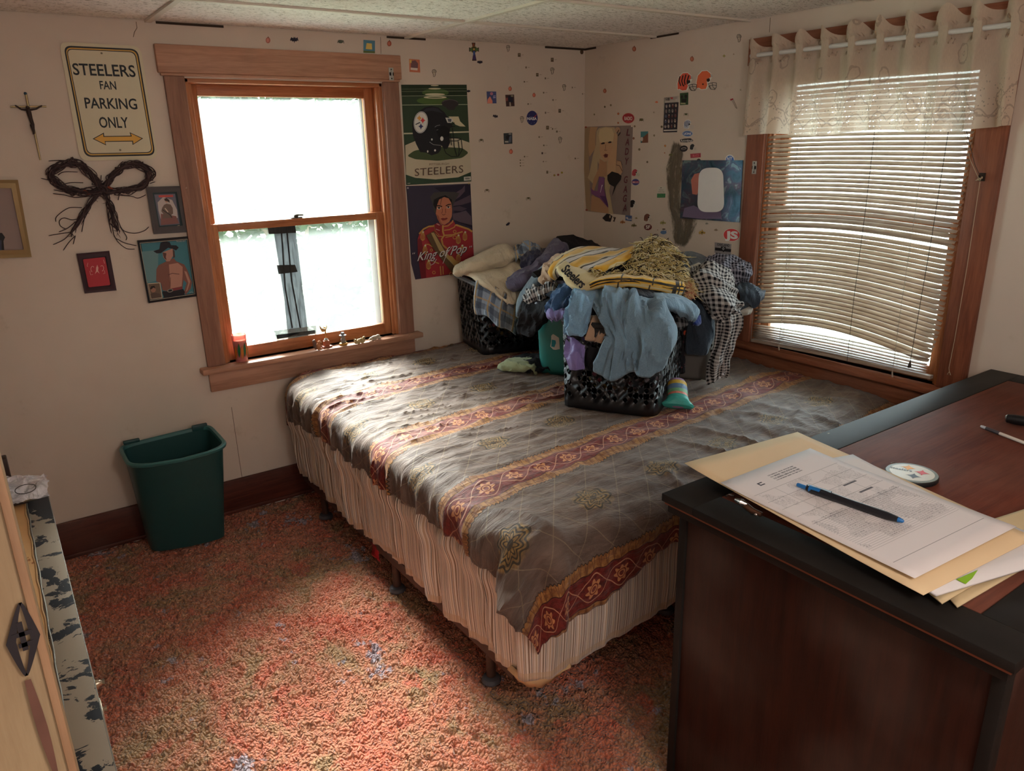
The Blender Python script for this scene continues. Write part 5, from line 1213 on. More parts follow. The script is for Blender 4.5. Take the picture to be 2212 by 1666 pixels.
A.line((190, 184, 184), 8, (600, 1230), (560, 1300), (510, 1326), (500, 1290)).line((190, 184, 184), 8, (860, 1020), (770, 1130), (700, 1300)).ell((150, 146, 150), 152, 118, 16, 14).ell((170, 150, 90), 1108, 46, 14, 12)
A.build('printed_image', p2)
# ---- pop star poster on the right wall (crop 1250,260, k=.138)
KG = 150 / 1087.
p3 = poster_body('pop_star_poster', RT, [(1264, 274), (1367, 271), (1361, 465.5), (1266, 456)], rgb(150, 128, 112), 'pale poster of a blonde singer with red lettering down its side, in the room corner')
A = Art(RT, 1250, 260, KG, .0015, 1.9)
A.poly((112, 98, 92), [(96, 104), (850, 82), (806, 1492), (116, 1420), (84, 760)]).poly((130, 108, 80), [(96, 104), (180, 106), (160, 560), (190, 1420), (116, 1418), (84, 760)]).poly((150, 118, 84), [(182, 104), (300, 104), (270, 180), (260, 440), (168, 574), (150, 400)])
A.poly((150, 132, 100), [(280, 170), (320, 120), (420, 100), (560, 110), (600, 220), (590, 480), (560, 700), (480, 1100), (540, 1460), (470, 1462), (430, 1200), (400, 900), (300, 640), (290, 900), (230, 1000), (140, 900), (170, 820), (220, 560), (270, 380)]).poly((168, 150, 112), [(330, 140), (420, 110), (520, 130), (560, 230), (540, 330), (330, 350), (310, 240)])
A.poly((158, 124, 92), [(334, 350), (520, 330), (536, 440), (500, 560), (450, 634), (400, 630), (350, 560), (326, 470)]).poly((30, 20, 20), [(344, 366), (380, 344), (412, 350), (404, 370), (360, 376)]).poly((30, 20, 20), [(456, 346), (490, 326), (518, 336), (506, 354), (470, 360)]).line((110, 78, 56), 6, (424, 380), (420, 450), (404, 470)).line((90, 60, 46), 6, (404, 472), (446, 470)).poly((96, 44, 40), [(384, 548), (420, 520), (462, 534), (450, 580), (410, 586)]).ell((60, 30, 28), 424, 552, 14, 12)
A.poly((146, 110, 78), [(330, 600), (400, 650), (440, 640), (440, 880), (320, 880), (240, 1100), (220, 1160), (200, 1420), (460, 1450), (460, 1360), (300, 1240), (200, 1140), (230, 930), (310, 760)]).poly((146, 110, 78), [(200, 1180), (330, 1220), (466, 1370), (470, 1460), (190, 1424)])
A.poly((160, 128, 94), [(556, 190), (610, 230), (590, 600), (580, 830), (470, 860), (440, 800), (460, 640), (530, 420)]).poly((150, 118, 88), [(600, 620), (660, 640), (690, 800), (650, 860), (580, 830), (590, 690)]).line((60, 36, 32), 8, (588, 700), (640, 710), (684, 800)).line((60, 36, 32), 6, (604, 630), (660, 640), (680, 700)).ell((150, 118, 92), 610, 150, 40, 44).line((50, 34, 30), 12, (630, 150), (600, 200)).line((40, 30, 30), 16, (655, 190), (615, 245))
A.poly((28, 24, 24), [(450, 860), (520, 800), (620, 830), (670, 870), (660, 930), (590, 1020), (560, 1100), (520, 1190), (556, 1040), (480, 1000), (450, 930)]).poly((104, 60, 104), [(318, 880), (410, 900), (390, 1060), (430, 1200), (466, 1330), (460, 1370), (330, 1220), (200, 1150), (190, 1050), (230, 1100), (296, 1110)]).poly((70, 36, 80), [(330, 1180), (420, 1190), (464, 1330), (460, 1366)]).line((190, 176, 190), 7, (366, 1010), (340, 1130)).line((190, 176, 190), 6, (376, 1012), (352, 1060))
A.poly((150, 132, 100), [(410, 900), (440, 940), (480, 1180), (545, 1470), (472, 1460), (460, 1320), (410, 1060)])
for ch, (x, y) in zip('LADYGAGA', ((742, 240), (728, 390), (722, 540), (726, 692), (708, 980), (696, 1130), (694, 1274), (690, 1420))): A.text((84, 34, 44), ch, x, y, 150, -1, 62, shear=.22, bold=.02)
for c in ((112, 108), (124, 1404)): A.ell((120, 50, 36), c[0], c[1], 18, 14)
A.ell((190, 170, 150), 832, 92, 14, 12); A.build('printed_image', p3)
# ---- film roster poster
p4 = poster_body('film_characters_poster', RT, [(1434.5, 211), (1466, 208), (1463, 285.5), (1432, 285.5)], rgb(196, 190, 180), 'tall narrow dark film poster with rows of tiny portraits, below the helmet stickers')
A = Art(RT, 1430, 60, 210 / 1296., .0015, 2.2); A.poly((34, 32, 40), [(36, 1002), (222, 992), (200, 1392), (16, 1396)]).poly((160, 154, 144), [(24, 1362), (202, 1356), (200, 1372), (22, 1378)])
rr = random.Random(4); cols = [(96, 84, 80), (120, 110, 104), (84, 40, 40), (60, 66, 84), (130, 118, 100), (70, 80, 76)]
for r_i in range(5):
    for c_i in range(4): A.ell(rr.choice(cols), 60 + c_i * 42 - r_i * 4, 1045 + r_i * 68 - c_i * 3, rr.uniform(10, 16), rr.uniform(20, 28)); A.ell(rr.choice(cols), 60 + c_i * 42 - r_i * 4, 1028 + r_i * 68, 7, 9)
A.text((40, 36, 36), 'STAR', 46, 952, 26, -2, 56, bold=.04).text((40, 36, 36), 'WARS', 46, 972, 26, -2, 56, bold=.04).poly((150, 40, 44), [(110, 930), (150, 926), (140, 942), (156, 950), (120, 950)]).rect((120, 110, 110), 186, 930, 196, 944).rect((150, 140, 136), 178, 956, 208, 966); A.build('printed_image', p4)
# ---- square mirror print (the printed figure is replaced by a plain pale panel)
mp = thing('mirror_print', 'square bluish mirror tile with a large white printed shape, left of the right window', 'mirror', onX(1538, 413, -.004))
A = Art(RT, 1340, 320, 300 / 2082., .008, 2.0)
mm_ = bpy.data.materials.new('mirror'); mm_.use_nodes = True; X.nt = mm_.node_tree; bb = mm_.node_tree.nodes['Principled BSDF']; bb.inputs['Metallic'].default_value = .75; bb.inputs['Roughness'].default_value = .12
v = coords('Object'); nn = noise(v, 12, 4, .6, 1.0); link_in(bb.inputs['Base Color'], ramp(nn, [(.3, rgb(60, 84, 104)), (.45, rgb(96, 132, 156)), (.55, rgb(110, 108, 140)), (.62, rgb(150, 190, 200)), (.75, rgb(120, 90, 110))]))
q4 = [(940, 182), (1845, 182), (1792, 1114), (905, 1050)]
A.mb.poly([A.P(*p, d=.003) for p in q4], mm_, (-1, 0, 0), .005); A.n += 1; A.build('mirror_tile', mp)
A = Art(RT, 1340, 320, 300 / 2082., .0085, 2.0); A.poly((84, 70, 96), [(960, 900), (1100, 860), (1300, 960), (1500, 900), (1520, 1060), (1200, 1060), (930, 1030)]).poly((150, 84, 70), [(1060, 480), (1110, 390), (1190, 370), (1200, 560), (1150, 700), (1080, 690)]).poly((196, 200, 206), rounded([(1180, 300), (1540, 290), (1560, 960), (1150, 960)], 150, 10)); A.build('printed_shape', mp)
# ---- stickers
STN = {}
def sticker(wall, name, label, cat, fn, group=None, ox=0, oy=0, k=1.0, gain=1.8, d=.0008):
    A = Art(wall, ox, oy, k, d, gain); fn(A); o = A.build(name); return props(o, label, cat, group)
def pumpkin(cx, cy, r, tone=(150, 74, 50), tilt=0): return lambda A: (A.ell(tone, cx, cy, r * .85, r * 1.1, tilt), A.poly((90, 60, 34), [(cx - r * .2, cy - r * .9), (cx + r * .1, cy - r * 1.5), (cx + r * .3, cy - r * .9)]), A.ell(tuple(min(255, q + 22) for q in tone), cx - r * .1, cy, r * .45, r * .7, tilt))
def bat(cx, cy, r, ang=0): 
    pts = [(x_, y_ * 1.5) for x_, y_ in [(-1, -.1), (-.75, -.42), (-.3, -.25), (-.15, -.5), (0, -.3), (.15, -.5), (.3, -.25), (.75, -.42), (1, .2), (.7, .1), (.4, .3), (.15, .2), (0, .55), (-.15, .2), (-.4, .3), (-.7, .1), (-1, .2)]]
    a = math.radians(ang); return lambda A: A.poly((34, 30, 44), [(cx + r * (x * math.cos(a) - y * math.sin(a)), cy + r * (x * math.sin(a) + y * math.cos(a))) for x, y in pts])
def ghost(cx, cy, r, ang=0):
    pts = [(-.45, -1), (.1, -1.1), (.5, -.8), (.6, -.4), (.35, -.1), (.35, .5), (.1, 1.0), (-.25, 1.05), (-.3, .3), (-.55, -.2), (-.6, -.5), (-.45, -1)]
    def f(A):
        P_ = [(cx + r * x, cy + r * y) for x, y in pts]; A.poly((158, 148, 130), P_); A.line((60, 50, 44), r * .14, P_); A.line((60, 50, 44), r * .12, (cx - r * .5, cy - r * .3), (cx, cy - r * .35), (cx + r * .5, cy - r * .45)); A.ell((60, 50, 44), cx - r * .1, cy - r * .75, r * .1, r * .12); A.ell((60, 50, 44), cx + r * .2, cy - r * .75, r * .1, r * .12)
    return f
def card(q4, c, *more): return lambda A: (A.poly(c, q4), [getattr(A, m[0])(*m[1:]) for m in more])
# above the back window
sticker(BK, 'pumpkin_sticker', 'orange pumpkin sticker above the back window, leftmost of the pumpkins', 'sticker', pumpkin(579, 87, 6, (150, 84, 70)))
sticker(BK, 'bat_sticker', 'dark bat sticker above the middle of the back window', 'sticker', bat(636, 86, 9))
sticker(BK, 'spider_sticker', 'small green spider sticker above the back window, left of the square sticker', 'sticker', lambda A: (A.ell((66, 76, 64), 736, 90, 5.5, 3.5), A.line((50, 56, 48), 1.2, (729, 93), (731, 87), (736, 87), (742, 88), (743, 94))))
sticker(BK, 'square_sticker', 'blue square sticker with a yellow middle above the back window', 'sticker', card([(785, 86), (810, 88), (810, 115), (785, 114)], (60, 110, 130), ('poly', (186, 160, 70), [(792, 93), (803, 94), (804, 107), (790, 106)]), ('poly', (80, 96, 50), [(785, 109), (810, 111), (810, 115), (785, 114)])))
sticker(BK, 'pumpkin_sticker', 'orange pumpkin sticker above the right end of the back window', 'sticker', pumpkin(841, 94, 5.5))
KS = 430 / 1279.; S1 = dict(ox=850, oy=60, k=KS)
sticker(BK, 'card_sticker', 'orange and purple card sticker above the helmet poster', 'sticker', card([(100, 200), (168, 205), (172, 288), (103, 284)], (170, 92, 60), ('poly', (96, 66, 70), [(112, 215), (140, 208), (158, 230), (156, 262), (112, 255)]), ('poly', (180, 168, 156), [(110, 256), (156, 260), (154, 275), (110, 270)]), ('rect', (180, 150, 60), 104, 206, 116, 226)), **S1)
for i, (x, y, r, lb) in enumerate([(262, 292, 22, 'white ghost sticker above the helmet poster'), (737, 133, 19, 'white ghost sticker just under the ceiling, left of the room corner'), (1021, 278, 20, 'white ghost sticker high on the back wall near the room corner'), (1097, 385, 19, 'white ghost sticker nearest the room corner on the back wall'), (826, 590, 19, 'faint white ghost sticker left of the round blue space badge'), (1071, 722, 19, 'lowest white ghost sticker on the back wall near the room corner')]):
    sticker(BK, 'ghost_sticker', lb, 'sticker', ghost(x, y, r), **S1)
sticker(RT, 'ghost_sticker', 'white ghost sticker just left of the right window header', 'sticker', ghost(1100, 70, 24), ox=1240, oy=60, k=400 / 1234.)
cr = lambda A: (A.poly((60, 46, 34), [(502, 96), (526, 96), (524, 122), (536, 130), (549, 126), (549, 154), (536, 150), (524, 160), (534, 212), (505, 212), (514, 160), (500, 150), (486, 154), (485, 126), (498, 130), (508, 122)]), A.arc((90, 96, 40), 5, 517, 140, 19, 20, 0, 360), A.rect((110, 60, 34), 508, 100, 520, 122), A.rect((70, 96, 50), 490, 132, 508, 148), A.rect((70, 96, 50), 526, 132, 545, 148), A.rect((50, 70, 130), 512, 150, 524, 178), A.rect((64, 44, 90), 510, 180, 528, 206), A.ell((170, 140, 50), 517, 138, 6, 7))
sticker(BK, 'celtic_cross_sticker', 'rainbow coloured celtic cross sticker hanging from the ceiling edge', 'sticker', cr, **S1)
for x, y, r, an, lb in [(556, 222, 18, 0, 'dark bat sticker beside the rainbow cross'), (481, 408, 14, 0, 'dark bat sticker at the top right corner of the helmet poster'), (655, 570, 17, 10, 'dark bat sticker left of the round blue space badge'), (737, 1262, 15, -40, 'tilted dark bat sticker low on the back wall above the cream trousers')]: sticker(BK, 'bat_sticker', lb, 'sticker', bat(x, y, r, an), **S1)
sticker(BK, 'card_sticker', 'blue and pink card sticker right of the helmet poster', 'sticker', card([(598, 409), (660, 410), (662, 486), (602, 487)], (56, 66, 110), ('poly', (190, 110, 90), [(602, 486), (605, 460), (620, 440), (636, 470), (636, 487)]), ('ell', (150, 90, 110), 630, 424, 10, 10), ('line', (170, 160, 190), 4, (640, 440), (656, 438)), ('line', (170, 160, 190), 4, (640, 450), (656, 448))), **S1)
sticker(BK, 'card_sticker', 'dark trading card sticker with red corner, left of the tear-drop pumpkin', 'sticker', card([(718, 431), (775, 429), (778, 504), (724, 506)], (58, 38, 38), ('poly', (26, 30, 44), [(736, 440), (765, 436), (768, 480), (740, 478)]), ('poly', (140, 128, 110), [(745, 478), (752, 478), (756, 503), (745, 503)]), ('rect', (110, 104, 84), 754, 433, 770, 444), ('rect', (120, 60, 56), 722, 450, 734, 470)), **S1)
sticker(BK, 'card_sticker', 'dark grey trading card sticker below the bat on the back wall', 'sticker', card([(707, 678), (763, 675), (764, 745), (710, 748)], (44, 50, 54), ('ell', (24, 26, 32), 736, 705, 14, 16), ('poly', (70, 80, 96), [(744, 700), (758, 690), (756, 735), (738, 740)]), ('rect', (150, 146, 136), 716, 728, 738, 738), ('rect', (120, 118, 110), 740, 679, 758, 687)), **S1)
for x, y, r, lb in [(749, 392, 13, 'round orange pumpkin sticker above the dark trading card'), (903, 433, 12, 'tear-drop shaped orange pumpkin sticker above the round blue space badge'), (755, 796, 14, 'orange pumpkin sticker under the dark grey trading card')]: sticker(BK, 'pumpkin_sticker', lb, 'sticker', pumpkin(x, y, r, (160, 76, 52)), **S1)
def nasa(A):
    A.ell((34, 38, 88), 891, 580, 36, 47); A.arc((120, 120, 150), 2, 888, 585, 24, 12, 150, 330); A.poly((150, 40, 44), [(908, 575), (932, 546), (914, 562), (896, 578)]); A.text((200, 196, 196), 'NASA', 859, 592, 24, 1, 62, bold=.03)
    for x, y in ((872, 560), (905, 610), (884, 614), (868, 606)): A.ell((170, 170, 190), x, y, 1.3, 1.3)
sticker(BK, 'space_badge', 'round dark blue space agency badge on the back wall', 'badge sticker', nasa, **S1)
for x, y, lb in [(564, 726, 'small olive spider sticker right of the helmet poster'), (601, 1048, 'small olive spider sticker right of the singer poster'), (867, 1100, 'small dark spider sticker in the middle of the back wall, lowest of three')]:
    sticker(BK, 'spider_sticker', lb, 'sticker', lambda A, x=x, y=y: (A.ell((84, 74, 44), x, y - 4, 9, 5), A.line((60, 50, 30), 2.5, (x - 13, y + 10), (x - 14, y - 4), (x - 6, y - 10), (x + 6, y - 10), (x + 14, y - 4), (x + 13, y + 10)), A.line((60, 50, 30), 2, (x - 7, y + 8), (x - 7, y), (x + 7, y), (x + 7, y + 8))), **S1)
tiny = [(808, 175, 9, 12), (1020, 206, 9, 13), (852, 255, 4, 6), (924, 302, 8, 11), (841, 347, 4, 5), (976, 325, 4, 6), (965, 417, 4, 5), (1025, 464, 4, 5), (865, 490, 4, 5), (977, 546, 4, 6), (1068, 534, 8, 12), (1149, 384, 3, 5), (990, 642, 9, 12), (1022, 650, 4, 5), (1050, 667, 5, 6), (936, 702, 4, 5), (966, 756, 4, 5), (956, 806, 5, 7), (842, 828, 4, 5), (815, 851, 4, 4), (815, 869, 4, 4), (816, 887, 4, 4), (963, 860, 3, 4), (988, 928, 6, 9), (1168, 840, 4, 5), (1215, 425, 3, 4)]
for i, (x, y, a, b) in enumerate(tiny):
    c = (84, 70, 50) if i != 17 else (50, 30, 26)
    sticker(BK, 'tiny_sticker', 'tiny faded square sticker in the scatter near the room corner on the back wall', 'sticker', lambda A, x=x, y=y, a=a, b=b, c=c: (A.rect(c, x - a, y - b, x + a, y + b), A.rect((124, 108, 84), x - a * .45, y - b * .5, x + a * .35, y), A.line((110, 94, 76), 2, (x + a + 6, y), (x + a + 20, y - 1))), 'tiny faded stickers on the back wall', **S1)
for x, y, c, lb in ((1034, 948, (130, 110, 40), 'leftmost small yellow dot of the three by the room corner'), (1058, 945, (120, 50, 40), 'small red dot sticker between the two yellow ones near the room corner'), (1082, 931, (130, 116, 30), 'rightmost small yellow dot of the three by the room corner')): sticker(BK, 'dot_sticker', lb, 'sticker', lambda A, x=x, y=y, c=c: A.ell(c, x, y, 7, 7), **S1)
sticker(BK, 'ceiling_tack', 'round brown plug right in the room corner below the ceiling', 'tack', lambda A: A.ell((70, 50, 34), 1210, 155, 11, 16), **S1)
# right wall
S2 = dict(ox=1240, oy=60, k=400 / 1234.)
for x, y, r, lb in [(401, 141, 17, 'orange pumpkin sticker just under the ceiling on the right wall'), (786, 208, 17, 'orange pumpkin sticker above the striped helmet'), (205, 421, 15, 'hollow orange pumpkin sticker high above the pop star poster')]: sticker(RT, 'pumpkin_sticker', lb, 'sticker', pumpkin(x, y, r * .9, (140, 74, 46)), **S2)
def helmet(A, cx, cy, s, shell, stripes=None, mask=(60, 60, 56), logo=None, flip=1):
    f = lambda pts: [(cx + flip * x * s, cy + y * s) for x, y in pts]
    A.poly((190, 186, 176), f([(-1.05, .9), (-1.1, .2), (-.95, -.5), (-.5, -1.02), (.1, -1.08), (.5, -.75), (.68, -.4), (.5, -.1), (.3, .4), (.1, .95), (-.5, 1.02), (-.85, .85)]))
    A.poly(shell, f([(-1, .85), (-1.02, .2), (-.88, -.48), (-.45, -.95), (.08, -1.0), (.42, -.72), (.6, -.4), (.3, -.25), (.05, .1), (.12, .5), (-.05, .9), (-.5, .96), (-.82, .78)]))
    if stripes:
        for k in range(4): A.line(stripes, .13 * s, f([(-.75 + k * .33, -.62 - .1 * k * (1 if k < 3 else .4)), (-.86 + k * .30, -.1), (-.66 + k * .24, .45 - .06 * k)]))
    A.poly((40, 36, 36), f([(.05, -.15), (.35, -.22), (.4, .05), (.2, .2), (.05, .1)])); A.ell((50, 20, 20), cx - flip * .35 * s, cy + .42 * s, .08 * s, .09 * s)
    for pts in ([(.2, .35), (.7, .25), (1.08, .28)], [(.3, .6), (.75, .5), (1.05, .55)], [(1.08, .28), (1.08, .7), (.9, .98), (.5, .95), (.25, .6)], [(.62, .25), (.7, .7), (.95, .95)], [(.2, .35), (.5, .95)]): A.line(mask, .06 * s, f(pts))
    A.poly((150, 146, 140), f([(.42, -.72), (.62, -.55), (.72, -.35), (.5, -.3)]))
    if logo: logo(A, cx, cy, s)
KH = dict(ox=1430, oy=60, k=210 / 1296.)
sticker(RT, 'helmet_sticker', 'large orange football helmet sticker with black tiger stripes', 'sticker', lambda A: helmet(A, 330, 722, 120, (190, 66, 36), (36, 24, 24)), **KH)
sticker(RT, 'helmet_sticker', 'large plain orange football helmet sticker right of the striped one', 'sticker', lambda A: helmet(A, 590, 700, 126, (206, 82, 24)), **KH)
sticker(RT, 'card_sticker', 'green and black card sticker under the striped helmet', 'sticker', card([(238, 872), (352, 862), (350, 1026), (240, 1034)], (40, 66, 36), ('ell', (20, 24, 18), 264, 924, 16, 24), ('ell', (20, 24, 18), 318, 916, 18, 26), ('poly', (22, 26, 20), [(256, 950), (330, 945), (320, 1000), (262, 1004)]), ('rect', (130, 130, 90), 250, 1000, 314, 1020)), **KH)
sticker(RT, 'spider_sticker', 'small green spider sticker above the silver helmet sticker', 'sticker', lambda A: (A.ell((66, 74, 40), 320, 1155, 18, 12), A.line((50, 56, 30), 5, (292, 1175), (294, 1145), (345, 1140), (348, 1175))), **KH)
sticker(RT, 'helmet_sticker', 'silver and blue football helmet sticker above the blue oval', 'sticker', lambda A: helmet(A, 352, 1288, 60, (150, 156, 166), (60, 76, 110), (150, 150, 150)), **KH)
sticker(RT, 'oval_sticker', 'blue and white oval team sticker under the silver helmet sticker', 'sticker', lambda A: (A.ell((150, 160, 170), 340, 1412, 72, 42), A.ell((50, 84, 140), 340, 1412, 64, 34), A.text((190, 190, 196), 'LIONS', 290, 1426, 40, 0, 100, bold=.03)), **KH)
sticker(RT, 'name_sticker', 'black team name strip under the blue oval', 'sticker', lambda A: (A.poly((30, 28, 34), [(240, 1492), (300, 1478), (380, 1474), (415, 1496), (412, 1518), (330, 1528), (246, 1526)]), A.text((170, 166, 160), 'RAVENS', 254, 1520, 38, 0, 155, bold=.02)), **KH)
sticker(RT, 'oval_sticker', 'black oval team sticker below the black name strip', 'sticker', lambda A: (A.ell((24, 22, 26), 290, 1612, 54, 42, -8), A.ell((150, 146, 140), 290, 1610, 34, 14, -8), A.ell((24, 22, 26), 290, 1612, 28, 9, -8)), **KH)
sticker(RT, 'helmet_sticker', 'small black football helmet sticker beside the black oval', 'sticker', lambda A: helmet(A, 412, 1590, 40, (30, 30, 34), None, (130, 130, 126)), **KH)
sticker(RT, 'oval_sticker', 'red oval brand sticker above the pop star poster', 'sticker', lambda A: (A.ell((176, 130, 110), 362, 603, 42, 36), A.ell((140, 22, 34), 362, 603, 39, 33), A.text((190, 180, 170), 'RADIO', 336, 616, 34, 0, 52, bold=.02), A.line((200, 60, 60), 3, (344, 628), (378, 627))), **S2)
sticker(RT, 'spider_sticker', 'small olive spider sticker right of the red oval sticker', 'sticker', lambda A: (A.ell((80, 74, 40), 448, 614, 12, 8), A.line((60, 56, 30), 3, (436, 624), (438, 606), (460, 606), (462, 624))), **S2)
sticker(RT, 'card_sticker', 'teal and brown card sticker between two posters on the right wall', 'sticker', card([(444, 692), (494, 690), (494, 766), (444, 768)], (50, 106, 110), ('poly', (110, 66, 46), [(460, 730), (494, 700), (494, 766), (450, 767)]), ('ell', (170, 160, 150), 452, 742, 8, 14)), **S2)
dots = [(205, 527, 6, (74, 62, 40)), (245, 516, 6, (90, 78, 50)), (135, 578, 5, (90, 80, 50)), (295, 573, 7, (140, 76, 40)), (294, 634, 6, (130, 76, 44)), (404, 657, 6, (96, 78, 56)), (397, 737, 7, (104, 66, 46)), (435, 811, 7, (84, 72, 46)), (534, 718, 6, (100, 88, 66)), (584, 660, 7, (74, 66, 40)), (488, 895, 6, (74, 62, 40)), (607, 787, 7, (150, 96, 40)), (604, 834, 4, (130, 74, 40)), (9, 870, 5, (90, 76, 50)), (1110, 414, 5, (120, 108, 92)), (532, 564, 5, (120, 108, 92)), (1064, 176, 4, (110, 96, 70))]
for x, y, r, c in dots: sticker(RT, 'dot_sticker', 'tiny round sticker in the scatter around the posters on the right wall', 'sticker', lambda A, x=x, y=y, r=r, c=c: (A.ell(c, x, y, r, r * 1.15), A.ell(tuple(min(255, int(q * 1.4)) for q in c), x, y, r * .4, r * .5)), 'tiny round stickers on the right wall', **S2)
sticker(RT, 'leaf_sticker', 'small orange pointed sticker left of the film poster', 'sticker', lambda A: A.poly((190, 96, 50), [(538, 494), (552, 488), (560, 494), (556, 502), (544, 500)]), **S2)
sticker(RT, 'star_sticker', 'small yellow star sticker below the ghost near the right window', 'sticker', lambda A: A.poly((130, 120, 60), star_px(0, 1000, 188, 14)), **S2)
KV = dict(ox=1340, oy=320, k=300 / 2082.)
sticker(RT, 'helmet_sticker', 'red football helmet sticker right of the pop star poster', 'sticker', lambda A: helmet(A, 228, 368, 54, (150, 44, 52), None, (120, 150, 120)), **KV)
sticker(RT, 'oval_sticker', 'blue and red oval team sticker under the red helmet sticker', 'sticker', lambda A: (A.ell((150, 150, 160), 228, 510, 62, 52), A.ell((48, 50, 110), 228, 510, 56, 46), A.rect((150, 50, 70), 178, 495, 278, 528), A.text((180, 160, 170), 'BILLS', 186, 524, 34, 0, 84, bold=.02)), **KV)
sticker(RT, 'helmet_sticker', 'black football helmet sticker right of the lower pop star poster', 'sticker', lambda A: helmet(A, 192, 835, 58, (18, 18, 20), None, (160, 160, 150)), **KV)
sticker(RT, 'helmet_sticker', 'brown gold football helmet sticker above the round red SF sticker', 'sticker', lambda A: helmet(A, 412, 1042, 60, (110, 70, 50), (80, 40, 34), (150, 140, 130)), **KV)
sticker(RT, 'oval_sticker', 'dark red oval sticker with white SF letters', 'sticker', lambda A: (A.ell((170, 150, 130), 415, 1185, 64, 52), A.ell((84, 24, 28), 415, 1185, 58, 46), A.text((180, 172, 160), 'SF', 380, 1208, 70, 0, 68, bold=.03)), **KV)
sticker(RT, 'name_sticker', 'red rectangular team sticker above the mirror tile', 'sticker', lambda A: (A.poly((140, 34, 48), [(1048, 86), (1206, 74), (1206, 138), (1052, 150)]), A.text((180, 80, 90), 'BUCS', 1086, 132, 50, -3, 90, bold=.02)), **KV)
sticker(RT, 'oval_sticker', 'top of a dark round sticker behind the mirror tile', 'sticker', lambda A: A.ell((60, 44, 44), 1176, 200, 34, 42), **KV)
sticker(RT, 'oval_sticker', 'white and blue round sticker showing above the mirror tile', 'sticker', lambda A: (A.ell((190, 200, 210), 1642, 180, 72, 84), A.ell((50, 96, 170), 1642, 180, 60, 66), A.text((200, 206, 214), 'NY', 1596, 190, 76, -8, 90, shear=.2, bold=.02)), **KV)
sticker(RT, 'label_sticker', 'white label over a green label beside the dark wall stain', 'sticker', lambda A: (A.poly((166, 160, 146), [(556, 576), (682, 576), (680, 676), (552, 676)]), A.poly((34, 100, 56), [(552, 682), (676, 682), (672, 742), (550, 744)]), A.text((60, 60, 56), 'End of', 584, 634, 24, 0, 60), A.text((60, 60, 56), 'every day', 566, 662, 24, 0, 96), A.text((110, 150, 110), 'one day only', 562, 706, 18, 0, 100), A.text((110, 150, 110), 'only at once', 562, 730, 18, 0, 96), A.poly((50, 50, 50), [(598, 600), (606, 588), (620, 590), (614, 602)])), **KV)
def moos(x, y, s, c): return lambda A: (A.poly(c, [(x - s, y), (x - s * .6, y - s * .5), (x - s * .2, y - s * .3), (x, y - s), (x + s * .3, y - s * .3), (x + s, y - s * .1), (x + s * .8, y + s * .4), (x + s * .2, y + s * .3), (x, y + s * .8), (x - s * .3, y + s * .3), (x - s * .8, y + s * .5)]), A.ell(tuple(int(q * .6) for q in c), x, y, s * .25, s * .2))
for x, y, s, c, lb in [(36, 1110, 40, (150, 90, 36), 'small orange flame-like sticker under the pop star poster'), (205, 1160, 42, (96, 86, 50), 'olive smudged animal sticker left of the SF sticker'), (240, 1050, 20, (130, 110, 60), 'small tan sticker left of the brown helmet'), (640, 1120, 46, (130, 120, 60), 'yellow green animal sticker above the blue whale sticker'), (1226, 1266, 52, (150, 120, 40), 'yellow animal sticker below the mirror tile'), (1436, 1228, 30, (130, 110, 84), 'faint tan animal sticker below the mirror tile'), (1298, 1132, 26, (120, 118, 104), 'small grey sticker just under the mirror tile'), (762, 100, 36, (90, 88, 50), 'small olive sticker on top of the dark wall stain'), (560, 1228, 10, (110, 60, 44), 'tiny red brown sticker above the blanket fringe'), (520, 1298, 18, (150, 80, 70), 'small pink sticker just above the blanket fringe')]:
    sticker(RT, 'animal_sticker', lb, 'sticker', moos(x, y, s, c), **KV)
sticker(RT, 'whale_sticker', 'small blue whale sticker above the fringe of the blanket', 'sticker', lambda A: (A.ell((70, 100, 140), 646, 1264, 46, 28), A.poly((70, 100, 140), [(684, 1262), (694, 1230), (676, 1240)]), A.ell((60, 40, 36), 652, 1216, 26, 10)), **KV)
sticker(RT, 'star_player_sticker', 'black and white figure sticker under the pop star poster', 'sticker', lambda A: (A.poly((26, 24, 26), [(370, 1530), (440, 1460), (490, 1470), (530, 1500), (500, 1590), (420, 1580)]), A.poly((140, 124, 104), [(478, 1492), (504, 1484), (500, 1530), (480, 1530)]), A.poly((60, 44, 36), [(540, 1510), (586, 1520), (570, 1560), (560, 1592), (536, 1580), (552, 1550)])), ox=1250, oy=260, k=KG)
sticker(RT, 'name_sticker', 'small blue rectangular sticker at the lower right of the pop star poster', 'sticker', lambda A: (A.poly((60, 80, 120), [(732, 1486), (834, 1494), (830, 1580), (730, 1566)]), A.ell((160, 150, 150), 756, 1528, 18, 14), A.text((190, 188, 190), 'RUN', 764, 1556, 30, 3, 60, bold=.02)), ox=1250, oy=260, k=KG, d=.004)
sticker(RT, 'oval_sticker', 'bright red oval sticker with big white JS letters', 'sticker', lambda A: (A.ell((190, 182, 176), 1668, 1302, 126, 98, 3), A.ell((186, 40, 44), 1668, 1302, 120, 92, 3), A.text((200, 196, 190), 'JS', 1568, 1352, 150, 2, 196, bold=.05)), **KV)
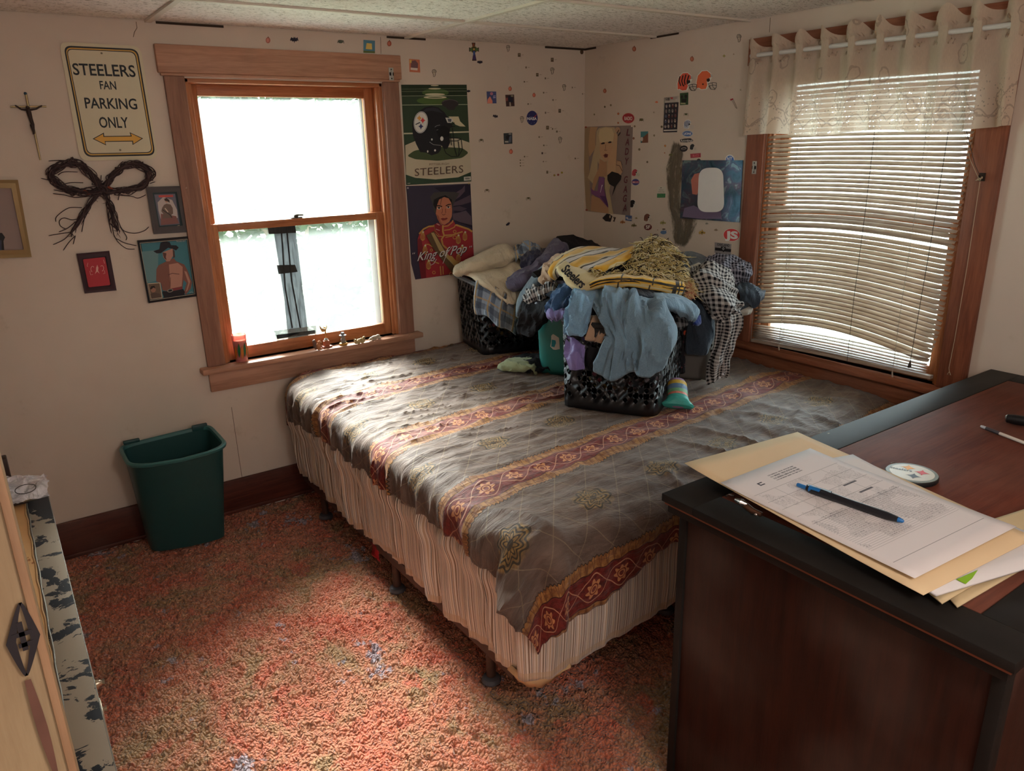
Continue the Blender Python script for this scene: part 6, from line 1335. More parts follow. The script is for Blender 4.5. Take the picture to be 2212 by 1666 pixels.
sticker(RT, 'team_sticker', 'silver and black rectangular team sticker under the red JS oval', 'sticker', lambda A: (A.poly((120, 116, 118), [(1414, 1412), (1666, 1440), (1652, 1622), (1412, 1592)]), A.poly((30, 28, 32), [(1420, 1490), (1662, 1516), (1658, 1560), (1418, 1534)]), A.poly((190, 192, 198), [(1414, 1570), (1654, 1600), (1652, 1622), (1412, 1592)]), A.text((24, 22, 26), 'OAKLAND', 1452, 1462, 52, 5, 186, bold=.02), A.poly((24, 22, 26), [(1508, 1474), (1580, 1482), (1578, 1530), (1546, 1562), (1510, 1524)]), A.ell((140, 138, 140), 1544, 1508, 18, 22), A.line((24, 22, 26), 5, (1520, 1484), (1568, 1534)), A.line((24, 22, 26), 5, (1568, 1488), (1520, 1530))), **KV)
# push pin with a thread
pp = thing('push_pin', 'red push pin with a fine hanging thread left of the right window', 'push pin', onX(1582, 214, -.01)); mpn = flat(rgb(180, 36, 50), .4)
pP = lambda x, y, d: onX(1430 + x * 210 / 1296., 60 + y * 210 / 1296., -d)
q = MB(); q.tube([pP(945, 950, .003), pP(940, 952, .010), pP(930, 956, .016), pP(918, 960, .022)], [.002, .004, .0025, .0045], 8, mpn); q.build('pin_head', mpn, pp)
q = MB(); q.tube([pP(935, 970, .004), pP(960, 1020, .003), pP(985, 1070, .003), pP(1002, 1075, .003)], .0008, 4, flat(rgb(120, 104, 92), .8)); q.tube([pP(950, 960, .004), pP(985, 1030, .003), pP(1000, 1078, .003)], .0008, 4, flat(rgb(120, 104, 92), .8)); q.build('thread', None, pp)
# dark scuffed stain on the right wall
def stainmat():
    m, b = start('wall_stain'); nt = m.node_tree; u, v, _ = sep(coords('UV')); uv = comb(u, v)
    n = noise(uv, 5, 5, .7); n2 = noise(mapping(uv, (9, 1.5, 1)), 3, 4, .7); n3 = noise(uv, 24, 4, .8)
    ew = ((u - .5).abs() * 2).ss(1.1, .5); eh = ((v - .5).abs() * 2).ss(1.0, .80)
    a = (ew * eh * 1.05 + (n - .5) * 2.2 + (n2 - .5) * .7 + (n3 - .5) * 1.3 - .25).ss(.0, .75)
    link_in(b.inputs['Base Color'], mixc(n2.ss(.35, .65), rgb(124, 114, 92), rgb(84, 74, 56))); b.inputs['Roughness'].default_value = .9
    tp = nt.nodes.new('ShaderNodeBsdfTransparent'); mx = nt.nodes.new('ShaderNodeMixShader'); link_in(mx.inputs[0], a * .72); nt.links.new(tp.outputs[0], mx.inputs[1]); nt.links.new(b.outputs[0], mx.inputs[2]); nt.links.new(mx.outputs[0], nt.nodes['Material Output'].inputs[0]); return m
ML = stainmat()
def stain(rows):
    P, U = [], []
    for j, (y, xl, xr) in enumerate(rows):
        P.append([onX(1340 + (xl + (xr - xl) * i / 8) * 300 / 2082., 320 + y * 300 / 2082., -.0007) for i in range(9)]); U.append([(i / 8, j / (len(rows) - 1)) for i in range(9)])
    mb = MB(); mb.grid([[tuple(p) for p in r] for r in P], ML, U); return mb
o = stain([(-160, 760, 880), (0, 740, 960), (180, 700, 960), (300, 655, 960), (480, 660, 950), (700, 690, 930), (900, 700, 930), (1080, 720, 1180), (1250, 740, 1140), (1400, 780, 1060), (1520, 830, 1000)]).build('wall_stain', ML, smooth=False)
props(o, 'dark grey scuffed stain on the right wall beside the mirror tile', 'stain')
# hairline cracks and panel seam on the walls
q = MB(); mcr = flat(rgb(110, 92, 72), .9)
for pts in ([(294, 47), (296, 60), (290, 70), (288, 80)], [(500, 880), (512, 960), (524, 1040)], [(822, 80), (823, 116)]): q.tube([onY(x, y, -.0004) for x, y in pts], .0011, 4, mcr)
q.build('wall_crack', mcr, None)
props(bpy.data.objects['wall_crack'], None, None, None, 'structure'); bpy.data.objects['wall_crack'].name = 'trim_3'
q = MB(); q.tube([onX(1664, 38, -.0004), onX(1662, 70, -.0004)], .0012, 4, mcr); q.build('trim_4', mcr)['kind'] = 'structure'

# ================================================================== window sill
SZ = .791
def sill(px, py, y=-.02): return onZ(px, py, SZ)
def glassmat(name, c, rough=.08):
    m, b = start(name); b.inputs['Base Color'].default_value = c; b.inputs['Transmission Weight'].default_value = .7; b.inputs['Roughness'].default_value = rough; return m
b0 = sill(523, 781); b0.y = min(b0.y, -.005)
cup = thing('candle_glass', 'tumbler of pink and orange glass with painted leaves at the left end of the sill', 'glass', b0)
mgl = glassmat('pink_glass', (.95, .45, .40, 1))
q = MB(); q.lathe([(.026, 0), (.029, .004), (.032, .05), (.036, .137), (.034, .138), (.0305, .05), (.027, .008)], b0, 28, mgl); q.build('tumbler', mgl, cup)
def waxmat():
    m, b = start('wax'); _, _, z = sep(coords('Object')); link_in(b.inputs['Base Color'], ramp(z * 7, [(.1, rgb(214, 44, 84)), (.5, rgb(222, 80, 70)), (.8, rgb(232, 120, 80))])); b.inputs['Roughness'].default_value = .4; return m
mwx = waxmat(); q = MB(); q.lathe([(.026, .008), (.0295, .05), (.0325, .112), (.001, .110)], b0, 24, mwx); q.build('wax', mwx, cup)
q = MB(); mgr = flat(rgb(40, 110, 60), .5)
for k, (a, z) in enumerate(((-.9, .055), (-1.3, .06), (-1.7, .05), (-2.1, .06), (-2.6, .05), (-.5, .05))):
    rr_ = .0345; c_ = [(rr_ + .0012) , a]
    P = []
    for i in range(7):
        t = i / 6; w = .006 * math.sin(PI * t) + .0006; zz = z - .03 + .07 * t; R2 = .0315 + .006 * zz / .137 + .0012
        P.append([b0 + Vector((R2 * math.cos(a - w / R2 + .15 * t), R2 * math.sin(a - w / R2 + .15 * t), zz)), b0 + Vector((R2 * math.cos(a + w / R2 + .15 * t), R2 * math.sin(a + w / R2 + .15 * t), zz))])
    q.grid([[tuple(p) for p in r] for r in P], flat(rgb(30, 100, 60), .5) if k % 2 else flat(rgb(190, 110, 40), .5))
q.build('painted_leaves', None, cup)
# angel trophy
b1 = sill(706, 750); tr = thing('angel_trophy', 'small golden winged angel figurine on a stepped wooden base on the sill', 'figurine', b1)
mwd = wood('trophy_wood', rgb(170, 92, 60), rgb(130, 66, 44), 'x', .4); mgo = flat(rgb(180, 140, 84), .3, .7)
q = MB(); q.box(b1 + Vector((-.026, -.018, 0)), b1 + Vector((.026, .014, .009)), mwd, .002); q.box(b1 + Vector((-.016, -.012, .009)), b1 + Vector((.014, .008, .036)), mwd, .002); q.build('base', mwd, tr)
mm2 = flat(rgb(196, 190, 180), .25, .8); q = MB(); q.lathe([(.010, .036), (.012, .042), (.006, .048), (.004, .05)], b1 + Vector((-.001, -.002, 0)), 14, mm2); q.build('collar', mm2, tr)
q = MB(); B = b1 + Vector((-.001, -.002, .05)); q.tube([B, B + Vector((0, 0, .012)), B + Vector((.001, 0, .022)), B + Vector((0, 0, .034)), B + Vector((-.001, 0, .044)), B + Vector((-.002, 0, .050))], [.003, .0035, .005, .0035, .006, .002], 10, mgo); q.ball(B + Vector((-.002, 0, .056)), .0045, mgo, 10); q.tube([B + Vector((-.004, 0, .046)), B + Vector((-.012, -.002, .052)), B + Vector((-.006, -.002, .064))], [.002, .0017, .0014], 6, mgo); q.tube([B + Vector((.004, 0, .046)), B + Vector((.009, -.002, .056)), B + Vector((.010, -.002, .072))], [.002, .0017, .001], 6, mgo); q.build('figure', mgo, tr)
q = MB()
for sgn, L in ((-1, 1),):
    q.poly([B + Vector((-.002, .004, .046)), B + Vector((-.014, .006, .052)), B + Vector((-.026, .007, .070)), B + Vector((-.023, .007, .052)), B + Vector((-.016, .006, .036)), B + Vector((-.006, .004, .030))], mgo, (0, 1, 0), .002)
q.poly([B + Vector((.001, .005, .044)), B + Vector((.006, .007, .052)), B + Vector((.010, .007, .06)), B + Vector((.008, .007, .042)), B + Vector((.003, .005, .03))], mgo, (0, 1, 0), .002); q.build('wings', mgo, tr)
# squirrel
b2 = sill(689, 756); sq = thing('squirrel_figurine', 'brown squirrel figurine with a dark tail, left of the angel trophy', 'figurine', b2); msq = flat(rgb(190, 128, 88), .5); mst = flat(rgb(110, 84, 72), .6)
q = MB(); q.ball(b2 + Vector((0, 0, .018)), (.013, .012, .019), msq, 14); q.ball(b2 + Vector((.004, -.003, .040)), (.010, .009, .010), msq, 14); q.ball(b2 + Vector((.012, -.006, .038)), (.005, .004, .004), msq, 10); q.tube([b2 + Vector((.003, -.001, .048)), b2 + Vector((.002, -.001, .055))], [.003, .001], 6, msq); q.tube([b2 + Vector((.009, -.001, .047)), b2 + Vector((.011, -.001, .054))], [.003, .001], 6, msq); q.ball(b2 + Vector((.008, -.010, .006)), (.010, .006, .006), msq, 10); q.tube([b2 + Vector((.008, -.008, .028)), b2 + Vector((.015, -.010, .024))], [.004, .003], 8, msq); q.build('body', msq, sq)
q = MB(); q.tube([b2 + Vector((-.012, .004, .004)), b2 + Vector((-.018, .005, .020)), b2 + Vector((-.018, .005, .038)), b2 + Vector((-.022, .005, .052)), b2 + Vector((-.028, .004, .050))], [.005, .009, .010, .009, .004], 12, mst); q.build('tail', mst, sq)
# hatted frog on a round gold base
b3 = sill(742, 745); fg = thing('hatted_figurine', 'grey animal figurine wearing a hat on a round gold base on the sill', 'figurine', b3); mgy = flat(rgb(132, 124, 116), .5)
q = MB(); q.lathe([(.020, 0), (.022, .003), (.021, .010), (.016, .013)], b3, 22, flat(rgb(170, 128, 56), .35, .3)); q.build('base', None, fg)
q = MB(); q.ball(b3 + Vector((0, 0, .026)), (.013, .012, .016), mgy, 14); q.ball(b3 + Vector((0, -.003, .044)), (.012, .011, .010), mgy, 14); q.ball(b3 + Vector((-.007, -.009, .050)), .004, mgy, 8); q.ball(b3 + Vector((.007, -.009, .050)), .004, mgy, 8); q.ball(b3 + Vector((-.009, -.008, .016)), (.006, .007, .005), mgy, 8); q.ball(b3 + Vector((.009, -.008, .016)), (.006, .007, .005), mgy, 8); q.build('body', mgy, fg)
q = MB(); mh = flat(rgb(120, 120, 122), .5); q.lathe([(.019, .052), (.019, .054), (.010, .056), (.009, .068), (.001, .069)], b3, 16, mh); q.tube([b3 + Vector((-.006, 0, .066)), b3 + Vector((-.009, 0, .074))], [.003, .001], 6, mh); q.tube([b3 + Vector((.004, 0, .066)), b3 + Vector((.005, 0, .073))], [.003, .001], 6, mh); q.build('hat', mh, fg)
# lying figurines
def lying(name, px, py, c, label, parts):
    b = sill(px, py); m = flat(c, .55, var=.15, sc=80); rt_ = thing(name, label, 'figurine', b); q = MB()
    for (x, y, z, rx, ry, rz) in parts: q.ball(b + Vector((x, y, z)), (rx, ry, rz), m, 12)
    q.build('body', m, rt_)
lying('cherub_figurine', 777, 742, rgb(180, 156, 112), 'cream curled-up pair of puppies figurine right of the hatted figurine', [(-.018, -.004, .010, .013, .011, .010), (-.025, -.006, .020, .008, .008, .009), (-.002, 0, .014, .014, .012, .013), (.008, -.004, .022, .008, .008, .008), (.020, 0, .012, .012, .011, .011), (.024, -.003, .026, .008, .008, .009), (-.010, -.012, .004, .010, .005, .004), (.012, -.010, .005, .010, .005, .005), (-.030, -.004, .027, .003, .003, .005), (.030, 0, .032, .003, .003, .005)])
lying('dog_figurine', 810, 734, rgb(186, 170, 150), 'cream sleeping dog figurine, rightmost on the sill', [(0, 0, .012, .024, .012, .012), (.018, -.002, .015, .014, .011, .013), (-.022, -.003, .010, .012, .009, .009), (-.032, -.005, .007, .007, .006, .005), (-.012, -.010, .004, .012, .005, .004), (.022, -.009, .005, .010, .005, .005), (-.020, -.008, .016, .004, .004, .006), (.034, .0, .008, .008, .004, .004)])
# taped strip of board on the lower pane
def tapemat(c, a):
    m, b = start('tape'); nt = m.node_tree; b.inputs['Base Color'].default_value = c; b.inputs['Roughness'].default_value = .4
    tr = nt.nodes.new('ShaderNodeBsdfTranslucent'); tr.inputs[0].default_value = c; mx0 = nt.nodes.new('ShaderNodeMixShader'); mx0.inputs[0].default_value = .3; nt.links.new(b.outputs[0], mx0.inputs[1]); nt.links.new(tr.outputs[0], mx0.inputs[2])
    tp = nt.nodes.new('ShaderNodeBsdfTransparent'); mx = nt.nodes.new('ShaderNodeMixShader'); link_in(mx.inputs[0], a + noise(mapping(coords('Object'), (30, 1, 4)), 3, 3).ss(.3, .7) * .15); nt.links.new(tp.outputs[0], mx.inputs[1]); nt.links.new(mx0.outputs[0], mx.inputs[2]); nt.links.new(mx.outputs[0], nt.nodes['Material Output'].inputs[0]); return m
tb = thing('taped_strip', 'grey translucent strip taped up the middle of the lower back window pane', 'tape', onY(625, 610, .045))
KW = .48; TY = lambda x, y, d=.050: onY(330 + x * KW, 70 + y * KW, d)
mgs = tapemat((.20, .23, .25, 1), .80); mgt = tapemat((.30, .33, .32, 1), .62); mdk2 = tapemat((.05, .05, .05, 1), .88)
q = MB(); q.poly([TY(540, 872), TY(640, 872), TY(695, 1322), TY(705, 1390), TY(612, 1410), TY(592, 1200)], mgs, (0, -1, 0), .001); q.build('plastic_strip', mgs, tb, smooth=False)
for pts in ([(578, 875), (596, 1150), (628, 1330)], [(602, 875), (625, 1120), (664, 1330)]):
    q = MB(); q.tube([TY(x, y, .047) for x, y in pts], .004, 6, mdk2); q.build('rib', mdk2, tb)
for nm, pts, mm3 in (('tape_piece', [(515, 875), (640, 868), (646, 902), (522, 908)], mdk2), ('tape_piece', [(558, 1048), (640, 1046), (652, 1078), (566, 1088)], mdk2), ('tape_piece', [(546, 1344), (734, 1320), (736, 1366), (560, 1392)], mgt), ('tape_piece', [(556, 1362), (730, 1340), (732, 1356), (560, 1380)], mdk2), ('tape_piece', [(606, 1388), (706, 1372), (708, 1404), (610, 1420)], mgt)):
    q = MB(); q.poly([TY(x, y, .0455) for x, y in pts], mm3, (0, -1, 0), .0006); q.build(nm, mm3, tb, smooth=False)
# ================================================================== clothes piled in baskets on the bed
G7 = lambda a, b, r: at(960 + .3255 * a, 480 + .3255 * b, r)
def fabric(name, c, c2=None, rough=.85, kind='plain', sc=1.0):
    m, b = start(name); u, v, _ = sep(coords('UV')); uv = comb(u, v)
    n = noise(uv, 9, 4, .6); base = mixc(n.ss(.3, .7) * .5, c, c2 or tuple(q * .72 for q in c[:3]) + (1,))
    if kind == 'check':
        a = ((u * 70 * sc).frac()).lt(.5); d = ((v * 70 * sc).frac()).lt(.5)
        base = mixc((a + d) * .5, c2, c)
    if kind == 'plaid':
        base = mixc(((u * 13).frac() - .5).abs().lt(.16) * .7, rgb(150, 168, 190), rgb(70, 84, 104)); base = mixc(((v * 11).frac() - .5).abs().lt(.18) * .55, base, rgb(64, 74, 90))
        base = mixc(((u * 13 + .3).frac() - .5).abs().lt(.05) * .8, base, rgb(196, 170, 120)); base = mixc(((v * 11 + .4).frac() - .5).abs().lt(.05) * .7, base, rgb(186, 160, 116)); base = mixc(u.ss(.12, .2) * .65, base, mixc(1.0, base, rgb(150, 128, 96), 'MULTIPLY'))
    if kind == 'denim':
        base = mixc(noise(mapping(uv, (1, 3, 1)), 220, 2).ss(.4, .6) * .3, base, tuple(min(1, q * 1.7) for q in c[:3]) + (1,))
    if kind == 'floral':
        vo = voronoi(uv, 26); base = mixc(vo.lt(.30) * noise(uv, 14, 2).gt(.46), c, rgb(176, 70, 44)); base = mixc(voronoi(uv, 60).lt(.2) * .7, base, rgb(120, 60, 70))
    link_in(b.inputs['Base Color'], base); b.inputs['Roughness'].default_value = rough; b.inputs['Specular IOR Level'].default_value = .15; b.inputs['Sheen Weight'].default_value = .2 if max(c[:3]) > .06 else 0.0
    wr = noise(mapping(uv, (9, 4, 1)), 2.2, 5, .65, 1.2)
    bump(b, wr + noise(uv, 400, 1) * .03, .8, .016); return m
def cr(p0_, p1_, p2_, p3_, t): return .5 * ((2 * p1_) + (p2_ - p0_) * t + (2 * p0_ - 5 * p1_ + 4 * p2_ - p3_) * t * t + (3 * p1_ - p0_ - 3 * p2_ + p3_) * t ** 3)
_ps = [0]
def patch(name, rows, mat, label=None, cat='clothes', group=None, parent=None, amp=.010, fr=(7, 2), res=11, th=.0035, conv=G7, hem=.004, edge=.012, build=True):
    """a piece of draped cloth through control points (rows x columns), with folds running down the rows"""
    _ps[0] += 1; sd = _ps[0] * 7.3
    C = np.array([[tuple(conv(*p)) for p in r] for r in rows]); nr, nc = C.shape[:2]
    def interp(A, n, ax):
        A = np.moveaxis(A, ax, 0); L = A.shape[0]; out = []
        for i in range(L - 1):
            p = [A[max(0, min(L - 1, i + k))] for k in (-1, 0, 1, 2)]
            for k in range(n): out.append(cr(*p, k / n))
        out.append(A[-1]); return np.moveaxis(np.array(out), 0, ax)
    P = interp(interp(C, res, 0), res, 1); n, m = P.shape[:2]
    du = np.linalg.norm(np.diff(P, axis=1), axis=2).mean(0); dv = np.linalg.norm(np.diff(P, axis=0), axis=2).mean(1)
    us = np.concatenate([[0], np.cumsum(du)]); vs = np.concatenate([[0], np.cumsum(dv)])
    gu = np.gradient(P, axis=1); gv = np.gradient(P, axis=0); N = np.cross(gu, gv); N /= (np.linalg.norm(N, axis=2, keepdims=True) + 1e-9)
    toc = np.array(CAM) - P; s = np.sign((N * toc).sum(2, keepdims=True)); N = N * s
    out = []; U = []
    for i in range(n):
        out.append([]); U.append([])
        for j in range(m):
            x, y = us[j], vs[i]; t = i / (n - 1)
            f = ridge(x * fr[0] + y * .9, y * fr[1], sd) ; f = max(0, f) ** 2 * amp * 1.6 + max(0, ridge(x * fr[0] * 1.9 - y * 3, y * fr[1] * 2.5 + 2, sd + 9)) ** 3 * amp * .9 + fbm(x * fr[0] * 2.4, y * fr[1] * 2.4, sd + 3, 3) * amp * .8
            e = min(j, m - 1 - j) / 3.0; roll = -edge * max(0, 1 - e) ** 2 - edge * max(0, 1 - min(i, n - 1 - i) / 2.5) ** 2
            f *= min(1, .35 + .65 * min(1, e)) * min(1, .12 + i / 7.0)
            q = P[i, j] + N[i, j] * (f + roll)
            q = q + np.array((0, 0, hem * math.sin(x * 45 + sd) * (t ** 3)))
            out[-1].append(tuple(q)); U[-1].append((x, y))
    mb = MB(); mb.grid(out, mat, U)
    if not build: return mb
    o = mb.build(name, mat, parent); solid(o, th, 0)
    if label: props(o, label, cat, group)
    return o
F_CREAM = fabric('cream_twill', rgb(214, 200, 174)); F_PLAID = fabric('blue_plaid', rgb(90, 104, 124), kind='plaid'); F_PUR = fabric('grey_purple_cotton', rgb(92, 86, 108)); F_NAVY = fabric('navy_cotton', rgb(56, 58, 82)); F_BLK = fabric('black_cotton', rgb(38, 37, 40)); F_GD = fabric('grey_denim', rgb(104, 118, 130), kind='denim')
F_TAN = fabric('tan_cotton', rgb(186, 154, 128)); F_CHK = fabric('black_white_check', rgb(24, 24, 30), rgb(186, 182, 180), kind='check'); F_DEN = fabric('blue_denim', rgb(56, 84, 120), kind='denim'); F_PERI = fabric('lavender_cotton', rgb(140, 134, 190)); F_LB = fabric('light_blue_chambray', rgb(112, 138, 156), kind='denim'); F_LB2 = fabric('sky_blue_chambray', rgb(120, 156, 184), kind='denim')
F_LAV = fabric('lavender_satin', rgb(132, 118, 176), rough=.4); F_DJ = fabric('dark_denim', rgb(54, 64, 76), kind='denim'); F_FLO = fabric('dark_floral', rgb(26, 24, 28), kind='floral'); F_CHK2 = fabric('navy_check', rgb(20, 22, 34), rgb(150, 150, 164), kind='check', sc=1.05)
# ---- baskets
def basket(name, ctr, ang, w, d, h, label, mat, rimmat, taper=.88, cell=.026, hole=None, z0=.700, rimh=.022, holes=True, rimth=.018, cat='laundry basket', hs=.40):
    root = thing(name, label, cat, (ctr[0], ctr[1], z0)); ca, sa = math.cos(ang), math.sin(ang)
    def per(s, z, ins=0.0):
        k = taper + (1 - taper) * (z / h); W_, D_ = w * k / 2 - ins, d * k / 2 - ins; r = .05 - ins * .5
        Lx, Ly, A = 2 * W_ - 2 * r, 2 * D_ - 2 * r, r * PI / 2; T = 2 * (Lx + Ly) + 4 * A; q = (s % 1.0) * T
        for (L_, kind, cx_, cy_, dx, dy, a0) in ((Lx, 0, -W_ + r, -D_, 1, 0, 0), (A, 1, W_ - r, -D_ + r, 0, 0, -PI / 2), (Ly, 0, W_, -D_ + r, 0, 1, 0), (A, 1, W_ - r, D_ - r, 0, 0, 0), (Lx, 0, W_ - r, D_, -1, 0, 0), (A, 1, -W_ + r, D_ - r, 0, 0, PI / 2), (Ly, 0, -W_, D_ - r, 0, -1, 0), (A, 1, -W_ + r, -D_ + r, 0, 0, PI)):
            if q <= L_: break
            q -= L_
        if kind == 0: x, y = cx_ + dx * q, cy_ + dy * q
        else: a = a0 + q / r; x, y = cx_ + r * math.cos(a), cy_ + r * math.sin(a)
        return Vector((ctr[0] + x * ca - y * sa, ctr[1] + x * sa + y * ca, z0 + z))
    T = 2 * (w + d); ns = int(T / cell); nz = int((h - .02) / cell); mb = MB(); zc = (h - .01) / nz
    for i in range(ns):
        for j in range(nz):
            s0, s1, za, zb = i / ns, (i + 1) / ns, j * zc + .002, (j + 1) * zc + .002; sm, zm = (s0 + s1) / 2, (za + zb) / 2
            o8 = [(s0, za), (sm, za), (s1, za), (s1, zm), (s1, zb), (sm, zb), (s0, zb), (s0, zm)]
            if holes and hole(i / ns, j / nz, i, j):
                e = hs; x_, z_ = (s1 - s0) * e, (zb - za) * e
                i8 = [(sm - x_ * .55, zm - z_ * .55), (sm, zm - z_), (sm + x_ * .55, zm - z_ * .55), (sm + x_, zm), (sm + x_ * .55, zm + z_ * .55), (sm, zm + z_), (sm - x_ * .55, zm + z_ * .55), (sm - x_, zm)]
                mb.add([per(*p) for p in o8] + [per(*p) for p in i8], [(k, (k + 1) % 8, (k + 1) % 8 + 8, k + 8) for k in range(8)], mat)
            else: mb.add([per(*p) for p in ((s0, za), (s1, za), (s1, zb), (s0, zb))], [(0, 1, 2, 3)], mat)
    o = mb.build('basket_wall', mat, root, angle=25, weld=True); solid(o, .003, 0)
    q = MB(); rr_ = []; 
    for zz, ins in ((h - rimh, -.002), (h - rimh * .8, -rimth), (h - rimh * .3, -rimth - .003), (h, -rimth + .004), (h, .0)): rr_.append([tuple(per(k / 64, zz, ins)) for k in range(64)])
    q.grid(rr_, rimmat, wrap=True); solid(q.build('rim', rimmat, root), .003, 0)
    q = MB(); q.add([tuple(per(k / 64, .004)) for k in range(64)], [tuple(range(64))], mat); q.build('floor_panel', mat, root)
    return root, per
mbb = flat(rgb(22, 21, 24), .38, spec=.55, var=.1)
hz = lambda s, t, i, j: (.07 < t < .86) and ((i + j) % 2 == 0) and (i % 9 not in (0,))
ang1 = math.atan2(-.355, .21)
fb, per1 = basket('laundry_basket', (-.925, -1.385), ang1, .425, .50, .385, 'black perforated laundry basket nearest the camera on the bed, heaped with blue shirts', mbb, mbb, hole=hz, z0=.702, cell=.024, hs=.49, taper=.97, rimth=.004)
hz2 = lambda s, t, i, j: (.08 < t < .9) and ((i + j) % 2 == 0)
b2_, per2 = basket('laundry_basket', (-.735, -.30), math.atan2(-.13, .6), .60, .42, .400, 'black lattice laundry basket at the back of the bed by the singer poster', mbb, flat(rgb(92, 100, 108), .4), hole=hz2, z0=.700, cell=.024, hs=.5, taper=.95)
mgyb = flat(rgb(112, 106, 100), .5)
gb_, per3 = basket('laundry_basket', (-.411, -1.248), math.atan2(-.88, .47), .38, .34, .375, 'grey perforated laundry basket beside the right window under checked shirts', mgyb, flat(rgb(206, 204, 196), .45), hole=lambda s, t, i, j: (.30 < t < .92) and i % 2 == 0 and j % 2 == 0, z0=.702, cell=.013, hs=.62, rimth=.012, taper=.97)
mteal = flat(rgb(44, 130, 124), .4, spec=.5)
tub, per4 = basket('storage_tub', (-.80, -.865), math.atan2(.51, .86), .40, .25, .370, 'teal plastic storage tub with a dark rim wedged between the two black baskets', mteal, flat(rgb(58, 54, 66), .3, spec=.6), holes=False, z0=.700, taper=.92, rimh=.045, rimth=.014)
A = Art('z'); lb_ = MB(); mlw = flat(rgb(206, 204, 196), .6); mlt = flat(rgb(40, 140, 150), .6)
g1_ = lambda a, b, r=3.452: at(960 + a * 360 / 1935., 490 + b * 310 / 1666., r)
def lab(pts, m_, r): lb_.poly([g1_(a, b, r) for a, b in pts], m_, (V_ * -1), .0006)
o_lab = MB()
# torn label on the tub, laid on its left face
def onper(s, z, out=.0015):
    p = per4(s, z); c_ = Vector((-.80, -.865, p.z)); n_ = (p - c_); n_.z = 0; return p + n_.normalized() * out
# ---- heaps that fill the baskets
def heap(name, c, r, mat, label, seed, rot=0.0, amp=.045):
    vs = MB(); n = 40; rows = []; U = []
    for i in range(n // 2 + 1):
        ph = PI * i / (n // 2); rows.append([]); U.append([])
        for k in range(n):
            th = 2 * PI * k / n; d = Vector((math.sin(ph) * math.cos(th), math.sin(ph) * math.sin(th), math.cos(ph)))
            f = 1 + amp / min(r) * fbm(d.x * 2.2 + seed, d.y * 2.2, d.z * 2.2, 4) + .03 * ridge(d.x * 5 + seed, d.y * 5, d.z * 5)
            p = Vector((d.x * r[0] * f, d.y * r[1] * f, max(-r[2] * .98, d.z * r[2] * f))); ca, sa = math.cos(rot), math.sin(rot)
            rows[-1].append((c[0] + p.x * ca - p.y * sa, c[1] + p.x * sa + p.y * ca, c[2] + p.z)); U[-1].append((th * .15, ph * .15))
    vs.grid(rows, mat, U, wrap=True); return props(vs.build(name, mat), label, 'clothes', 'crumpled clothes inside the baskets')
def mixmat():
    m, b = start('mixed_clothes'); v = coords('Object'); n = voronoi(mapping(v, (1, 1, 1)), 16, out='Color'); r_, g_, b_ = sep(n)
    c = ramp(r_, [(.0, rgb(24, 22, 24)), (.30, rgb(60, 56, 60)), (.4, rgb(200, 196, 196)), (.68, rgb(176, 140, 70)), (.78, rgb(190, 186, 190)), (.9, rgb(170, 60, 80))])
    link_in(b.inputs['Base Color'], c); bump(b, noise(v, 20, 4), .6, .02); return m
M_MIX = mixmat()
hl = 'dark crumpled clothing packed inside a basket, mostly hidden by the garments on top'
heap('clothes_heap', (-.925, -1.385, .92), (.188, .222, .20), M_MIX, hl, 1.0, ang1, .02)
heap('clothes_heap', (-.735, -.30, .93), (.24, .155, .20), M_MIX, hl, 5.0, -.2, .02)
heap('clothes_heap', (-.411, -1.248, .92), (.15, .13, .19), F_DJ, hl, 9.0, 0, .02)
heap('clothes_heap', (-.80, -.865, .93), (.155, .095, .20), F_BLK, hl, 12.0, .53, .02)
heap('clothes_heap', (-.60, -.30, 1.13), (.24, .15, .07), F_BLK, hl, 15.0, -.2)
heap('clothes_heap', (-.62, -.78, 1.13), (.30, .20, .10), F_BLK, hl, 21.0, .1)
heap('clothes_heap', (-.80, -1.22, 1.12), (.24, .24, .08), F_DJ, hl, 25.0, .5)
heap('clothes_heap', (-.36, -1.25, 1.09), (.20, .16, .08), F_BLK, hl, 31.0, .1)
# ---- garments, back to front
patch('black_sweater', [[(735, 100, 4.32), (800, 88, 4.34), (900, 98, 4.34), (980, 140, 4.3), (1075, 172, 4.28)], [(750, 135, 4.2), (820, 125, 4.22), (900, 140, 4.22), (990, 160, 4.2), (1090, 185, 4.18)], [(790, 200, 4.08), (860, 200, 4.08), (930, 205, 4.08), (1000, 210, 4.08), (1100, 215, 4.08)]], F_BLK, 'black sweater at the top back of the pile, nearest the room corner', 'sweater')
patch('plaid_shirt', [[(455, 158, 4.3), (520, 138, 4.33), (590, 145, 4.32), (650, 185, 4.25)], [(465, 200, 4.2), (530, 180, 4.2), (600, 190, 4.2), (660, 215, 4.15)], [(470, 250, 4.12), (550, 250, 4.1), (620, 255, 4.1), (670, 250, 4.08)]], F_PLAID, 'pale blue plaid shirt bundled behind the cream trousers', 'shirt', amp=.014, fr=(14, 5))
patch('trousers', [[(110, 335, 4.14), (250, 330, 4.16), (380, 285, 4.18), (510, 235, 4.2)], [(175, 352, 4.03), (300, 352, 4.04), (420, 345, 4.07), (530, 310, 4.1)], [(240, 405, 3.95), (340, 420, 3.96), (440, 425, 3.98), (530, 390, 4.0)], [(330, 470, 3.925), (395, 490, 3.92), (455, 500, 3.92), (515, 470, 3.95)], [(405, 530, 3.90), (432, 548, 3.895), (455, 545, 3.895), (480, 520, 3.92)]], F_CREAM, 'cream trousers spread over the back left basket, one leg pointing down', 'trousers', amp=.009)
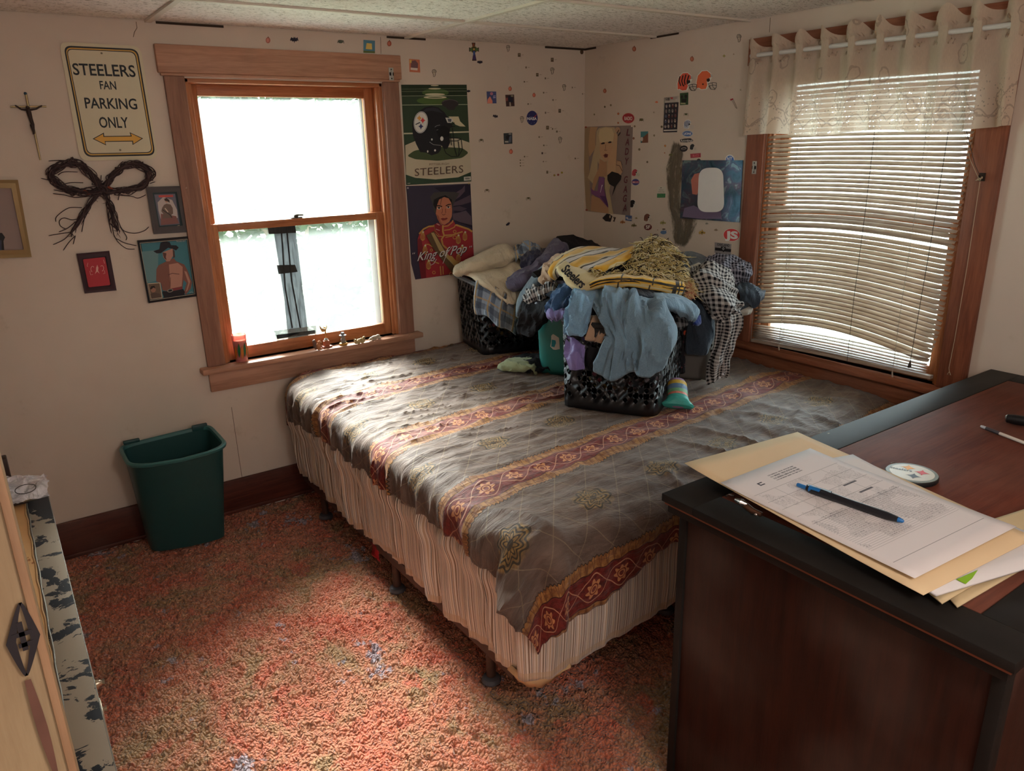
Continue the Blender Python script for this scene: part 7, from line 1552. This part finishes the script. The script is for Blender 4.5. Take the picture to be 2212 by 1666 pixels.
patch('plaid_shirt', [[(212, 372, 3.99), (300, 395, 3.97), (400, 460, 3.94), (480, 520, 3.92)], [(198, 450, 3.975), (285, 480, 3.95), (385, 540, 3.92), (485, 600, 3.89)], [(192, 540, 3.965), (270, 570, 3.94), (370, 630, 3.91), (480, 690, 3.875)], [(200, 598, 3.96), (275, 628, 3.93), (365, 690, 3.90), (470, 745, 3.87)]], F_PLAID, 'blue and brown plaid shirt hanging over the front of the back left basket', 'shirt', amp=.012, fr=(16, 2), hem=.008)
patch('trousers', [[(60, 300, 4.16), (180, 236, 4.22), (300, 170, 4.27), (400, 142, 4.3), (462, 185, 4.27)], [(55, 322, 4.08), (190, 262, 4.1), (310, 215, 4.13), (415, 190, 4.16), (478, 210, 4.17)], [(60, 345, 4.06), (200, 305, 4.07), (325, 265, 4.1), (430, 235, 4.13), (478, 232, 4.16)], [(72, 362, 4.1), (205, 340, 4.11), (335, 302, 4.13), (435, 270, 4.16), (475, 245, 4.2)]], F_CREAM, 'rolled pair of cream jeans on top of the back left basket, beside the singer poster', 'trousers', amp=.007, fr=(6, 8), th=.006)
patch('shirt', [[(505, 235, 4.1), (560, 195, 4.12), (640, 185, 4.12), (690, 165, 4.12)], [(500, 275, 4.0), (570, 250, 4.02), (630, 240, 4.03), (695, 220, 4.05)], [(512, 315, 4.0), (570, 305, 3.99), (625, 292, 4.0), (670, 270, 4.02)]], F_NAVY, 'navy crumpled shirt between the cream jeans and the grey purple shirt', 'shirt', amp=.014, fr=(16, 8))
patch('shirt', [[(425, 395, 4.0), (470, 330, 4.0), (560, 300, 4.0), (640, 225, 4.04), (700, 130, 4.1), (735, 108, 4.14)], [(412, 425, 3.92), (490, 370, 3.9), (590, 325, 3.91), (670, 255, 3.94), (745, 170, 3.99), (785, 135, 4.05)], [(425, 447, 3.9), (510, 410, 3.87), (610, 360, 3.88), (700, 290, 3.91), (775, 215, 3.97), (812, 160, 4.03)], [(445, 450, 3.95), (530, 435, 3.93), (630, 390, 3.92), (715, 320, 3.95), (785, 250, 4.0), (815, 190, 4.08)]], F_PUR, 'long grey purple shirt rolled across the left of the pile', 'shirt', amp=.010, fr=(7, 7))
patch('shirt', [[(625, 395, 3.74), (655, 290, 3.78), (720, 225, 3.82), (800, 205, 3.84), (890, 205, 3.84)], [(640, 410, 3.68), (690, 330, 3.69), (760, 270, 3.72), (820, 250, 3.74), (890, 240, 3.75)], [(660, 425, 3.68), (715, 390, 3.65), (790, 340, 3.66), (850, 310, 3.68), (900, 300, 3.7)]], F_TAN, 'tan shirt squeezed between the grey denim and the yellow blanket', 'shirt', amp=.012, fr=(14, 6))
patch('jeans', [[(690, 262, 3.86), (610, 320, 3.84), (530, 420, 3.82), (478, 530, 3.81), (482, 632, 3.81)], [(700, 310, 3.77), (625, 380, 3.76), (550, 460, 3.76), (500, 560, 3.76), (500, 636, 3.78)], [(715, 370, 3.8), (655, 420, 3.78), (590, 480, 3.78), (535, 555, 3.79), (528, 600, 3.8)]], F_GD, 'grey blue denim waistband curling down the left of the pile', 'jeans', amp=.006, fr=(5, 5))
patch('shirt', [[(640, 400, 3.74), (700, 380, 3.7), (780, 395, 3.66), (830, 400, 3.62)], [(650, 430, 3.7), (710, 420, 3.66), (780, 425, 3.62), (830, 425, 3.58)]], F_PUR, 'strip of grey purple cloth above the small checked shirt', 'clothes', amp=.008)
patch('checked_shirt', [[(515, 495, 3.75), (600, 435, 3.73), (690, 412, 3.7), (790, 418, 3.66)], [(520, 520, 3.68), (610, 475, 3.65), (695, 450, 3.63), (785, 445, 3.6)], [(550, 548, 3.7), (630, 525, 3.67), (705, 505, 3.64), (770, 485, 3.62)]], F_CHK, 'small black and white checked shirt on the left of the pile', 'shirt', amp=.018, fr=(20, 8))
patch('black_sweater', [[(515, 520, 3.75), (600, 530, 3.7), (690, 505, 3.64), (790, 480, 3.6)], [(500, 620, 3.67), (580, 605, 3.61), (665, 575, 3.56), (735, 560, 3.54)], [(470, 695, 3.73), (545, 700, 3.67), (620, 675, 3.61), (705, 620, 3.58)], [(488, 738, 3.75), (525, 752, 3.71), (600, 722, 3.67), (690, 668, 3.63)]], F_BLK, 'black sleeve hanging down between the back left basket and the teal tub', 'sweater', amp=.010, fr=(9, 4))
patch('jeans', [[(800, 400, 3.46), (840, 405, 3.42), (880, 440, 3.38)], [(725, 470, 3.44), (785, 470, 3.36), (860, 495, 3.31)], [(690, 550, 3.42), (745, 555, 3.33), (825, 550, 3.29)], [(695, 600, 3.44), (755, 592, 3.37), (815, 580, 3.33)]], F_DEN, 'dark blue denim bundled above the teal tub', 'jeans', amp=.016, fr=(18, 6))
patch('shirt', [[(700, 595, 3.42), (755, 578, 3.37), (815, 575, 3.33)], [(692, 612, 3.37), (750, 608, 3.31), (812, 606, 3.27)], [(710, 640, 3.4), (760, 628, 3.34), (800, 650, 3.3)]], F_PERI, 'lavender blue cloth peeking out over the rim of the teal tub', 'clothes', amp=.012, fr=(22, 10))
patch('jeans', [[(1535, 205, 4.0), (1620, 188, 4.02), (1700, 208, 4.0), (1755, 245, 3.96)], [(1540, 245, 3.9), (1620, 238, 3.91), (1700, 252, 3.9), (1755, 268, 3.88)], [(1550, 310, 3.8), (1620, 305, 3.8), (1690, 300, 3.8), (1750, 300, 3.8)]], fabric('slate_denim', rgb(84, 92, 100), kind='denim'), 'slate grey denim at the back of the pile under the wall stain', 'jeans', amp=.006)
patch('shirt', [[(1570, 320, 3.78), (1620, 295, 3.8), (1700, 268, 3.82)], [(1600, 335, 3.72), (1640, 315, 3.73), (1705, 278, 3.78)], [(1640, 360, 3.72), (1670, 335, 3.73), (1705, 292, 3.78)]], fabric('off_white_cotton', rgb(196, 188, 172)), 'off white cloth tip beside the blanket fringe', 'clothes', amp=.006)
patch('jeans', [[(1915, 385, 3.84), (1985, 392, 3.84), (2055, 430, 3.86), (2108, 482, 3.88)], [(1935, 440, 3.75), (2000, 450, 3.73), (2060, 478, 3.76), (2112, 498, 3.82)], [(1960, 500, 3.74), (2000, 510, 3.72), (2050, 525, 3.75), (2085, 515, 3.8)], [(1955, 560, 3.78), (1995, 560, 3.77), (2030, 552, 3.8), (2060, 540, 3.84)]], F_DJ, 'dark teal denim leg poking out at the right end of the pile by the blind', 'jeans', amp=.014, fr=(9, 5))
patch('towel', [[(1950, 575, 3.80), (2000, 568, 3.79), (2040, 562, 3.80)], [(1955, 592, 3.76), (2000, 590, 3.76), (2042, 582, 3.78)], [(1960, 612, 3.80), (2000, 612, 3.79), (2030, 606, 3.80)]], fabric('white_terry', rgb(200, 196, 186)), 'folded off white cloth under the teal denim leg at the right end of the pile', 'clothes', amp=.004, th=.008)
patch('checked_shirt', [[(1740, 232, 3.94), (1840, 232, 3.95), (1940, 243, 3.93), (2022, 275, 3.9)], [(1725, 265, 3.85), (1830, 272, 3.82), (1940, 285, 3.82), (2046, 318, 3.84)], [(1755, 305, 3.82), (1850, 325, 3.78), (1945, 340, 3.78), (2040, 355, 3.8)], [(1800, 350, 3.84), (1880, 378, 3.81), (1955, 390, 3.81), (2015, 388, 3.84)]], F_CHK2, 'black and grey checked shirt bunched against the right window casing', 'shirt', amp=.015, fr=(10, 8))
patch('floral_shirt', [[(1635, 395, 3.62), (1680, 400, 3.64), (1720, 420, 3.64)], [(1630, 450, 3.58), (1670, 455, 3.58), (1710, 470, 3.58)], [(1640, 505, 3.58), (1680, 515, 3.58), (1720, 530, 3.6)]], F_FLO, 'black cloth with orange red flowers between the blanket and the checked shirt', 'shirt', amp=.012)
patch('floral_shirt', [[(1500, 640, 3.5), (1560, 660, 3.5), (1620, 680, 3.52)], [(1500, 760, 3.5), (1550, 770, 3.5), (1600, 780, 3.54)], [(1500, 880, 3.52), (1550, 890, 3.52), (1590, 900, 3.56)], [(1505, 980, 3.54), (1545, 1000, 3.54), (1580, 1000, 3.58)]], F_FLO, 'dark floral cloth hanging in the gap right of the front basket', 'shirt', amp=.012)
patch('jeans', [[(1640, 495, 3.6), (1700, 515, 3.58), (1790, 560, 3.6)], [(1610, 620, 3.575), (1690, 640, 3.55), (1795, 660, 3.57)], [(1600, 750, 3.6), (1690, 765, 3.56), (1792, 765, 3.6)], [(1588, 868, 3.62), (1680, 888, 3.6), (1752, 885, 3.63)]], F_DJ, 'dark grey jeans hanging over the front of the grey basket', 'jeans', amp=.012, fr=(9, 2))
patch('checked_shirt', [[(1785, 590, 3.56), (1840, 600, 3.53), (1900, 610, 3.53), (1965, 590, 3.57)], [(1800, 680, 3.55), (1850, 690, 3.51), (1900, 690, 3.52), (1950, 670, 3.56)], [(1785, 800, 3.56), (1830, 800, 3.52), (1870, 800, 3.53), (1915, 780, 3.57)], [(1760, 900, 3.58), (1800, 910, 3.54), (1840, 900, 3.55), (1880, 885, 3.58)], [(1745, 1000, 3.6), (1790, 990, 3.57), (1840, 990, 3.58), (1880, 978, 3.61)], [(1752, 1062, 3.62), (1790, 1052, 3.6), (1830, 1035, 3.6), (1868, 1008, 3.62)]], F_CHK, 'long black and white checked sleeve hanging down to the bedspread beside the grey basket', 'shirt', amp=.014, fr=(14, 2))
bt = MB()
for (a, b) in ((1826, 1032), (1846, 1010)): bt.ball(G7(a, b, 3.575), (.006, .006, .006), flat(rgb(206, 204, 210), .3), 10)
props(bt.build('shirt_buttons', None), 'two white buttons on the cuff of the hanging checked sleeve', 'buttons')
patch('checked_shirt', [[(1640, 330, 3.68), (1700, 288, 3.72), (1790, 290, 3.74), (1860, 335, 3.77)], [(1635, 395, 3.6), (1740, 372, 3.56), (1845, 395, 3.58), (1925, 440, 3.66)], [(1690, 475, 3.555), (1780, 478, 3.5), (1885, 500, 3.52), (1968, 535, 3.6)], [(1740, 565, 3.555), (1805, 585, 3.5), (1885, 588, 3.52), (1975, 560, 3.6)], [(1800, 625, 3.56), (1845, 640, 3.53), (1895, 632, 3.55), (1955, 605, 3.6)]], F_CHK, 'large black and white checked shirt slumped over the right side of the pile', 'shirt', amp=.026, fr=(7, 5))
# front basket garments
patch('jacket', [[(1180, 420, 3.42), (1260, 425, 3.42), (1340, 440, 3.44)], [(1200, 460, 3.34), (1290, 470, 3.32), (1400, 500, 3.34)], [(1240, 500, 3.3), (1330, 505, 3.28), (1420, 522, 3.28)]], F_DJ, 'dark grey collar just under the yellow blanket', 'jacket', amp=.008)
patch('shirt', [[(1360, 462, 3.36), (1470, 470, 3.38), (1590, 498, 3.42), (1700, 585, 3.42)], [(1400, 520, 3.24), (1500, 512, 3.27), (1610, 548, 3.3), (1695, 606, 3.34)], [(1440, 560, 3.22), (1530, 572, 3.23), (1620, 612, 3.27), (1668, 650, 3.31)], [(1490, 590, 3.27), (1550, 610, 3.27), (1620, 645, 3.31), (1655, 662, 3.34)]], F_LB, 'blue grey sleeve reaching right from under the blanket', 'shirt', amp=.008, fr=(8, 4))
patch('cuff', [[(1635, 655, 3.33), (1670, 630, 3.34), (1700, 610, 3.36)], [(1655, 680, 3.31), (1680, 665, 3.32), (1705, 650, 3.34)], [(1675, 688, 3.33), (1695, 676, 3.34), (1702, 662, 3.36)]], fabric('royal_blue', rgb(36, 52, 110)), 'royal blue lining at the end of the blue grey sleeve', 'clothes', amp=.004)
patch('checked_shirt', [[(1520, 600, 3.3), (1570, 600, 3.32), (1610, 650, 3.36)], [(1530, 660, 3.27), (1580, 665, 3.3), (1618, 672, 3.35)], [(1545, 722, 3.27), (1585, 700, 3.3), (1612, 690, 3.36)]], fabric('black_grid', rgb(20, 20, 24), rgb(110, 108, 110), kind='check', sc=.5), 'black grid patterned cloth corner right of the light blue shirt', 'clothes', amp=.006)
patch('scarf', [[(935, 785, 3.185), (1000, 780, 3.165), (1058, 780, 3.15)], [(935, 870, 3.175), (990, 870, 3.15), (1045, 875, 3.145)], [(950, 950, 3.18), (1000, 968, 3.155), (1032, 950, 3.15)]], F_BLK, 'black cloth hanging between the lavender and light blue shirts', 'clothes', amp=.008)
patch('shirt', [[(828, 735, 3.205), (880, 730, 3.185), (935, 740, 3.175)], [(826, 820, 3.195), (872, 830, 3.155), (935, 835, 3.165)], [(842, 920, 3.19), (872, 915, 3.14), (928, 925, 3.165)], [(850, 968, 3.19), (880, 975, 3.165), (922, 972, 3.17)]], F_LAV, 'shiny lavender cloth hanging down the left front of the nearest basket', 'clothes', amp=.014, fr=(12, 4))
patch('shirt', [[(955, 615, 3.19), (1020, 625, 3.17), (1085, 690, 3.14)], [(950, 700, 3.17), (1010, 715, 3.13), (1075, 755, 3.125)], [(934, 772, 3.175), (980, 795, 3.14), (1055, 784, 3.13)]], F_TAN, 'tan pleated cloth hanging under the light blue sleeve', 'clothes', amp=.016, fr=(22, 2))
patch('denim_shirt', [[(955, 452, 3.30), (1080, 420, 3.32), (1200, 455, 3.3), (1330, 490, 3.3), (1430, 550, 3.27)], [(985, 560, 3.15), (1090, 550, 3.13), (1190, 560, 3.11), (1340, 590, 3.09), (1490, 610, 3.12)], [(1030, 650, 3.125), (1120, 660, 3.08), (1200, 690, 3.06), (1360, 700, 3.025), (1545, 680, 3.06)], [(1130, 760, 3.09), (1160, 780, 3.05), (1240, 810, 3.035), (1380, 820, 3.0), (1545, 790, 3.03)], [(1050, 880, 3.10), (1130, 890, 3.06), (1220, 910, 3.04), (1370, 915, 3.0), (1505, 880, 3.03)], [(990, 1010, 3.125), (1095, 1038, 3.075), (1205, 1018, 3.05), (1350, 1000, 3.015), (1475, 965, 3.035)]], F_LB, 'large light blue denim shirt draped over the front of the nearest basket', 'shirt', amp=.022, fr=(13, 2.0), hem=.012)
patch('denim_shirt', [[(865, 448, 3.30), (930, 440, 3.28), (1010, 455, 3.26)], [(828, 530, 3.2), (900, 525, 3.14), (985, 540, 3.14)], [(798, 620, 3.175), (880, 622, 3.11), (972, 632, 3.12)], [(795, 700, 3.17), (870, 700, 3.115), (962, 702, 3.12)], [(800, 750, 3.175), (870, 738, 3.125), (955, 740, 3.13)]], F_LB2, 'sky blue short sleeve hanging at the left of the nearest basket', 'shirt', amp=.014, fr=(16, 6))
# ---- blanket with fringe
def blanketmat(name, mode):
    m, b = start(name); u, v, _ = sep(coords('UV')); uv = comb(u, v)
    cream, yel, blk, wht = rgb(206, 186, 140), rgb(214, 162, 50), rgb(34, 30, 28), rgb(200, 192, 184)
    if mode == 'stripes':
        t = u + v * .35 + noise(uv, 4, 2) * .02
        c = cream
        for a, w, col in ((.13, .006, blk), (.165, .03, yel), (.225, .006, blk), (.250, .016, wht), (.275, .006, blk), (.32, .034, yel), (.372, .006, blk), (.395, .016, wht), (.418, .006, blk), (.47, .040, yel), (.53, .006, blk)): c = mixc(((t - a).abs()).lt(w), c, col)
    elif mode == 'edge':
        c = mixc(((v * 38).frac() - .5).abs().lt(.16), yel, cream); c = mixc(((v * 38 + .35).frac() - .5).abs().lt(.07), c, blk)
        k = u.gt(.40); c = mixc(k * (((u * 16).frac() - .5).abs().lt(.22)), c, blk); c = mixc(((u * 7).frac()).lt(.05), c, blk)
    else: c = cream
    c = mixc(noise(uv, 14, 3).ss(.4, .7) * .25, c, rgb(150, 130, 90))
    link_in(b.inputs['Base Color'], c); b.inputs['Roughness'].default_value = .95; b.inputs['Sheen Weight'].default_value = .2; bump(b, noise(mapping(uv, (1, 1, 1)), 260, 2), .5, .002); return m
bl = thing('team_blanket', 'folded cream and yellow striped team blanket with shaggy fringe on top of the pile', 'blanket', G7(1150, 330, 3.45))
BM1 = blanketmat('blanket_stripes', 'stripes'); BM2 = blanketmat('blanket_edge', 'edge'); BM3 = blanketmat('blanket_cream', 'cream')
patch('upper_fold', [[(800, 215, 3.72), (900, 172, 3.82), (1050, 168, 3.87), (1200, 178, 3.87), (1330, 130, 3.8)], [(725, 255, 3.56), (850, 215, 3.62), (1000, 212, 3.66), (1140, 225, 3.64), (1300, 175, 3.64)], [(695, 310, 3.48), (800, 262, 3.50), (910, 272, 3.50), (1020, 290, 3.47), (1200, 250, 3.5)], [(700, 360, 3.48), (760, 320, 3.45), (860, 315, 3.44), (985, 318, 3.40), (1110, 300, 3.42)], [(735, 388, 3.52), (770, 350, 3.50), (850, 340, 3.48), (960, 345, 3.44), (1050, 335, 3.44)]], BM1, parent=bl, amp=.006, th=.012, fr=(6, 3))
patch('lower_fold', [[(800, 262, 3.52), (900, 262, 3.54), (1010, 310, 3.52), (1080, 380, 3.42)], [(755, 285, 3.43), (860, 325, 3.39), (960, 370, 3.34), (1020, 410, 3.30)], [(748, 305, 3.41), (805, 365, 3.345), (865, 418, 3.285), (925, 455, 3.24)], [(760, 332, 3.45), (815, 392, 3.39), (870, 440, 3.33), (935, 468, 3.29)]], BM3, parent=bl, amp=.004, th=.010)
for k, dz in enumerate((0, 1)):
    patch('folded_edge', [[(950 + 20 * k, 418 - 24 * k, 3.36), (1100, 372 - 20 * k, 3.36), (1300, 372 - 14 * k, 3.4), (1450, 398 - 16 * k, 3.44), (1600, 426 - 26 * k, 3.5)], [(935 + 20 * k, 440 - 24 * k, 3.27), (1080, 396 - 20 * k, 3.26), (1280, 392 - 14 * k, 3.29), (1430, 420 - 16 * k, 3.34), (1605, 448 - 26 * k, 3.42)], [(940 + 20 * k, 466 - 26 * k, 3.28), (1070, 436 - 28 * k, 3.26), (1270, 428 - 22 * k, 3.29), (1420, 456 - 24 * k, 3.34), (1590, 484 - 36 * k, 3.43)]], BM2, parent=bl, amp=.004, th=.008, fr=(8, 2))
patch('cream_panel', [[(1340, 230, 3.66), (1440, 225, 3.68), (1520, 240, 3.68), (1570, 280, 3.66)], [(1330, 300, 3.54), (1430, 300, 3.55), (1530, 310, 3.56), (1610, 340, 3.58)], [(1320, 340, 3.48), (1420, 345, 3.48), (1540, 370, 3.5), (1640, 410, 3.54)]], BM3, parent=bl, amp=.006, th=.01)
# lettering along the front of the lower fold
def blanket_text():
    vs, fs = text_mesh('Steelers', 1.0, bold=.02, spacing=.95); x0, x1 = min(v.x for v in vs), max(v.x for v in vs); V2 = []
    for v in vs:
        s = (v.x - x0) / (x1 - x0); h = v.y
        # base line runs from lower left to lower right along the folded edge
        a0, b0_, r0 = 772 + (905 - 772) * s, 322 + (444 - 322) * s, 3.385 - .15 * s
        V2.append(G7(a0 + h * 84 * .8, b0_ - h * 84 * .7 - 2, r0 + h * .03 - .012))
    q = MB(); q.add(V2, fs, flat(rgb(30, 26, 26), .9)); solid(q.build('lettering', None, bl, smooth=False), .001, 1)
blanket_text()
def fringe(name, n, region, seed):
    rn = random.Random(seed); q = MB(); ms = [flat(rgb(204, 188, 142), .9), flat(rgb(178, 156, 100), .9), flat(rgb(50, 42, 34), .9), flat(rgb(214, 200, 166), .9), flat(rgb(200, 180, 124), .9)]
    for k in range(n):
        a, b, r, da, db = region(rn); L = rn.uniform(.8, 1.5); p = G7(a, b, r); pts = [p]; d = rn.gauss(0, .5)
        ex = Vector(G7(a + da * L, b + db * L, r - .01)) - p
        side = ex.cross(V_).normalized() if ex.length > 1e-6 else Vector((1, 0, 0)); w = rn.gauss(0, .010); w2 = rn.gauss(0, .008)
        for t in (.33, .66, 1.0): pts.append(p + ex * t * 1.5 + side * (w * math.sin(t * 3) + w2 * t) - V_ * (.012 * math.sin(t * PI) + rn.uniform(0, .006)))
        q.tube(pts, [.0016, .0021, .0019, .0009], 4, rn.choice(ms))
    return q
def reg_low(rn):
    s = rn.random(); a = 980 + 660 * s; base = 345 + 20 * math.sin(s * 9) + 75 * max(0, s - .55) / .45; w = 30
    return a, base + rn.gauss(0, 14), 3.40 - .06 * math.sin(s * PI) + .12 * s + rn.uniform(-.03, .03), rn.gauss(0, 24), rn.uniform(-6, 38)
def reg_up(rn):
    s = rn.random(); t = rn.random()
    # from the tip at (1370,95) fanning down and right to (1550,300)
    a = 1240 + 300 * s; top = 260 - 170 * math.sin(PI * min(1, .12 + s * .80)) ** 1.1; bot = 355
    b = top + (bot - top) * t
    return a, b, 3.56 - .08 * t + rn.uniform(-.03, .02) + .05 * (1 - t), rn.gauss(6, 22) + 16 * (s - .4), rn.uniform(-4, 46)
q = fringe('fringe', 1700, reg_low, 3)
mm_ = fringe('fringe', 2400, reg_up, 8)
o = q.build('fringe', None, bl); o['kind'] = 'stuff'; o = mm_.build('fringe', None, bl); o['kind'] = 'stuff'
q = MB(); rn = random.Random(2); ms = [flat(rgb(190, 140, 110), .9), flat(rgb(170, 110, 80), .9), flat(rgb(200, 176, 130), .9)]
for k in range(160):
    a, b = 1590 + rn.uniform(-14, 50), 410 + rn.uniform(-20, 80); p = G7(a, b, 3.44); q.tube([p, G7(a + rn.gauss(16, 8), b + rn.uniform(6, 20), 3.425), G7(a + rn.gauss(24, 12), b + rn.uniform(14, 38), 3.43)], [.002, .0022, .001], 4, rn.choice(ms))
o = q.build('side_fringe', None, bl); o['kind'] = 'stuff'
heap('clothes_heap', tuple(G7(1400, 300, 3.72)), (.17, .12, .09), F_DJ, hl, 41.0, .3)
q = patch('fringe_base', [[(1250, 250, 3.62), (1320, 150, 3.66), (1400, 115, 3.68), (1480, 160, 3.68), (1540, 240, 3.68)], [(1230, 310, 3.56), (1330, 240, 3.58), (1420, 220, 3.58), (1500, 250, 3.6), (1550, 300, 3.62)], [(1240, 350, 3.5), (1340, 340, 3.5), (1430, 340, 3.5), (1510, 345, 3.52), (1560, 350, 3.55)]], flat(rgb(62, 50, 28), .95, var=.5, sc=90), parent=bl, amp=.008, th=.01)
# ---- green cap-like garment on the bed and the striped pouch
ZB = .712
F_OL = fabric('olive_cloth', rgb(150, 156, 118)); gc = thing('olive_garment', 'dark garment with a pale olive collar lying on the bedspread', 'clothes', onZ(1130, 790, .70))
gz = lambda x, y, z: onZ(x, y, z)
patch('collar', [[(1072, 790, .722), (1095, 776, .742), (1130, 770, .752), (1150, 776, .742)], [(1085, 800, .718), (1110, 788, .745), (1140, 784, .752), (1158, 792, .735)], [(1110, 804, .712), (1130, 802, .725), (1150, 800, .728), (1162, 806, .712)]], F_OL, parent=gc, conv=gz, amp=.008, fr=(12, 8))
patch('body', [[(1100, 772, .715), (1140, 764, .74), (1180, 762, .74), (1205, 770, .715)], [(1120, 792, .716), (1150, 784, .745), (1185, 780, .74), (1208, 788, .715)], [(1140, 806, .708), (1165, 802, .722), (1190, 800, .722), (1210, 806, .710)]], F_BLK, parent=gc, conv=gz, amp=.012, fr=(12, 8))
def pouch():
    m, b = start('striped_pouch'); u, v, _ = sep(coords('UV')); t = v
    c = ramp(t, [(.0, rgb(150, 120, 150)), (.14, rgb(196, 160, 60)), (.28, rgb(90, 120, 150)), (.46, rgb(110, 160, 120)), (.58, rgb(196, 120, 104)), (.66, rgb(60, 160, 150)), (1, rgb(50, 140, 136))])
    X.nt.nodes[-1].color_ramp.interpolation = 'CONSTANT' if hasattr(X.nt.nodes[-1], 'color_ramp') else 'LINEAR'
    link_in(b.inputs['Base Color'], c); b.inputs['Roughness'].default_value = .45; bump(b, noise(comb(u, v), 8, 3), .5, .01)
    root = thing('striped_pouch', 'pastel striped pouch with a teal end lying on the bed right of the front basket', 'pouch', onZ(1460, 870, .70))
    a, c_ = onZ(1462, 822, .80), onZ(1464, 868, .735); rows, U = [], []
    prof = [(.0, .012), (.04, .034), (.15, .042), (.4, .045), (.62, .044), (.78, .050), (.92, .056), (.985, .050), (1.0, .02)]
    ax = (c_ - a); sd = ax.cross(V_).normalized(); fw = sd.cross(ax).normalized()
    for t, r in prof:
        ctr = a + ax * t * 1.25; flat_ = 1 if t < .7 else 1 - .55 * (t - .7) / .3
        rows.append([tuple(ctr + sd * r * math.cos(k * PI / 14) * (1.0 + .25 * (t > .8)) + fw * r * .8 * flat_ * math.sin(k * PI / 14)) for k in range(28)]); U.append([(k / 28, t) for k in range(28)])
    q = MB(); rows = [[(x, y, max(z, .706)) for x, y, z in r] for r in rows]; q.grid(rows, m, U, wrap=True); q.add(rows[0], [tuple(range(28))], m); q.add(rows[-1], [tuple(range(28))], m); q.build('pouch_body', m, root)
pouch()
# torn paper label on the teal tub
lt = MB(); pA_ = [(1240, 1265), (1262, 1245), (1290, 1262), (1330, 1290), (1340, 1420), (1290, 1430), (1262, 1425), (1228, 1390), (1240, 1330)]
def on_tub(a, b):
    """point on the tub's wall seen at a traced label position"""
    px, py = 960 + a * 360 / 1935., 490 + b * 310 / 1666.; d = ray(px, py).normalized(); best = None
    for k in range(0, 400):
        s = k / 400
        for z in (.20, .25):
            p = per4(s, z); w_ = p - CAM; t = w_.dot(d); e = Vector(((w_ - d * t).x, (w_ - d * t).y)).length
            if best is None or e + t * .02 < best[0]: best = (e + t * .02, s, t)
    s = best[1]; p = per4(s, .2); n_ = Vector((p.x + .80, p.y + .865, 0)).normalized(); t = ((p + n_ * .003) - CAM).dot(Vector((n_.x, n_.y, 0))) / d.dot(Vector((n_.x, n_.y, 0)))
    return CAM + d * (t)
try:
    P_ = [on_tub(*p) for p in pA_]; lt.poly(P_, mlw); P_ = [on_tub(*p) - V_ * .001 for p in ((1248, 1310), (1290, 1320), (1296, 1350), (1276, 1400), (1240, 1390))]; lt.poly(P_, mlt)
    lt.build('torn_label', None, tub, smooth=False)
except Exception as e: print('label', e)
